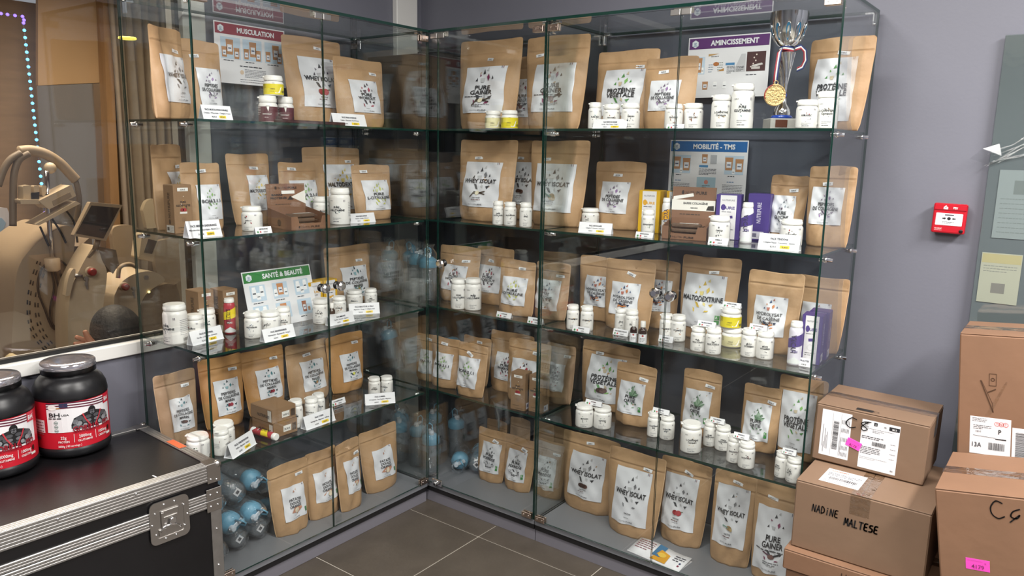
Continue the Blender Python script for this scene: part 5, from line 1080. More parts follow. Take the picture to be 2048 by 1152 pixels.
for k, (x, y, dz, a, lf) in enumerate([(-.115, .19, 0, -PI/2, True), (-.015, .19, 0, -PI/2, True), (-.215, .235, 0, -1.3, True), (.085, .19, 0, -PI/2, True), (-.066, .19, .09, -PI/2, True), (.034, .19, .09, -PI/2, True)]):
    shaker('blue shaker in film lying in the pile, fourth shelf, corner cabinet', 'M', lie(x, y, zM4+dz, a, lf), 'lying shakers on the fourth corner shelf')
shaker('lone blue lidded shaker standing upright by the lock, bottom deck, corner cabinet', 'M', stand(-.048, .062, HB, 1.0))
shaker('shaker lying with its blue lid forward, bottom deck, corner cabinet', 'M', lie(.040, .150, HB, -1.0, True))
shaker('shaker lying with its stickered base forward, bottom deck, corner cabinet', 'M', lie(.112, .185, HB, -1.0, False))
for k, (x, y, a) in enumerate([(-.16, .10, .2), (-.26, .08, .9), (-.34, .17, 2), (-.22, .27, .1), (-.09, .28, 1.1)]):
    shaker('shaker in film standing behind the lone upright one, bottom deck, corner cabinet', 'M', stand(x, y, HB, a), 'upright shakers in the corner deck')
# pile at the case end of the window cabinet
for k, (y, d, dz, lf) in enumerate([(-.935, .10, 0, False), (-.842, .12, 0, False), (-.750, .13, 0, False), (-.890, .07, .088, True), (-.797, .08, .088, True), (-.935, .10, .176, False), (-.842, .12, .176, False), (-.752, .14, .176, True)]):
    shaker('shaker in film in the pile beside the flight case, '+('lid forward, ' if lf else 'base forward, ')+where('L', 4), 'L', lie(-d, y, HB+dz, 0, lf), 'piled shakers '+('lid forward' if lf else 'base forward'))
for k, (y, d, dz) in enumerate([(-.64, .215, 0), (-.545, .20, 0), (-.45, .21, 0), (-.60, .205, .088), (-.50, .20, .088)]):
    shaker('shaker in film lying behind the sweet potato pouches, '+where('L', 4), 'L', lie(-d+.0, y, HB+dz, 0, True) @ T_((0, 0, 0)), 'shakers behind the sweet potato pouches')

# ================================================================== black cartons in the corner, leaflet, cable
BLK = mat('black_carton', '#17171a', .5, noise=.25, nscale=10)
for z, lb, h in ((SH['M'][0], 'large black carton with round hand hole, top shelf, corner cabinet', .30), (SH['M'][1], 'large black carton with round hand hole, second shelf, corner cabinet', .27)):
    t = thing('black_carton', lb, 'box', (-.205, .205, z)); MB().box(-.205, .205, -.15, .17, 0, h, .003).build('box_body', BLK, t); MB().lathe([(.026, 0), (.026, .001)], 20, 0, T_((.155, -.1502, h*.62)) @ RX(PI/2)).build('hand_hole', mat('deep_black', '#050506', .9), t)
    MB().box(-.205, .205, -.018, .022, h, h+.0006).build('packing_tape', mat('dark_tape', '#26262b', .25), t)
t = thing('leaflet', 'folded colour leaflet lying on the deck before the strawberry pouch, bottom deck, alarm-side cabinet', 'leaflet'); t.matrix_world = T_((1.055, .062, HB+.0005)) @ RZ(-.10)
V = []; n = 7
for j in range(3):
    for i in range(n): x = -.105+.21*i/(n-1); V.append((x, -.045+.045*j, [.001, .010, .016][j]*(1+.25*math.sin(i))))
m = MB(); m.add(V, [(j*n+i, j*n+i+1, (j+1)*n+i+1, (j+1)*n+i) for j in range(2) for i in range(n-1)], 0, True); pg = m.build('upper_page', PAPER, t); so = pg.modifiers.new('t', 'SOLIDIFY'); so.thickness = .001
MB().box(-.105, .105, -.048, .048, 0, .0012).build('lower_page', PAPER, t)
def lf(x, y, o):
    f_ = (y+.045)/.09; zz = .001+(.010-.001)*min(1, f_*2)+(.006 if f_ > .5 else 0)*(f_*2-1); i = (x+.105)/.21*(n-1); return (x, y, zz*(1+.25*math.sin(i))+.002+o)
A = Art(); A.rect(-.02, .012, -.02, .042, '#3f6f93', 1); A.poly([(-.015, -.04), (.045, -.04), (.04, .01), (.0, .02)], '#d59a2a', 2); A.disc(.015, -.005, .016, .012, '#e0b94a', 3); A.lines(-.095, -.03, .03, 5, .011, .003, '#8a4a55'); A.lines(.055, .095, .02, 3, .012, .004, '#3a3c4a'); A.rect(.085, .092, -.028, -.02, '#8a2a4a', 1); A.rect(.085, .092, -.014, -.006, '#2a3a6a', 1); A.build('print', lf, pg, .0004)
cb = MB().tube([(.02, .390, .33), (.05, .36, .375), (.085, .33, .385), (.12, .31, .37), (.145, .295, .33), (.152, .29, .27)], .0045, 8).build('power_cable', mat('grey_cable', '#8d9190', .5)); tag(cb, 'grey power cable arching above the shakers, bottom deck, corner cabinet', 'cable')
pt = MB().box(-.014, .014, 0, .0025, 0, .028, .0006).build('tag_holder', glass('acrylic', (.96, .97, .97), 1.5, extra=.05)); pt.matrix_world = frame_at('L', -.480, .020, HB); tag(pt, 'small clear acrylic tag holder on the deck at the door seam, window cabinet', 'tag holder')
# ================================================================== flight case under the window
BLKP = mat('black_laminate', '#141315', .32, noise=.15, nscale=5, bump=.03, bscale=90)
def flight_case():
    t = thing('flight_case', 'black flight case with ribbed aluminium edges and butterfly latch under the window', 'case'); t.matrix_world = T_((.108, -1.046, 0)) @ RZ(-.045)
    Wd, Ln, H = .485, .98, .55; zl0, zl1 = .413, .462
    MB().box(-Wd+.004, -.004, -Ln+.004, -.004, 0.02, zl0+.01).build('case_body', BLKP, t)
    MB().box(-Wd+.004, -.004, -Ln+.004, -.004, zl1-.01, H-.003).build('lid_panel', BLKP, t)
    def rib(y0, y1, z0, z1, nm, n):   # ribbed strip on the front face
        m = MB(); m.box(-.004, .0, y0, y1, z0, z1, .0008)
        for i in range(n): zc = z0+(z1-z0)*(i+.5)/n; m.box(0, .0009, y0, y1, zc-.0026, zc+.0026, .0004)
        return m.build(nm, ALU, t)
    rib(-Ln, -.002, H-.052, H, 'lid_edge_profile', 6); rib(-Ln, -.002, zl0, (zl0+zl1)/2-.001, 'body_rim_profile', 3); rib(-Ln, -.002, (zl0+zl1)/2+.001, zl1, 'lid_rim_profile', 3)
    m = MB(); m.box(-.032, 0, -Ln, -.002, H-.003, H+.0004, .0008)
    for i in range(3): m.box(-.030+.010*i, -.026+.010*i, -Ln, -.004, H+.0004, H+.0016, .0005)
    m.build('lid_top_profile', ALU, t)
    m = MB(); m.box(-Wd, -.0, -.032, -.0, H-.003, H+.0006, .0008); m.box(-Wd, 0, -.004, 0, H-.04, H, .0008)
    for i in range(3): m.box(-Wd+.03, -.03, -.029+.010*i, -.025+.010*i, H+.0006, H+.0016, .0005)
    m.build('lid_end_profile', ALU, t)
    m = MB(); m.box(-Wd, -Wd+.03, -Ln, 0, H-.003, H+.0006, .0008); m.build('lid_back_profile', ALU, t)
    MB().box(-.004, .0008, -.034, 0, .0, zl0, .0008).build('corner_post', ALU, t); MB().box(-.034, 0, -.004, .0008, 0, zl0, .0008).build('corner_post', ALU, t)
    MB().box(-Wd, 0, -.004, 0.0, zl0, zl1, .0008).build('end_rim_profile', ALU, t)
    for x in (0, -Wd):   # steel corner caps
        s_ = 1 if x == 0 else -1
        m = MB(); xa, xb = sorted((x+s_*.0020, x-s_*.040)); m.box(xa, xb, -.040, .0024, H+.0004, H+.0026, .001); xa, xb = sorted((x+s_*.0030, x+s_*.001)); m.box(xa, xb, -.040, .0024, H-.058, H+.002, .0008); xa, xb = sorted((x+s_*.002, x-s_*.040)); m.box(xa, xb, .0008, .0028, H-.058, H+.002, .0008); m.sphere((x-s_*.004, -.004, H-.004), .012, 8); cc = m.build('corner_cap', STEEL, t)
        for q in ((-.030, H-.045), (-.012, H-.050)):
            MB().sphere((x+s_*.003, q[0], q[1]), .0035, 6).build('rivet', CHROME, cc)
    for z0, z1 in ((zl0-.012, (zl0+zl1)/2-.001), ((zl0+zl1)/2+.001, zl1+.012)):
        m = MB(); m.box(.0010, .0034, -.046, .002, z0, z1, .0008); m.box(-.046, .002, .0008, .0028, z0, z1, .0008); br = m.build('corner_brace', STEEL, t)
        for y in (-.012, -.034): MB().sphere((.0034, y, (z0+z1)/2), .0036, 6).build('rivet', CHROME, br)
    for y in (-.25, -.45, -.65, -.85): MB().sphere((.0012, y, H-.014), .004, 6).build('rivet', CHROME, t)
    for z in (.10, .22, .34): MB().sphere((.0012, -.018, z), .0036, 6).build('rivet', CHROME, t)
    # butterfly latch in a dished plate
    Mi = t.matrix_world.inverted(); pc = Mi @ Vector(atx(338, 1031, .10)); yc, zc = pc.y, (zl0+zl1)/2-.012; w, h = .058, .064
    def rr(w, h, r, n=5): return [(sx*(w-r)+r*math.cos(a0+PI/2*i/n), sy*(h-r)+r*math.sin(a0+PI/2*i/n)) for sx, sy, a0 in ((1, 1, 0), (-1, 1, PI/2), (-1, -1, PI), (1, -1, 1.5*PI)) for i in range(n+1)]
    Ml = T_((.0012, yc, zc)) @ Matrix(((0, 0, 1, 0), (1, 0, 0, 0), (0, 1, 0, 0), (0, 0, 0, 1)))
    m = MB(); o_, i_ = rr(w, h, .018), rr(w*.72, h*.72, .008); k = len(o_); V = [(x, y, 0) for x, y in o_]+[(x, y, .0035) for x, y in o_]+[(x, y, .0035) for x, y in i_]+[(x, y, .0012) for x, y in i_]
    F = [(r*k+i, r*k+(i+1) % k, (r+1)*k+(i+1) % k, (r+1)*k+i) for r in range(3) for i in range(k)]+[tuple(range(3*k, 4*k))]
    m.add(V, F, 0, False, Ml); lt = m.build('latch_plate', STEEL, t)
    m = MB(); m.box(-.026, .026, .006, .034, .002, .006, .001, 0, Ml); m.box(-.020, .020, .012, .016, .006, .009, .001, 0, Ml); m.box(-.026, -.018, -.02, .03, .0025, .007, .001, 0, Ml); m.build('latch_arm', STEEL, lt)
    MB().lathe([(.011, .002), (.011, .010), (.009, .012)], 16, 0, Ml @ T_((.006, -.002, 0))).build('latch_turn', CHROME, lt)
    MB().tube([Ml @ Vector(q) for q in ((-.03, -.028, .004), (-.02, -.014, .007), (0, -.012, .008), (.02, -.02, .007), (.03, -.03, .004))], .003, 8).build('latch_wing', CHROME, lt)
    MB().box(-.034, -.012, -.040, -.020, .0015, .006, .001, 0, Ml).build('latch_hook', STEEL, lt)
    for a in range(10): q = 2*PI*a/10; MB().sphere(Ml @ Vector((w*.86*math.cos(q)*1.05 if abs(math.cos(q)) > .5 else w*.86*math.cos(q), h*.86*math.sin(q), .0035)), .0036, 6).build('rivet', CHROME, lt)
    st = MB().box(-.27, -.185, -.028, -.004, H+.0018, H+.0022).build('orange_sticker', mat('orange_sticker', '#d8663a', .5), t)
    m = MB(); m.box(-.12, -.10, -.115, -.111, H-.003, H-.0024, 0, 0, T_((.05, -.05, 0)) @ RZ(.1)); m.build('tape_scrap', PAPER, t)
    return t
flight_case()

# ================================================================== large black protein tubs
def tub(u, vb, vt, rpx, face, label):
    z = .5522; r = .105; c = atz(u, vb, z); dv = c-CAMPOS; dv[2] = 0; dv /= np.linalg.norm(dv); c = c+dv*r; c[0] = max(c[0], WX+r+.006); h = atplane(u, vt, c+dv*r*.3, dv)[2]-z
    t = thing('protein_tub', label, 'tub', c, math.atan2(-dv[1], -dv[0])+PI/2+math.radians(face))
    BT = mat('tub_black', '#17171a', .36, spec=.5)
    MB().lathe([(r*.86, 0), (r*.95, .004), (r*.985, .016), (r*.985, .028), (r*.965, .030), (r*.965, h*.61), (r*.985, h*.62), (r*.985, h*.645), (r*.955, h*.71), (r*.87, h*.775), (r*.76, h*.815), (r*.66, h*.83), (r*.66, h*.86)], 48).build('body', BT, t)
    lp = [(r*.70, h*.845), (r*.725, h*.85), (r*.725, h*.95), (r*.70, h*.965)]
    ld = MB().lathe(lp, 48).build('lid', mat('lid_black', '#0f0f11', .3), t)
    MB().lathe([(r*.725, h*.905), (r*.729, h*.91), (r*.729, h*.955), (r*.69, h*.9685), (r*.40, h*.969), (.0001, h*.969)], 48, 0, None, True, False, False).build('shrink_seal', mat('seal_film', '#b9b6bd', .12, .75, noise=.4, nscale=14), ld)
    R1 = r*.967; fn_ = lambda x, y, o: ((R1+o)*math.sin(x/R1), -(R1+o)*math.cos(x/R1), y)
    b = MB(); nn = 64; y0, y1 = .032, h*.605; V = [fn_(-PI*R1+2*PI*R1*i/nn, y, .0006) for y in (y0, y1) for i in range(nn+1)]; b.add(V, [(i, i+1, nn+2+i, nn+1+i) for i in range(nn)], 0, True); lo = b.build('label', mat('label_red', '#c02030', .3), t)
    A = Art(); L = y1-y0; Y = lambda f_: y0+L*f_
    def strip(x0, x1, ya, yb, col, lay, n=14):
        for i in range(n): A.rect(x0+(x1-x0)*i/n, x0+(x1-x0)*(i+1)/n, ya, yb, col, lay)
    strip(-.078, .118, Y(.36), Y(.985), '#e6e4e6', 1)
    for q in range(3):
        for i in range(16): xa = -.078+.196*i/16; xb = xa+.196/16; wv = lambda x: Y(.985)-.0075*q+.0028*math.sin((x+.08)*28); A.poly([(xa, wv(xa)-.0038), (xb, wv(xb)-.0038), (xb, wv(xb)), (xa, wv(xa))], '#5e2236', 2)
    A.rect(-.040, -.018, Y(.90), Y(.985), '#2c3050', 3); A.disc(-.060, Y(.90), .013, .008, '#ece8e2', 3); A.poly([(-.050, Y(.90)), (-.036, Y(.89)), (-.046, Y(.875))], '#c78a3a', 4)
    A.rect(.088, .114, Y(.80), Y(1.0), '#c4233a', 4); A.text('BH', .101, Y(.85), .018, w=.019, bold=.02, col='#f0eef0', lay=5)
    A.text('BH', -.055, Y(.70), .018, w=.030, bold=.02, col='#2a2a2e', lay=3); A.text('USA', -.026, Y(.715), .008, w=.020, bold=.02, col='#2a2a2e', lay=3); A.lines(-.072, -.014, Y(.655), 1, .01, .0034, '#2a2a2e', lay=3)
    for q in range(3): A.ring(-.052, Y(.575)-.0125*q, .0055, .0010, '#6d8f86', 3); A.rect(-.056, -.048, Y(.575)-.0125*q-.0008, Y(.575)-.0125*q+.0008, '#5a7a70', 3)
    # broad-shouldered ape in greys with red straps
    g1, g2, g3, g4 = '#232325', '#4c4d51', '#6e6f74', '#8d8e92'; X0 = .046; Y0 = Y(.40)
    op = [(-.058, .016), (-.050, .036), (-.026, .046), (-.012, .050), (.012, .050), (.026, .046), (.050, .036), (.058, .016)]
    for q in range(29):
        xa, xb = -.058+.004*q, -.054+.004*q; ha = np.interp(xa, [o_[0] for o_ in op], [o_[1] for o_ in op]); hb_ = np.interp(xb, [o_[0] for o_ in op], [o_[1] for o_ in op]); lo_ = .004 if abs(xa+.002) > .05 else 0
        A.poly([(X0+xa, Y0+lo_), (X0+xb, Y0+lo_), (X0+xb, Y0+hb_), (X0+xa, Y0+ha)], g1, 2)
    A.poly([(X0+.0115*math.cos(a_), Y0+.051+.0145*math.sin(a_)) for a_ in [2*PI*q/14 for q in range(14)]], g1, 3)
    for sx in (-1, 1):
        for bx, by, rx, ry, c_ in ((.036, .034, .0105, .0075, g2), (.047, .024, .0075, .0085, g3), (.038, .018, .0085, .0075, g4), (.049, .009, .0065, .006, g3), (.034, .006, .0095, .005, g3), (.012, .034, .0095, .0055, g2), (.012, .022, .0085, .0050, g3), (.008, .012, .0055, .0040, g2), (.024, .026, .005, .008, g2), (.022, .010, .006, .006, g4)): A.disc(X0+sx*bx, Y0+by, rx, ry, c_, 4, 9)
        A.stroke([(X0+sx*.027, Y0+.046), (X0+sx*.020, Y0+.028), (X0+sx*.006, Y0+.004)], .0036, '#c03a44', 6); A.disc(X0+sx*.0035, Y0+.0525, .0012, .0008, '#9a9a9e', 7, 6)
    A.disc(X0, Y0+.0505, .0080, .0050, g2, 4); A.disc(X0, Y0+.0445, .0070, .0050, g3, 5); A.disc(X0, Y0+.0428, .0045, .0012, '#1a1a1c', 6, 8); A.disc(X0, Y0+.0478, .0034, .0014, g1, 6, 8); A.rect(X0-.0085, X0+.0085, Y0+.0545, Y0+.0568, g1, 6)
    A.text('GORILLA', X0-.018, Y(.355), .024, w=.074, bold=.035, col='#8a1828', lay=7); A.text('ISO', X0+.044, Y(.365), .022, w=.026, bold=.035, col='#8a1828', lay=7)
    for x, a_, b_ in ((-.035, '22g', 'PROTEIN'), (.022, '2000mg', 'GLUTAMINE'), (.078, '1000mg', 'CREATINE')):
        A.text(a_, x, Y(.215), .013, maxw=.044, bold=.012, col='#f0e8e8', lay=3); A.text(b_, x, Y(.135), .009, maxw=.042, bold=.02, col='#f0e0e0', lay=3)
    for x in (-.008, .052): A.rect(x, x+.0012, Y(.13), Y(.31), '#f0e0e0', 3)
    A.text('2000g ( 80 servings )', -.02, Y(.04), .009, maxw=.08, col='#f0e0e0', lay=3); A.rect(.094, .112, Y(.10), Y(.15), '#ece8e2', 3); A.disc(.104, Y(.24), .0045, .008, '#2a1a14', 3)
    strip(-.135, -.088, Y(.35), Y(.62), '#e6e4e6', 1, 4); A.lines(-.132, -.092, Y(.56), 6, .009, .003, '#8a6a70', lay=3); A.disc(-.118, Y(.22), .012, .007, '#4a4446', 3)
    A.build('print', fn_, lo, .0012, .3)
    return t
tub(146, 913, 707, 77, 4, 'large black tub with red and white label standing nearer the cabinet')
tub(-4, 958, 738, 85, -2, 'large black tub with red and white label at the edge beside its twin')

# ================================================================== parcels
TAPE = glass('packing_tape_clear', (.965, .94, .90), 1.45, extra=.05, rough=.15, bump=.5, bscale=30); MARK = flat('#1d1b1c', .4)
def parcel(label, M, w, dep, h, mt, seam='x', tape=True):
    t = thing('parcel', label, 'parcel'); t.matrix_world = M
    b = MB().box(0, w, 0, dep, 0, h, .0035).build('box_body', mt, t)
    for a in (0, 1):
        if seam == 'x': y0, y1 = (.001, dep/2-.0008) if a == 0 else (dep/2+.0008, dep-.001); MB().box(.001, w-.001, y0, y1, h, h+.003, .0008).build('flap', mt, t)
        else: x0, x1 = (.001, w/2-.0008) if a == 0 else (w/2+.0008, w-.001); MB().box(x0, x1, .001, dep-.001, h, h+.003, .0008).build('flap', mt, t)
    if tape:
        m = MB()
        if seam == 'x': m.box(-.0006, w+.0006, dep/2-.025, dep/2+.025, h+.003, h+.0034); m.box(-.0008, -.0003, dep/2-.025, dep/2+.025, h-.06, h+.003); m.box(w+.0003, w+.0008, dep/2-.025, dep/2+.025, h-.06, h+.003)
        else: m.box(w/2-.025, w/2+.025, -.0006, dep+.0006, h+.003, h+.0034); m.box(w/2-.025, w/2+.025, -.0008, -.0003, h-.055, h+.003)
        m.build('packing_tape', TAPE, t)
    return t, b
front = lambda x, y, o: (x, -o, y)
def on_front(A, t, base, nm='handwriting', off=.0006): return A.build(nm, front, t, off)
def sticker(t, nm, mt, x0, x1, z0, z1, art, rot=0, off=.0005):
    cx, cz = (x0+x1)/2, (z0+z1)/2; ca, sa = math.cos(rot), math.sin(rot); f_ = lambda x, y, o: (cx+(x-cx)*ca-(y-cz)*sa, -o, cz+(x-cx)*sa+(y-cz)*ca)
    m = MB(); V = [f_(x, y, off) for x, y in ((x0, z0), (x1, z0), (x1, z1), (x0, z1))]+[f_(x, y, 0) for x, y in ((x0, z0), (x1, z0), (x1, z1), (x0, z1))]; m.add(V, [(0, 1, 2, 3), (7, 6, 5, 4), (0, 4, 5, 1), (1, 5, 6, 2), (2, 6, 7, 3), (3, 7, 4, 0)]); o = m.build(nm, mt, t)
    art.build('print', f_, o, off+.0004); return o
PINK = mat('pink_sticker', '#f04fc0', .5)
def pink_art(x0, x1, z0, z1):
    A = Art(); A.text('4179', x0+.5*(x1-x0), z0+.16*(z1-z0), .5*(z1-z0), w=.52*(x1-x0), bold=.005, col='#7a2a5e'); A.lines(x0+.08*(x1-x0), x1-.1*(x1-x0), z0+.82*(z1-z0), 1, .01, .025*(z1-z0), '#a04a8a'); A.text('02', x0+.82*(x1-x0), z0+.66*(z1-z0), .16*(z1-z0), col='#7a2a5e'); return A
def ship_label(x0, x1, z0, z1, head=True, code='0013'):
    A = Art(); R = random.Random(str(x0)); w, h = x1-x0, z1-z0; X_ = lambda f_: x0+w*f_; Z_ = lambda f_: z0+h*f_
    A.text('RQ1', X_(.13), Z_(.92), .05*h, maxw=.16*w); A.text('3976', X_(.13), Z_(.855), .045*h, maxw=.16*w); A.rect(X_(.32), X_(.41), Z_(.91), Z_(.975), '#26272b', 1); A.text('4', X_(.365), Z_(.92), .05*h, col='#eeeeee', lay=3); A.text('FR', X_(.62), Z_(.90), .05*h, maxw=.1*w); A.rect(X_(.72), X_(.99), Z_(.88), Z_(.955), '#26272b', 1); A.text(code, X_(.855), Z_(.895), .05*h, maxw=.22*w, col='#eeeeee', lay=3, bold=.02)
    A.lines(X_(.02), X_(.98), Z_(.835), 1, .01, .006*h, '#3a3a3e', R); A.lines(X_(.3), X_(.6), Z_(.80), 2, .03*h, .008*h, '#6d6d72', R); A.lines(X_(.03), X_(.6), Z_(.66), 2, .035*h, .014*h, '#3a3a3e', R); A.barcode(X_(.32), X_(.68), Z_(.50), Z_(.585), 24); A.lines(X_(.03), X_(.55), Z_(.44), 5, .033*h, .012*h, '#4a4a4e', R); A.lines(X_(.03), X_(.75), Z_(.23), 2, .03*h, .006*h, '#77777c', R)
    for q in range(4): A.lines(X_(.80), X_(.97), Z_(.60-.1*q), 1, .01, .008*h, '#77777c', R)
    A.text('GLS.', X_(.90), Z_(.06), .035*h, maxw=.12*w, bold=.03); return A
def turned_label(x0, x1, z0, z1):
    A = Art(); R = random.Random(2); w, h = x1-x0, z1-z0; A.barcode(x0+.42*w, x0+.60*w, z0+.18*h, z0+.80*h, 46, vert=True)
    A.rect(x0+.38*w, x0+.385*w, z0+.03*h, z0+.97*h, '#4a4a4e', 1); A.rect(x0+.66*w, x0+.665*w, z0+.03*h, z0+.97*h, '#4a4a4e', 1)
    for q in range(7): xx = x0+(.08+.04*q+(.38 if q > 4 else 0))*w; yy = z0+R.uniform(.06, .2)*h; A.rect(xx, xx+.014*w, yy, yy+R.uniform(.2, .5)*h, '#77777c', 1)
    for q in range(6): xx = x0+(.70+.045*q)*w; [A.rect(xx, xx+.016*w, z0+a*h, z0+(a+.09)*h, '#5a5a5e', 1) for a in (.06, .2, .38, .58, .76)]
    return A
# stacked parcels right of the alarm-side cabinet
_pz = .3985
parcel('plain brown parcel at the floor below the flat hi-temp parcel', T_((1.556, -.175, 0)), .36, .36, .3315, CARD2)
t, b = parcel('flat brown parcel printed Hi-Temp with white strap under the name-marked parcel', T_((1.548, -.185, .3358)), .385, .38, .0590, CARD2)
on_front(Art().text('Hi-Temp', .20, .022, .030, w=.085, bold=.004, col='#3f2c20').text('NI', .145, -.006+.010, .014, bold=.004, col='#3f2c20'), t, b, 'lettering')
MB().box(.228, .240, -.0012, -.0002, -.0, .0588).build('white_strap', PAPER, t)
t, b = parcel('brown parcel with a handwritten name between two other parcels', T_((1.558, -.158, _pz)), .342, .36, .199, CARD, seam='y')
A = Art()
def hand(A, s_, x, y, h, w, slant=.1, th=.0042):
    G = {'N': [[(0, 0), (.1, 1), (.75, 0), (.85, 1)]], 'A': [[(0, 0), (.45, 1), (.85, 0)], [(.15, .4), (.7, .38)]], 'D': [[(.1, 0), (.1, 1), (.7, .8), (.8, .3), (.1, 0)]], 'I': [[(.4, 0), (.45, .7)], [(.45, .92), (.47, 1)]], 'E': [[(.8, 1), (.2, .95), (.1, .5), (.15, .05), (.85, 0)], [(.12, .5), (.7, .52)]],
         'M': [[(0, 0), (.12, 1), (.42, .35), (.75, 1), (.9, 0)]], 'L': [[(.15, 1), (.1, 0), (.75, .02)]], 'T': [[(0, 1), (.9, .98)], [(.45, 1), (.42, 0)]], 'S': [[(.8, .95), (.25, .9), (.2, .6), (.75, .45), (.7, .08), (.05, 0)]],
         'C': [[(.95, .9), (.5, 1), (.1, .6), (.15, .2), (.55, 0), (1.0, .15)]], '8': [[(1.1, .95), (.5, .85), (.3, .6), (.9, .2), (.55, 0), (.35, .35), (.9, .95)]], 'q': [[(1.0, .95), (.5, .75), (.35, .4), (.8, .3), (1.0, .55), (.3, 0)]]}
    cx = x
    for ch in s_:
        if ch == ' ': cx += w*.75; continue
        for st in G[ch]: pp = [(cx+(a+slant*b_)*w*.85, y+b_*h) for a, b_ in st]; A.stroke(curve(pp, 5) if ch in 'C8qSDE' else pp, th, '#1d1b1c')
        cx += w
    return A
hand(A, 'NADINE', .050, .122, .020, .0118, th=.0030); hand(A, 'MALTESE', .136, .108, .020, .0125, th=.0038); on_front(A, t, b)
m = MB(); lab = m.box(.030, .135, .055, .160, .2022, .2027, 0, 0, T_((.02, -.02, 0)) @ RZ(-.02)).build('address_label', PAPER, t); A = Art(); A.text('COLISSIMO', .088, .122, .011, maxw=.045, col='#d86a3a', bold=.02); A.barcode(.07, .145, .060, .078, 36); A.lines(.06, .15, .105, 3, .008, .003, '#6a6a70'); A.lines(.06, .14, .05, 2, .007, .002, '#6a6a70'); A.build('print', lambda x, y, o: (x, y, .2027+o), lab, .0004)
t, b = parcel('small brown parcel marked C8 with a pink sticker on top of the stack', T_((1.550, .015, _pz+.2070)) @ RY(.012), .300, .235, .172, CARD)
sticker(t, 'shipping_label', PAPER, .018, .100, .020, .160, turned_label(.018, .100, .020, .160)); sticker(t, 'shipping_label', PAPER, .128, .228, .010, .155, ship_label(.128, .228, .010, .155))
sticker(t, 'pink_sticker', PINK, .092, .132, .062, .086, pink_art(.092, .132, .062, .086), -.28, .0022)
A = Art(); hand(A, 'C8', .083, .122, .030, .034, th=.0028); on_front(A, t, b, off=.0016)
A = Art(); A.rect(.105, .150, .010, .030, '#26211d', 1); A.ring(.158, .02, .008, .0015, '#26211d', ry=.006); A.build('lettering', lambda x, y, o: (x, y, .1752+o), t, .0004)
t, b = parcel('large brown parcel marked C with a pink sticker leaning before the tall parcel', T_((1.905, -.227, .70)) @ RY(-.155) @ T_((0, 0, -.695)), .46, .30, .692, CARD2)
sticker(t, 'pink_sticker', PINK, .058, .108, .500, .528, pink_art(.058, .108, .500, .528), -.02); sticker(t, 'shipping_label', PAPER, .186, .296, .505, .672, ship_label(.186, .296, .505, .672))
A = Art(); hand(A, 'C', .115, .638, .042, .034, slant=-.1, th=.0030); hand(A, 'q', .146, .632, .036, .030, th=.0030); on_front(A, t, b)
A = Art(); A.rect(.158, .161, .38, .495, '#8a3128', 1); A.build('red_line', front, t, .0006)
t, b = parcel('tall brown parcel with white carrier labels leaning on the alarm wall', T_((1.884, .105, 1.030)) @ RY(-.085) @ T_((0, 0, -1.026)), .52, .20, 1.022, CARD2)
A = Art(); A.stroke([(.072, .885), (.088, .885), (.088, .918), (.072, .918), (.072, .885)], .0012, '#4a3323'); A.ring(.080, .902, .005, .002, '#4a3323')
A.stroke([(.052, .897), (.083, .812)], .0028, '#4a3323'); A.stroke([(.054, .897), (.080, .838), (.083, .812)], .0012, '#4a3323'); A.stroke([(.070, .866), (.087, .876)], .0028, '#4a3323'); A.build('drawing', front, t, .0006)
MB().add([(.110, -.0009, .900), (.114, -.0009, .898), (.076, -.0009, .800), (.066, -.0009, .802)], [(0, 1, 2, 3)]).build('tape_strip', TAPE, t)
_A = Art(); x0, x1, z0, z1 = .030, .125, .690, .795
_A.text('13A', x0+.017, z0+.020, .018, maxw=.026, bold=.01); _A.barcode(x0+.045, x0+.082, z0+.016, z0+.036, 24); _A.text('P', x0+.070, z0+.062, .018, bold=.02); _A.rect(x0+.06, x0+.085, z0+.046, z0+.049, '#26272b', 1); _A.stroke([(x0+.008, z0+.052), (x0+.06, z0+.050)], .001, '#26272b')
for q in range(3): _A.ring(x0+.063+.010*q, z0+.090, .0062, .0011, '#cf3a36', 2); _A.text('TNT'[q], x0+.063+.010*q, z0+.0875, .007, bold=.03, col='#cf3a36', lay=3)
_A.lines(x0+.005, x0+.04, z0+.1, 3, .004, .0012, '#6a6a70'); _A.lines(x0+.008, x0+.05, z0+.080, 3, .0045, .0016, '#5a5a60'); _A.text('13013', x0+.020, z0+.062, .007, col='#5a5a60')
sticker(t, 'carrier_label', PAPER, x0, x1, z0, z1, _A); _A = Art(); _A.barcode(.136, .160, .695, .765, 40, vert=True); _A.lines(.165, .19, .76, 6, .01, .002, '#6a6a70'); sticker(t, 'carrier_label', PAPER, .128, .24, .685, .775, _A)

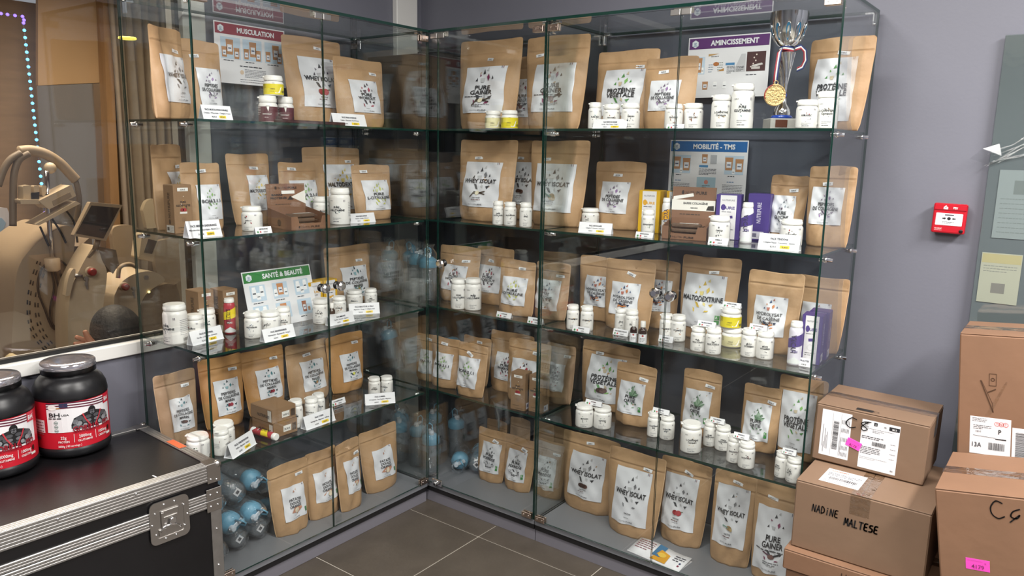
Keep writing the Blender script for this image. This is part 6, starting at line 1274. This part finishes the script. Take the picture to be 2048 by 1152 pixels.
# ================================================================== fire alarm call point
def alarm():
    t = thing('fire_alarm', 'red wall-mounted fire alarm call point lettered FEU', 'fire alarm'); t.matrix_world = T_((1.789, WY, 1.319)) @ RY(.02)
    RED = mat('alarm_red', '#b81426', .35, coat=.2)
    MB().box(-.043, .043, -.020, 0, -.043, .043, .004).build('back_box', mat('alarm_grey', '#8a1420', .4), t); MB().box(-.0455, .0455, -.036, -.018, -.0455, .0455, .005).build('cover', RED, t)
    MB().box(-.0445, .0445, -.0385, -.034, .024, .044, .003).build('top_band', RED, t)
    w_ = MB().box(-.036, .036, -.0372, -.0355, -.021, .016, .0012).build('window', PAPER, t)
    A = Art(); A.rect(-.012, .012, .009, .0125, '#4a4a4e', 1); A.disc(0, 0, .005, None, '#1d1d20', 1)
    for s_ in (-1, 1): A.rect(min(s_*.018, s_*.012), max(s_*.018, s_*.012), -.0018, .0018, '#1d1d20', 1); A.poly([(s_*.012, -.004), (s_*.012, .004), (s_*.008, 0)] if s_ < 0 else [(s_*.012, .004), (s_*.012, -.004), (s_*.008, 0)], '#1d1d20', 1)
    A.lines(-.017, .016, -.011, 2, .0035, .0012, '#4a4a4e'); A.build('print', lambda x, y, o: (x, -.0372-o, y), w_, .0004)
    A = Art(); A.text('FEU', .014, .030, .009, bold=.02, col='#eeeeee'); A.poly([(-.018, .028), (-.006, .028), (-.006, .034), (-.012, .040), (-.018, .034)], '#ece6e6', 1); A.stroke([(-.016, .030), (-.008, .037)], .0016, '#b81426'); A.build('print', lambda x, y, o: (x, -.0385-o, y), t, .0004)
    A = Art(); A.text('NUGELEC', -.026, -.033, .005, w=.020, bold=.02, col='#e8dada'); A.lines(-.036, -.012, -.037, 1, .01, .001, '#e0b8bc'); A.build('print', lambda x, y, o: (x, -.036-o, y), t, .0004)
    MB().lathe([(.0055, 0), (.0055, .002), (.003, .0024)], 14, 0, T_((.036, -.036, -.036)) @ RX(PI/2)).build('key_hole', BLACKP, t)
alarm()

# ================================================================== film-wrapped glass panel leaning on the wall
def wrapped_panel():
    t = thing('leaning_mirror', 'film-wrapped grey mirror leaning on the wall behind the tall parcel', 'mirror'); t.matrix_world = T_((1.874, WY-.040, .0)) @ RX(-.012)
    MB().box(0, .72, 0, .010, 0, 1.852, .001).build('pane', mat('dark_mirror', (.30, .35, .36), .08, .55), t)
    MB().box(-.001, .721, -.0035, -.0028, .0, 1.853).build('wrapping_film', glass('panel_film', (.95, .96, .96), 1.4, extra=.03, rough=.05, bump=.15, bscale=6), t)
    R = random.Random(4); m = MB()
    for q in range(7):
        x0, z0 = R.uniform(-.02, .01), 1.505+R.uniform(-.03, .03); x1, z1 = .2+R.uniform(-.02, .1), 1.60+R.uniform(-.05, .06)
        m.tube([(x0+(x1-x0)*k/6, -.006-R.uniform(0, .004), z0+(z1-z0)*k/6+R.uniform(-.006, .006)) for k in range(7)], [.0008, .0025, .0015, .003, .0015, .0022, .0008], 5)
    m.build('film_wrinkle', glass('film_wrinkle', (.95, .96, .96), 1.45, extra=.07, rough=.16), t)
    m = MB(); V = [(x, -.006-R.uniform(0, .012), z) for x, z in ((-.05, 1.50), (-.02, 1.53), (.02, 1.545), (.03, 1.51), (.01, 1.485), (-.02, 1.49))]; m.add(V, [(0, 1, 5), (1, 2, 3), (1, 3, 5), (3, 4, 5)]); m.build('film_corner', glass('film_wrinkle', (1, 1, 1)), t)
    s_ = MB().box(.012, .115, -.0026, -.0016, 1.075, 1.225).build('tinted_sheet', mat('yellowish_sheet', '#b5b7a4', .5), t); A = Art(); A.rect(.014, .113, 1.195, 1.222, '#b9b184', 1); A.lines(.02, .105, 1.185, 3, .008, .002, '#8a8d86'); A.rect(.045, .08, 1.105, 1.135, '#84837c', 1); A.build('print', lambda x, y, o: (x, -.0026-o*.3, y), s_, .0004)  # thin yellowish sheet with print, under the film
    s_ = MB().box(.03, .30, -.0026, -.0016, 1.27, 1.47).build('tinted_sheet', mat('grey_sheet', '#8f9a9a', .5), t); A = Art(); A.rect(.07, .12, 1.40, 1.44, '#76807e', 1); A.lines(.04, .2, 1.385, 8, .014, .002, '#7a8482'); A.build('print', lambda x, y, o: (x, -.0026-o*.3, y), s_, .0004)
wrapped_panel()
# ================================================================== the treatment room behind the window
BWALL = mat('vinyl_wall', '#8f7862', .6, noise=.10, nscale=4, stretch=(1, 1, 6)); NCEIL = mat('rosy_ceiling', '#9a8278', .8); NFLR = mat('brown_floor', '#5b4636', .6)
NX = -3.0
struct(MB().box(NX-.1, NX, -3.4, 2.2, 0, 2.3).build('wall_next_room_back', BWALL)); struct(MB().box(NX, WX-.1, 2.1, 2.2, 0, 2.3).build('wall_next_room_end', BWALL)); struct(MB().box(NX, WX-.1, -3.5, -3.4, 0, 2.5).build('wall_next_room_near', BWALL))
struct(MB().box(NX-.1, WX-.1, -3.5, 2.2, -.06, 0).build('floor_next_room', NFLR)); struct(MB().box(NX-.1, WX-.1, -3.5, 2.2, 2.46, 2.54).build('ceiling_next_room', NCEIL))
BEI = mat('machine_beige', '#c4b297', .42, noise=.03, nscale=6); BEI2 = mat('machine_tan_shaded', '#9a8870', .5, noise=.04, nscale=5); BEI3 = mat('machine_shade', '#7a6c5c', .5); DSCR = mat('dark_screen', '#2b2522', .12, coat=.4); CBL = mat('black_cable', '#141212', .5)  # tan and shade tones: beige with the machines' shade put into the colour
def AX(x, *pts): return [atx(u, v, x) for u, v in pts]
def slab(nm, pts, x, th, mt, parent, bev=.012, dx=0):
    q = AX(x, *pts); poly = [(p_[1], p_[2]) for p_ in q]
    ar = sum(a[0]*b_[1]-b_[0]*a[1] for a, b_ in zip(poly, poly[1:]+poly[:1]))
    if ar < 0: poly = poly[::-1]
    M = Matrix(((0, 0, 1, x-th), (1, 0, 0, 0), (0, 1, 0, 0), (0, 0, 0, 1))); o = MB().prism(poly, 0, th, 0, M).build(nm, mt, parent)
    if bev: bm = o.modifiers.new('bevel', 'BEVEL'); bm.width = bev; bm.segments = 3; bm.limit_method = 'ANGLE'; bm.angle_limit = .5
    for f_ in o.data.polygons: f_.use_smooth = True
    wn = o.modifiers.new('normals', 'WEIGHTED_NORMAL'); wn.keep_sharp = False
    return o
def wire(nm, pts, x, r, mt, parent, n=8): return MB().tube([tuple(p_) for p_ in AX(x, *pts)], r, n).build(nm, mt, parent)
# wall panels, wooden post, curtain
t = thing('wall_panel', 'beige wall panel above a mirror in the treatment room', 'panel'); slab('board', [(76, -60), (207, -60), (207, 165), (76, 171)], -2.75, .03, mat('panel_beige', '#a98a64', .6, noise=.06, nscale=2), t, .004)
t = thing('wall_mirror', 'dull mirror panel below the beige board in the treatment room', 'mirror'); slab('mirror_glass', [(74, 172), (206, 166), (232, 600), (95, 620)], -2.74, .015, mat('mirror_dull', (.42, .36, .29), .12, .85), t, .002)
t = thing('wooden_post', 'orange-brown wooden post beside the dark curtain', 'post'); slab('post_board', [(203, -60), (219, -60), (248, 620), (230, 620)], -2.66, .08, mat('orange_wood', '#92704c', .55, noise=.18, nscale=10, stretch=(1, 1, .15)), t, .004)
def curtain():
    t = thing('curtain', 'dark taupe pleated curtain behind the window cabinet', 'curtain'); p0 = atx(222, 100, -2.62); p1 = atx(430, 100, -2.62); n = 90; V = []
    for j in range(8):
        z = 2.44-j*(2.38/7)
        for i in range(n+1): f_ = i/n; V.append((-2.62+.030*math.sin(i*.9+.3*math.sin(j+i*.11))+.012*math.sin(i*.37+j*.5), p0[1]+(p1[1]-p0[1])*f_, z))
    m = MB(); m.add(V, [(j*(n+1)+i, j*(n+1)+i+1, (j+1)*(n+1)+i+1, (j+1)*(n+1)+i) for j in range(7) for i in range(n)], 0, True); o = m.build('curtain_cloth', mat('curtain_taupe', '#8a7e70', .85, noise=.08, nscale=12), t); so = o.modifiers.new('t', 'SOLIDIFY'); so.thickness = .003
    MB().tube([(-2.62, p0[1]-.1, 2.448), (-2.62, p1[1]+.1, 2.448)], .010, 8).build('curtain_rail', ALU, t)
curtain()
def leds():
    t = thing('fairy_lights', 'string of blue fairy lights hanging along the treatment room wall', 'lights'); pts = [(-30, 26), (2, 27), (15, 29), (30, 31), (45, 33), (48, 40)]+[(47+ (k*14.6)*.112, 46+k*14.6) for k in range(36)]; x = -2.62
    MB().tube([tuple(p_) for p_ in AX(x, *pts)], .0025, 6).build('cord', mat('clear_cord', '#6a5a55', .4), t)
    L1 = mat('led_cyan', (.12, .50, 1.0), .3, emit=2.6); L2 = mat('led_violet', (.22, .14, 1.0), .3, emit=2.2)
    proto = [MB().sphere((0, 0, 0), .0085, 6).build('bulb', L1, t, False), MB().sphere((0, 0, 0), .0085, 6).build('bulb', L2, t, False)]
    for i, p_ in enumerate(AX(x+.012, *pts[1:])):
        o = proto[0 if 5 < i < 30 else 1].copy(); COL.objects.link(o); o.parent = t; o.location = p_
leds()
t = thing('downlight_reflection', 'small glowing yellow disc standing in for a reflected downlight before the curtain', 'lamp'); c = atx(255, 77, -1.55); MB().lathe([(.0001, -.004), (.036, -.004), (.040, 0), (.036, .006), (.0001, .008)], 24, 0, T_(c), True, False, False).build('disc', mat('downlight_yellow', (1, .85, .12), .4, emit=1.6), t); MB().tube([(c[0], c[1], c[2]+.006), (c[0], c[1], 2.462)], .0012, 6).build('cord', CBL, t)  # glowing disc stands in for a reflected downlight; the cord is added
t = thing('tube_lamp', 'bare fluorescent tube lamp under the treatment room ceiling', 'lamp'); MB().tube([(-1.84, -2.02, 2.30), (-2.02, -2.62, 2.30)], .016, 12).build('tube', mat('tube_glow', (1, .97, .92), .4, emit=14), t); MB().box(-.02, .02, -.33, .33, .018, .05, .004, 0, T_((-1.93, -2.32, 2.30)) @ RZ(-.29)).build('housing', TRIMW, t)
for _s in (-1, 1): MB().tube([(-1.93+_s*.05, -2.32+_s*.17, 2.348), (-1.93+_s*.05, -2.32+_s*.17, 2.462)], .003, 6).build('hanger', STEEL, t)
def machine(label, x, body, th, mt=BEI, **k):
    t = thing('treatment_machine', label, 'machine'); slab('housing', body, x, th, mt, t, .025)
    # a foot block down to the floor
    q = AX(x, *body); y0, y1 = min(p_[1] for p_ in q), max(p_[1] for p_ in q); z0 = min(p_[2] for p_ in q)
    MB().box(x-th, x, y0+.02, y1-.02, 0, z0+.03, .02).build('stand', mt, t); return t
# first machine: big rounded housing with hoses, handpieces and a tilted console
X1 = -1.36
t = machine('large rounded tan treatment machine, darkened for shade, with hoses and handpieces', X1, curve([(22, 735), (26, 640), (34, 545), (60, 500), (98, 468), (134, 452), (150, 466), (146, 520), (140, 600), (138, 735)], 4), .42, BEI2)  # housing colour already holds its shade
for arc in ([(75, 522), (62, 560), (55, 600), (56, 640), (66, 670), (84, 695), (103, 712)], [(81, 524), (67, 562), (60, 602), (61, 638), (71, 667), (89, 692), (108, 709)], [(88, 530), (76, 565), (70, 605), (74, 645), (85, 672), (104, 697), (120, 710)], [(94, 532), (82, 567), (76, 606), (80, 643), (91, 669), (110, 693), (126, 707)]):
    cv = curve(arc, 4); m = MB()
    for i in range(0, len(cv)-1, 2): m.tube([tuple(p_) for p_ in AX(X1+.003, cv[i], ((cv[i][0]*.15+cv[i+1][0]*.85), (cv[i][1]*.15+cv[i+1][1]*.85)))], .0026, 5)
    m.build('stitch_line', CBL, t)
wire('arm', curve([(38, 303), (62, 301), (90, 308), (118, 325), (138, 345), (152, 360)]), X1-.05, .022, BEI2, t); wire('hose', curve([(42, 306), (22, 318), (8, 338), (-4, 372)]), X1-.03, .014, BEI3, t); wire('hose', curve([(58, 307), (38, 320), (28, 350), (26, 400), (26, 452)]), X1-.03, .014, BEI3, t)
wire('hose', curve([(150, 358), (156, 380), (158, 410), (150, 450)]), X1-.05, .012, BEI3, t); MB().sphere(tuple(atx(100, 336, X1-.02)), .024, 10).build('joint', BEI, t)
wire('pole', [(93, 342), (96, 400), (100, 470), (106, 522)], X1+.01, .010, CHROME, t)
for pts in ([(46, 372), (62, 370), (63, 402), (47, 402)], [(68, 372), (78, 371), (79, 392), (69, 392)], [(84, 372), (92, 371), (93, 392), (85, 392)]): slab('handpiece', pts, X1+.02, .05, BEI, t, .006)
for pts in ([(62, 386), (79, 384), (78, 400), (63, 400)], [(91, 388), (102, 387), (101, 404), (92, 404)]): slab('handpiece_holder', pts, X1+.022, .05, BLACKP, t, .004)
slab('console', [(77, 402), (143, 369), (152, 392), (98, 419)], X1+.05, .09, BEI, t, .010); slab('console_plate', [(104, 402), (140, 384), (144, 393), (108, 412)], X1+.053, .004, BEI2, t, 0); slab('tray', [(70, 449), (152, 402), (161, 407), (78, 451)], X1+.06, .10, BEI, t, .005)
slab('tray_rim', [(40, 399), (92, 399), (90, 408), (42, 408)], X1+.04, .10, BEI, t, .005); MB().lathe([(.020, -.028), (.028, -.022), (.030, .024), (.026, .028)], 20, 0, T_(atx(105, 529, X1+.036))).build('cable_cup', BEI, t)
for loop in ([(98, 520), (80, 545), (76, 580), (90, 620), (105, 655), (128, 664)], [(101, 534), (108, 575), (100, 620), (106, 650), (134, 668)], [(112, 522), (128, 570), (136, 610), (134, 640)], [(108, 534), (116, 570), (130, 605), (138, 630)], [(110, 518), (125, 524), (138, 536)], [(80, 453), (92, 480), (98, 492)], [(104, 437), (122, 465), (132, 486)], [(131, 420), (148, 445), (155, 485)]): wire('cable', curve(loop), X1+.025, .0045, CBL, t, 6)
slab('stand_bowl', curve([(120, 480), (138, 490), (160, 492), (176, 478), (184, 480), (180, 520), (160, 535), (126, 530)], 3), X1-.10, .2, BEI3, t, .02)
# second machine: pale housing with stop button, key and tilted tablet
X2 = -1.20
t = machine('pale beige treatment machine with red stop button, key switch and tilted tablet', X2, curve([(138, 735), (136, 640), (143, 578), (156, 546), (178, 506), (193, 491), (204, 520), (214, 546), (208, 602), (203, 640), (196, 735)], 4), .12)
def controls(t, X, b_, k_):
    p_ = atx(*b_, X+.002); MB().lathe([(.022, 0), (.022, .006), (.016, .008)], 18, 0, T_(p_) @ RY(PI/2)).build('button_collar', BEI, t); MB().lathe([(.011, .008), (.017, .012), (.017, .026), (.013, .031)], 16, 0, T_(p_) @ RY(PI/2)).build('stop_button', mat('stop_red', '#8a1f1c', .35), t)
    p_ = atx(*k_, X+.002); MB().lathe([(.009, 0), (.009, .008)], 12, 0, T_(p_) @ RY(PI/2)).build('key_switch', STEEL, t); MB().box(p_[0]+.008, p_[0]+.010, p_[1]-.004, p_[1]+.004, p_[2]-.045, p_[2]+.004, .0008).build('key', STEEL, t); MB().box(p_[0]+.010, p_[0]+.012, p_[1]-.010, p_[1]+.002, p_[2]-.030, p_[2]-.012, .0008).build('key', STEEL, t)
controls(t, X2, (180, 543), (171, 557))
slab('slot', [(174, 514), (193, 494), (196, 497), (179, 516)], X2+.004, .01, BEI3, t, 0); slab('lever', curve([(131, 592), (136, 560), (144, 540), (151, 540), (148, 560), (139, 592)], 3), X2+.03, .03, BEI, t, .008); wire('lever_pin', [(146, 551), (164, 552)], X2+.02, .008, STEEL, t)
slab('painted_shade_side', [(194, 492), (232, 500), (238, 528), (226, 548), (208, 528)], X2-.02, .09, BEI3, t, .012)  # side wall coloured as if in shade
tb = slab('tablet', [(181, 404), (245, 410), (212, 482), (147, 472)], X2+.06, .03, BEI2, t, .006); slab('screen', [(183, 411), (239, 416), (207, 477), (152, 467)], X2+.0615, .003, DSCR, tb, 0); wire('tablet_arm', [(196, 478), (190, 500)], X2+.03, .012, BEI3, t)
# third machine behind
X3 = -1.52
t = machine('second pale beige treatment machine with a shade-coloured side, behind the tablet', X3, curve([(229, 735), (228, 610), (232, 584), (246, 562), (272, 547), (306, 543), (330, 560), (306, 577), (286, 598), (276, 640), (274, 735)], 4), .20)
controls(t, X3, (247, 573), (266, 577)); slab('shaded_side', curve([(276, 735), (275, 640), (288, 598), (312, 575), (345, 568), (360, 600), (362, 735)], 3), X3-.05, .15, BEI3, t, .02); MB().lathe([(.012, 0), (.012, .004)], 14, 0, T_(atx(292, 555, X3+.002)) @ RY(PI/2)).build('screw_cap', STEEL, t)  # dark slope beside the housing is shade put into the colour
slab('screen_housing', [(284, 470), (300, 462), (318, 470), (306, 524), (278, 516)], X3-.08, .08, BEI, t, .008); slab('screen', [(297, 478), (314, 482), (304, 508), (288, 505)], X3-.078, .003, DSCR, t, 0); wire('hose', curve([(236, 556), (240, 535), (258, 528), (272, 534)]), X3+.02, .010, BEI2, t)
MB().sphere(tuple(atx(298, 584, X3+.004)), .006, 6).build('status_light', mat('warm_led', (1, .8, .3), .3, emit=4), t)
# stools with rounded backs
def stool(label, back, x, mt, post):
    t = thing('stool', label, 'stool'); slab('backrest', curve(back, 4), x, .035, mt, t, .014); q = AX(x-.03, *post); MB().tube([tuple(p_) for p_ in q]+[(q[-1][0]-.12, q[-1][1], .42)], .02, 10).build('back_post', BEI3, t)
    c = (q[-1][0]-.20, q[-1][1], 0); MB().lathe([(.115, .40), (.12, .42), (.12, .455), (.11, .465)], 28, 0, T_(c)).build('seat', mt, t); MB().lathe([(.03, .06), (.03, .40)], 14, 0, T_(c)).build('column', STEEL, t)
    for k in range(5): a = 2*PI*k/5; MB().tube([(c[0], c[1], .07), (c[0]+.12*math.cos(a), c[1]+.12*math.sin(a), .03)], .014, 8).build('leg', STEEL, t)
stool('beige stool with rounded back beside the tilted tablet', [(224, 470), (228, 455), (250, 450), (275, 455), (284, 475), (282, 510), (272, 532), (245, 535), (230, 520)], -1.80, BEI2, [(252, 530), (255, 560)])
stool('beige stool with rounded back and dark post behind the cabinet edge', [(309, 500), (314, 484), (338, 478), (365, 482), (377, 500), (375, 540), (362, 560), (340, 572), (318, 556), (311, 530)], -1.95, BEI2, [(345, 560), (348, 610)])
stool('small beige stool back glimpsed behind the electrolyte carton', [(286, 420), (294, 402), (312, 398), (322, 410), (322, 440), (310, 460), (294, 458)], -2.2, BEI, [(304, 455), (306, 480)])
t = thing('white_cart', 'pale grey cart at the far edge of the treatment room window', 'cart'); slab('cart_top', [(-40, 412), (14, 416), (24, 440), (26, 520), (-40, 524)], -1.95, .35, mat('cart_white', '#a5a3a8', .5), t, .01); q = AX(-1.95, (-40, 524), (26, 520)); MB().box(-2.30, -1.95, q[0][1], q[1][1], 0, min(q[0][2], q[1][2])+.02, .01).build('cart_body', mat('cart_brown', '#6b5240', .6), t); slab('cart_screen', [(-30, 436), (4, 436), (12, 446), (2, 470), (-30, 472)], -1.947, .004, mat('cart_blue', '#7d93a8', .3), t, 0)
kb = thing('domed_knob', 'small cream domed knob on a post near the window sill', 'lamp', (-.75, atx(23, 722, -.75)[1], 0)); zk = atx(23, 722, -.75)[2]; MB().lathe([(.020, zk-.02), (.022, zk), (.017, zk+.018), (.006, zk+.026)], 18).build('dome', mat('cream', '#cdb990', .45), kb); MB().lathe([(.05, 0), (.05, .02), (.012, .03), (.012, zk-.018)], 16).build('post', BEI3, kb)  # unlit cream knob on a post, gives no light

# ================================================================== the person crouching behind the window sill
def person():
    XP = -.80; t = thing('person', 'person in black with head bowed and one hand raised behind the window sill', 'person', (-.98, -.86, 0)); O = Vector((-.98, -.86, 0))
    hc = atx(231, 668, XP); wr = atx(190, 706, XP+.01); L = [(-.94, -.86, .16), (-.93, -.86, .30), (-.90, -.86, .46), (-.86, -.865, .57), (hc[0]-.015, hc[1], hc[2]-.125), (hc[0], hc[1], hc[2]-.06)]
    V = [Vector(p_)-O for p_ in L]; E_ = [(i, i+1) for i in range(5)]; Rr = [.13, .13, .14, .10, .055, .06]
    def chain(root, pts, rs):
        prev = root
        for p_, r in zip(pts, rs): V.append(Vector(p_)-O); Rr.append(r); E_.append((prev, len(V)-1)); prev = len(V)-1
        return prev
    a = chain(3, [(-.87, -1.00, .55), (-.80, -1.10, .52), (-.76, -1.13, .53), (-.78, (wr[1]-1.13)/2-.0, .62), tuple(wr)], [.062, .055, .048, .040, .028])
    chain(3, [(-.86, -.72, .55), (-.80, -.66, .38), (-.70, -.70, .30)], [.062, .05, .04])
    for s_ in (-1, 1): chain(0, [(-.95, -.86+s_*.11, .17), (-.74, -.86+s_*.16, .36), (-.80, -.86+s_*.15, .10), (-.70, -.86+s_*.15, .04)], [.09, .062, .045, .035])
    me = bpy.data.meshes.new('clothed_body'); me.from_pydata([tuple(v) for v in V], E_, []); o = bpy.data.objects.new('clothed_body', me); COL.objects.link(o); o.parent = t; me.materials.append(mat('black_cloth', '#161517', .8))
    sk = o.modifiers.new('skin', 'SKIN'); 
    for d, r in zip(me.skin_vertices[0].data, Rr): d.radius = (r, r)
    me.skin_vertices[0].data[0].use_root = True; sk.use_smooth_shade = True; sb = o.modifiers.new('sub', 'SUBSURF'); sb.levels = 2; sb.render_levels = 2
    # head: skull with face on the far side, ears, and close black hair
    SK = mat('skin', '#a8735a', .5); hl = Vector(hc)-O; m = MB(); m.sphere((0, 0, 0), .088, 16, 0, .98, .86, 1.18); hd = m.build('head', SK, t); hd.location = hl; hd.rotation_euler = (0, -.35, .25)
    for s_ in (-1, 1): MB().sphere((-.078, s_*.030, .008), .011, 8, 0).build('eye', mat('eye_white', '#d8d4ce', .3), hd); MB().sphere((-.005, s_*.078, -.005), .02, 8, 0, .8, .45, 1.4).build('ear', SK, hd)
    MB().tube([(-.080, 0, .018), (-.100, 0, -.018), (-.086, 0, -.026)], [.008, .013, .010], 8).build('nose', SK, hd); MB().sphere((-.080, 0, -.050), .014, 8, 0, .4, 1.5, .45).build('mouth', mat('lip', '#8a4d44', .5), hd)
    m = MB(); prof = [(.092*math.sin(PI*i/14*.62), .092*math.cos(PI*i/14*.62)) for i in range(15)]; m.lathe([(max(r, .0001), z*1.18) for r, z in prof[::-1]], 24, 0, T_((.010, 0, .004)), True, False, False, 1.03, .98); hr = m.build('hair_cap', mat('black_hair', '#17161a', .65, bump=.3, bscale=80), hd)
    # raised hand: palm, four fingers and a thumb, one skinned mesh
    HX = XP+.015; H = lambda u, v, dx=0: Vector(atx(u, v, HX+dx))-O; V2 = []; E2 = []; R2 = []
    def ch(root, pts, rs):
        prev = root
        for p_, r in zip(pts, rs): V2.append(p_); R2.append(r); E2.append((prev, len(V2)-1)) if prev is not None else None; prev = len(V2)-1
        return prev
    p0 = ch(None, [H(192, 708), H(184, 698), H(177, 690)], [.022, .026, .026])
    for pts in ([H(170, 681), H(160, 677, .01), H(150, 673, .012)], [H(167, 687, .005), H(155, 687, .014), H(146, 688, .014)], [H(168, 692, .01), H(156, 696, .018), H(148, 699, .018)], [H(171, 697, .012), H(162, 702, .02), H(155, 705, .02)]): ch(p0, pts, [.0105, .0092, .0082])
    ch(p0-1, [H(181, 683, .01), H(173, 670, .012), H(169, 660, .012)], [.014, .0105, .009])
    me = bpy.data.meshes.new('hand'); me.from_pydata([tuple(v) for v in V2], E2, []); o = bpy.data.objects.new('hand', me); COL.objects.link(o); o.parent = t; me.materials.append(SK)
    sk = o.modifiers.new('skin', 'SKIN')
    for d, r in zip(me.skin_vertices[0].data, R2): d.radius = (r, r)
    me.skin_vertices[0].data[0].use_root = True; sk.use_smooth_shade = True; sb = o.modifiers.new('sub', 'SUBSURF'); sb.levels = 2; sb.render_levels = 2
person()
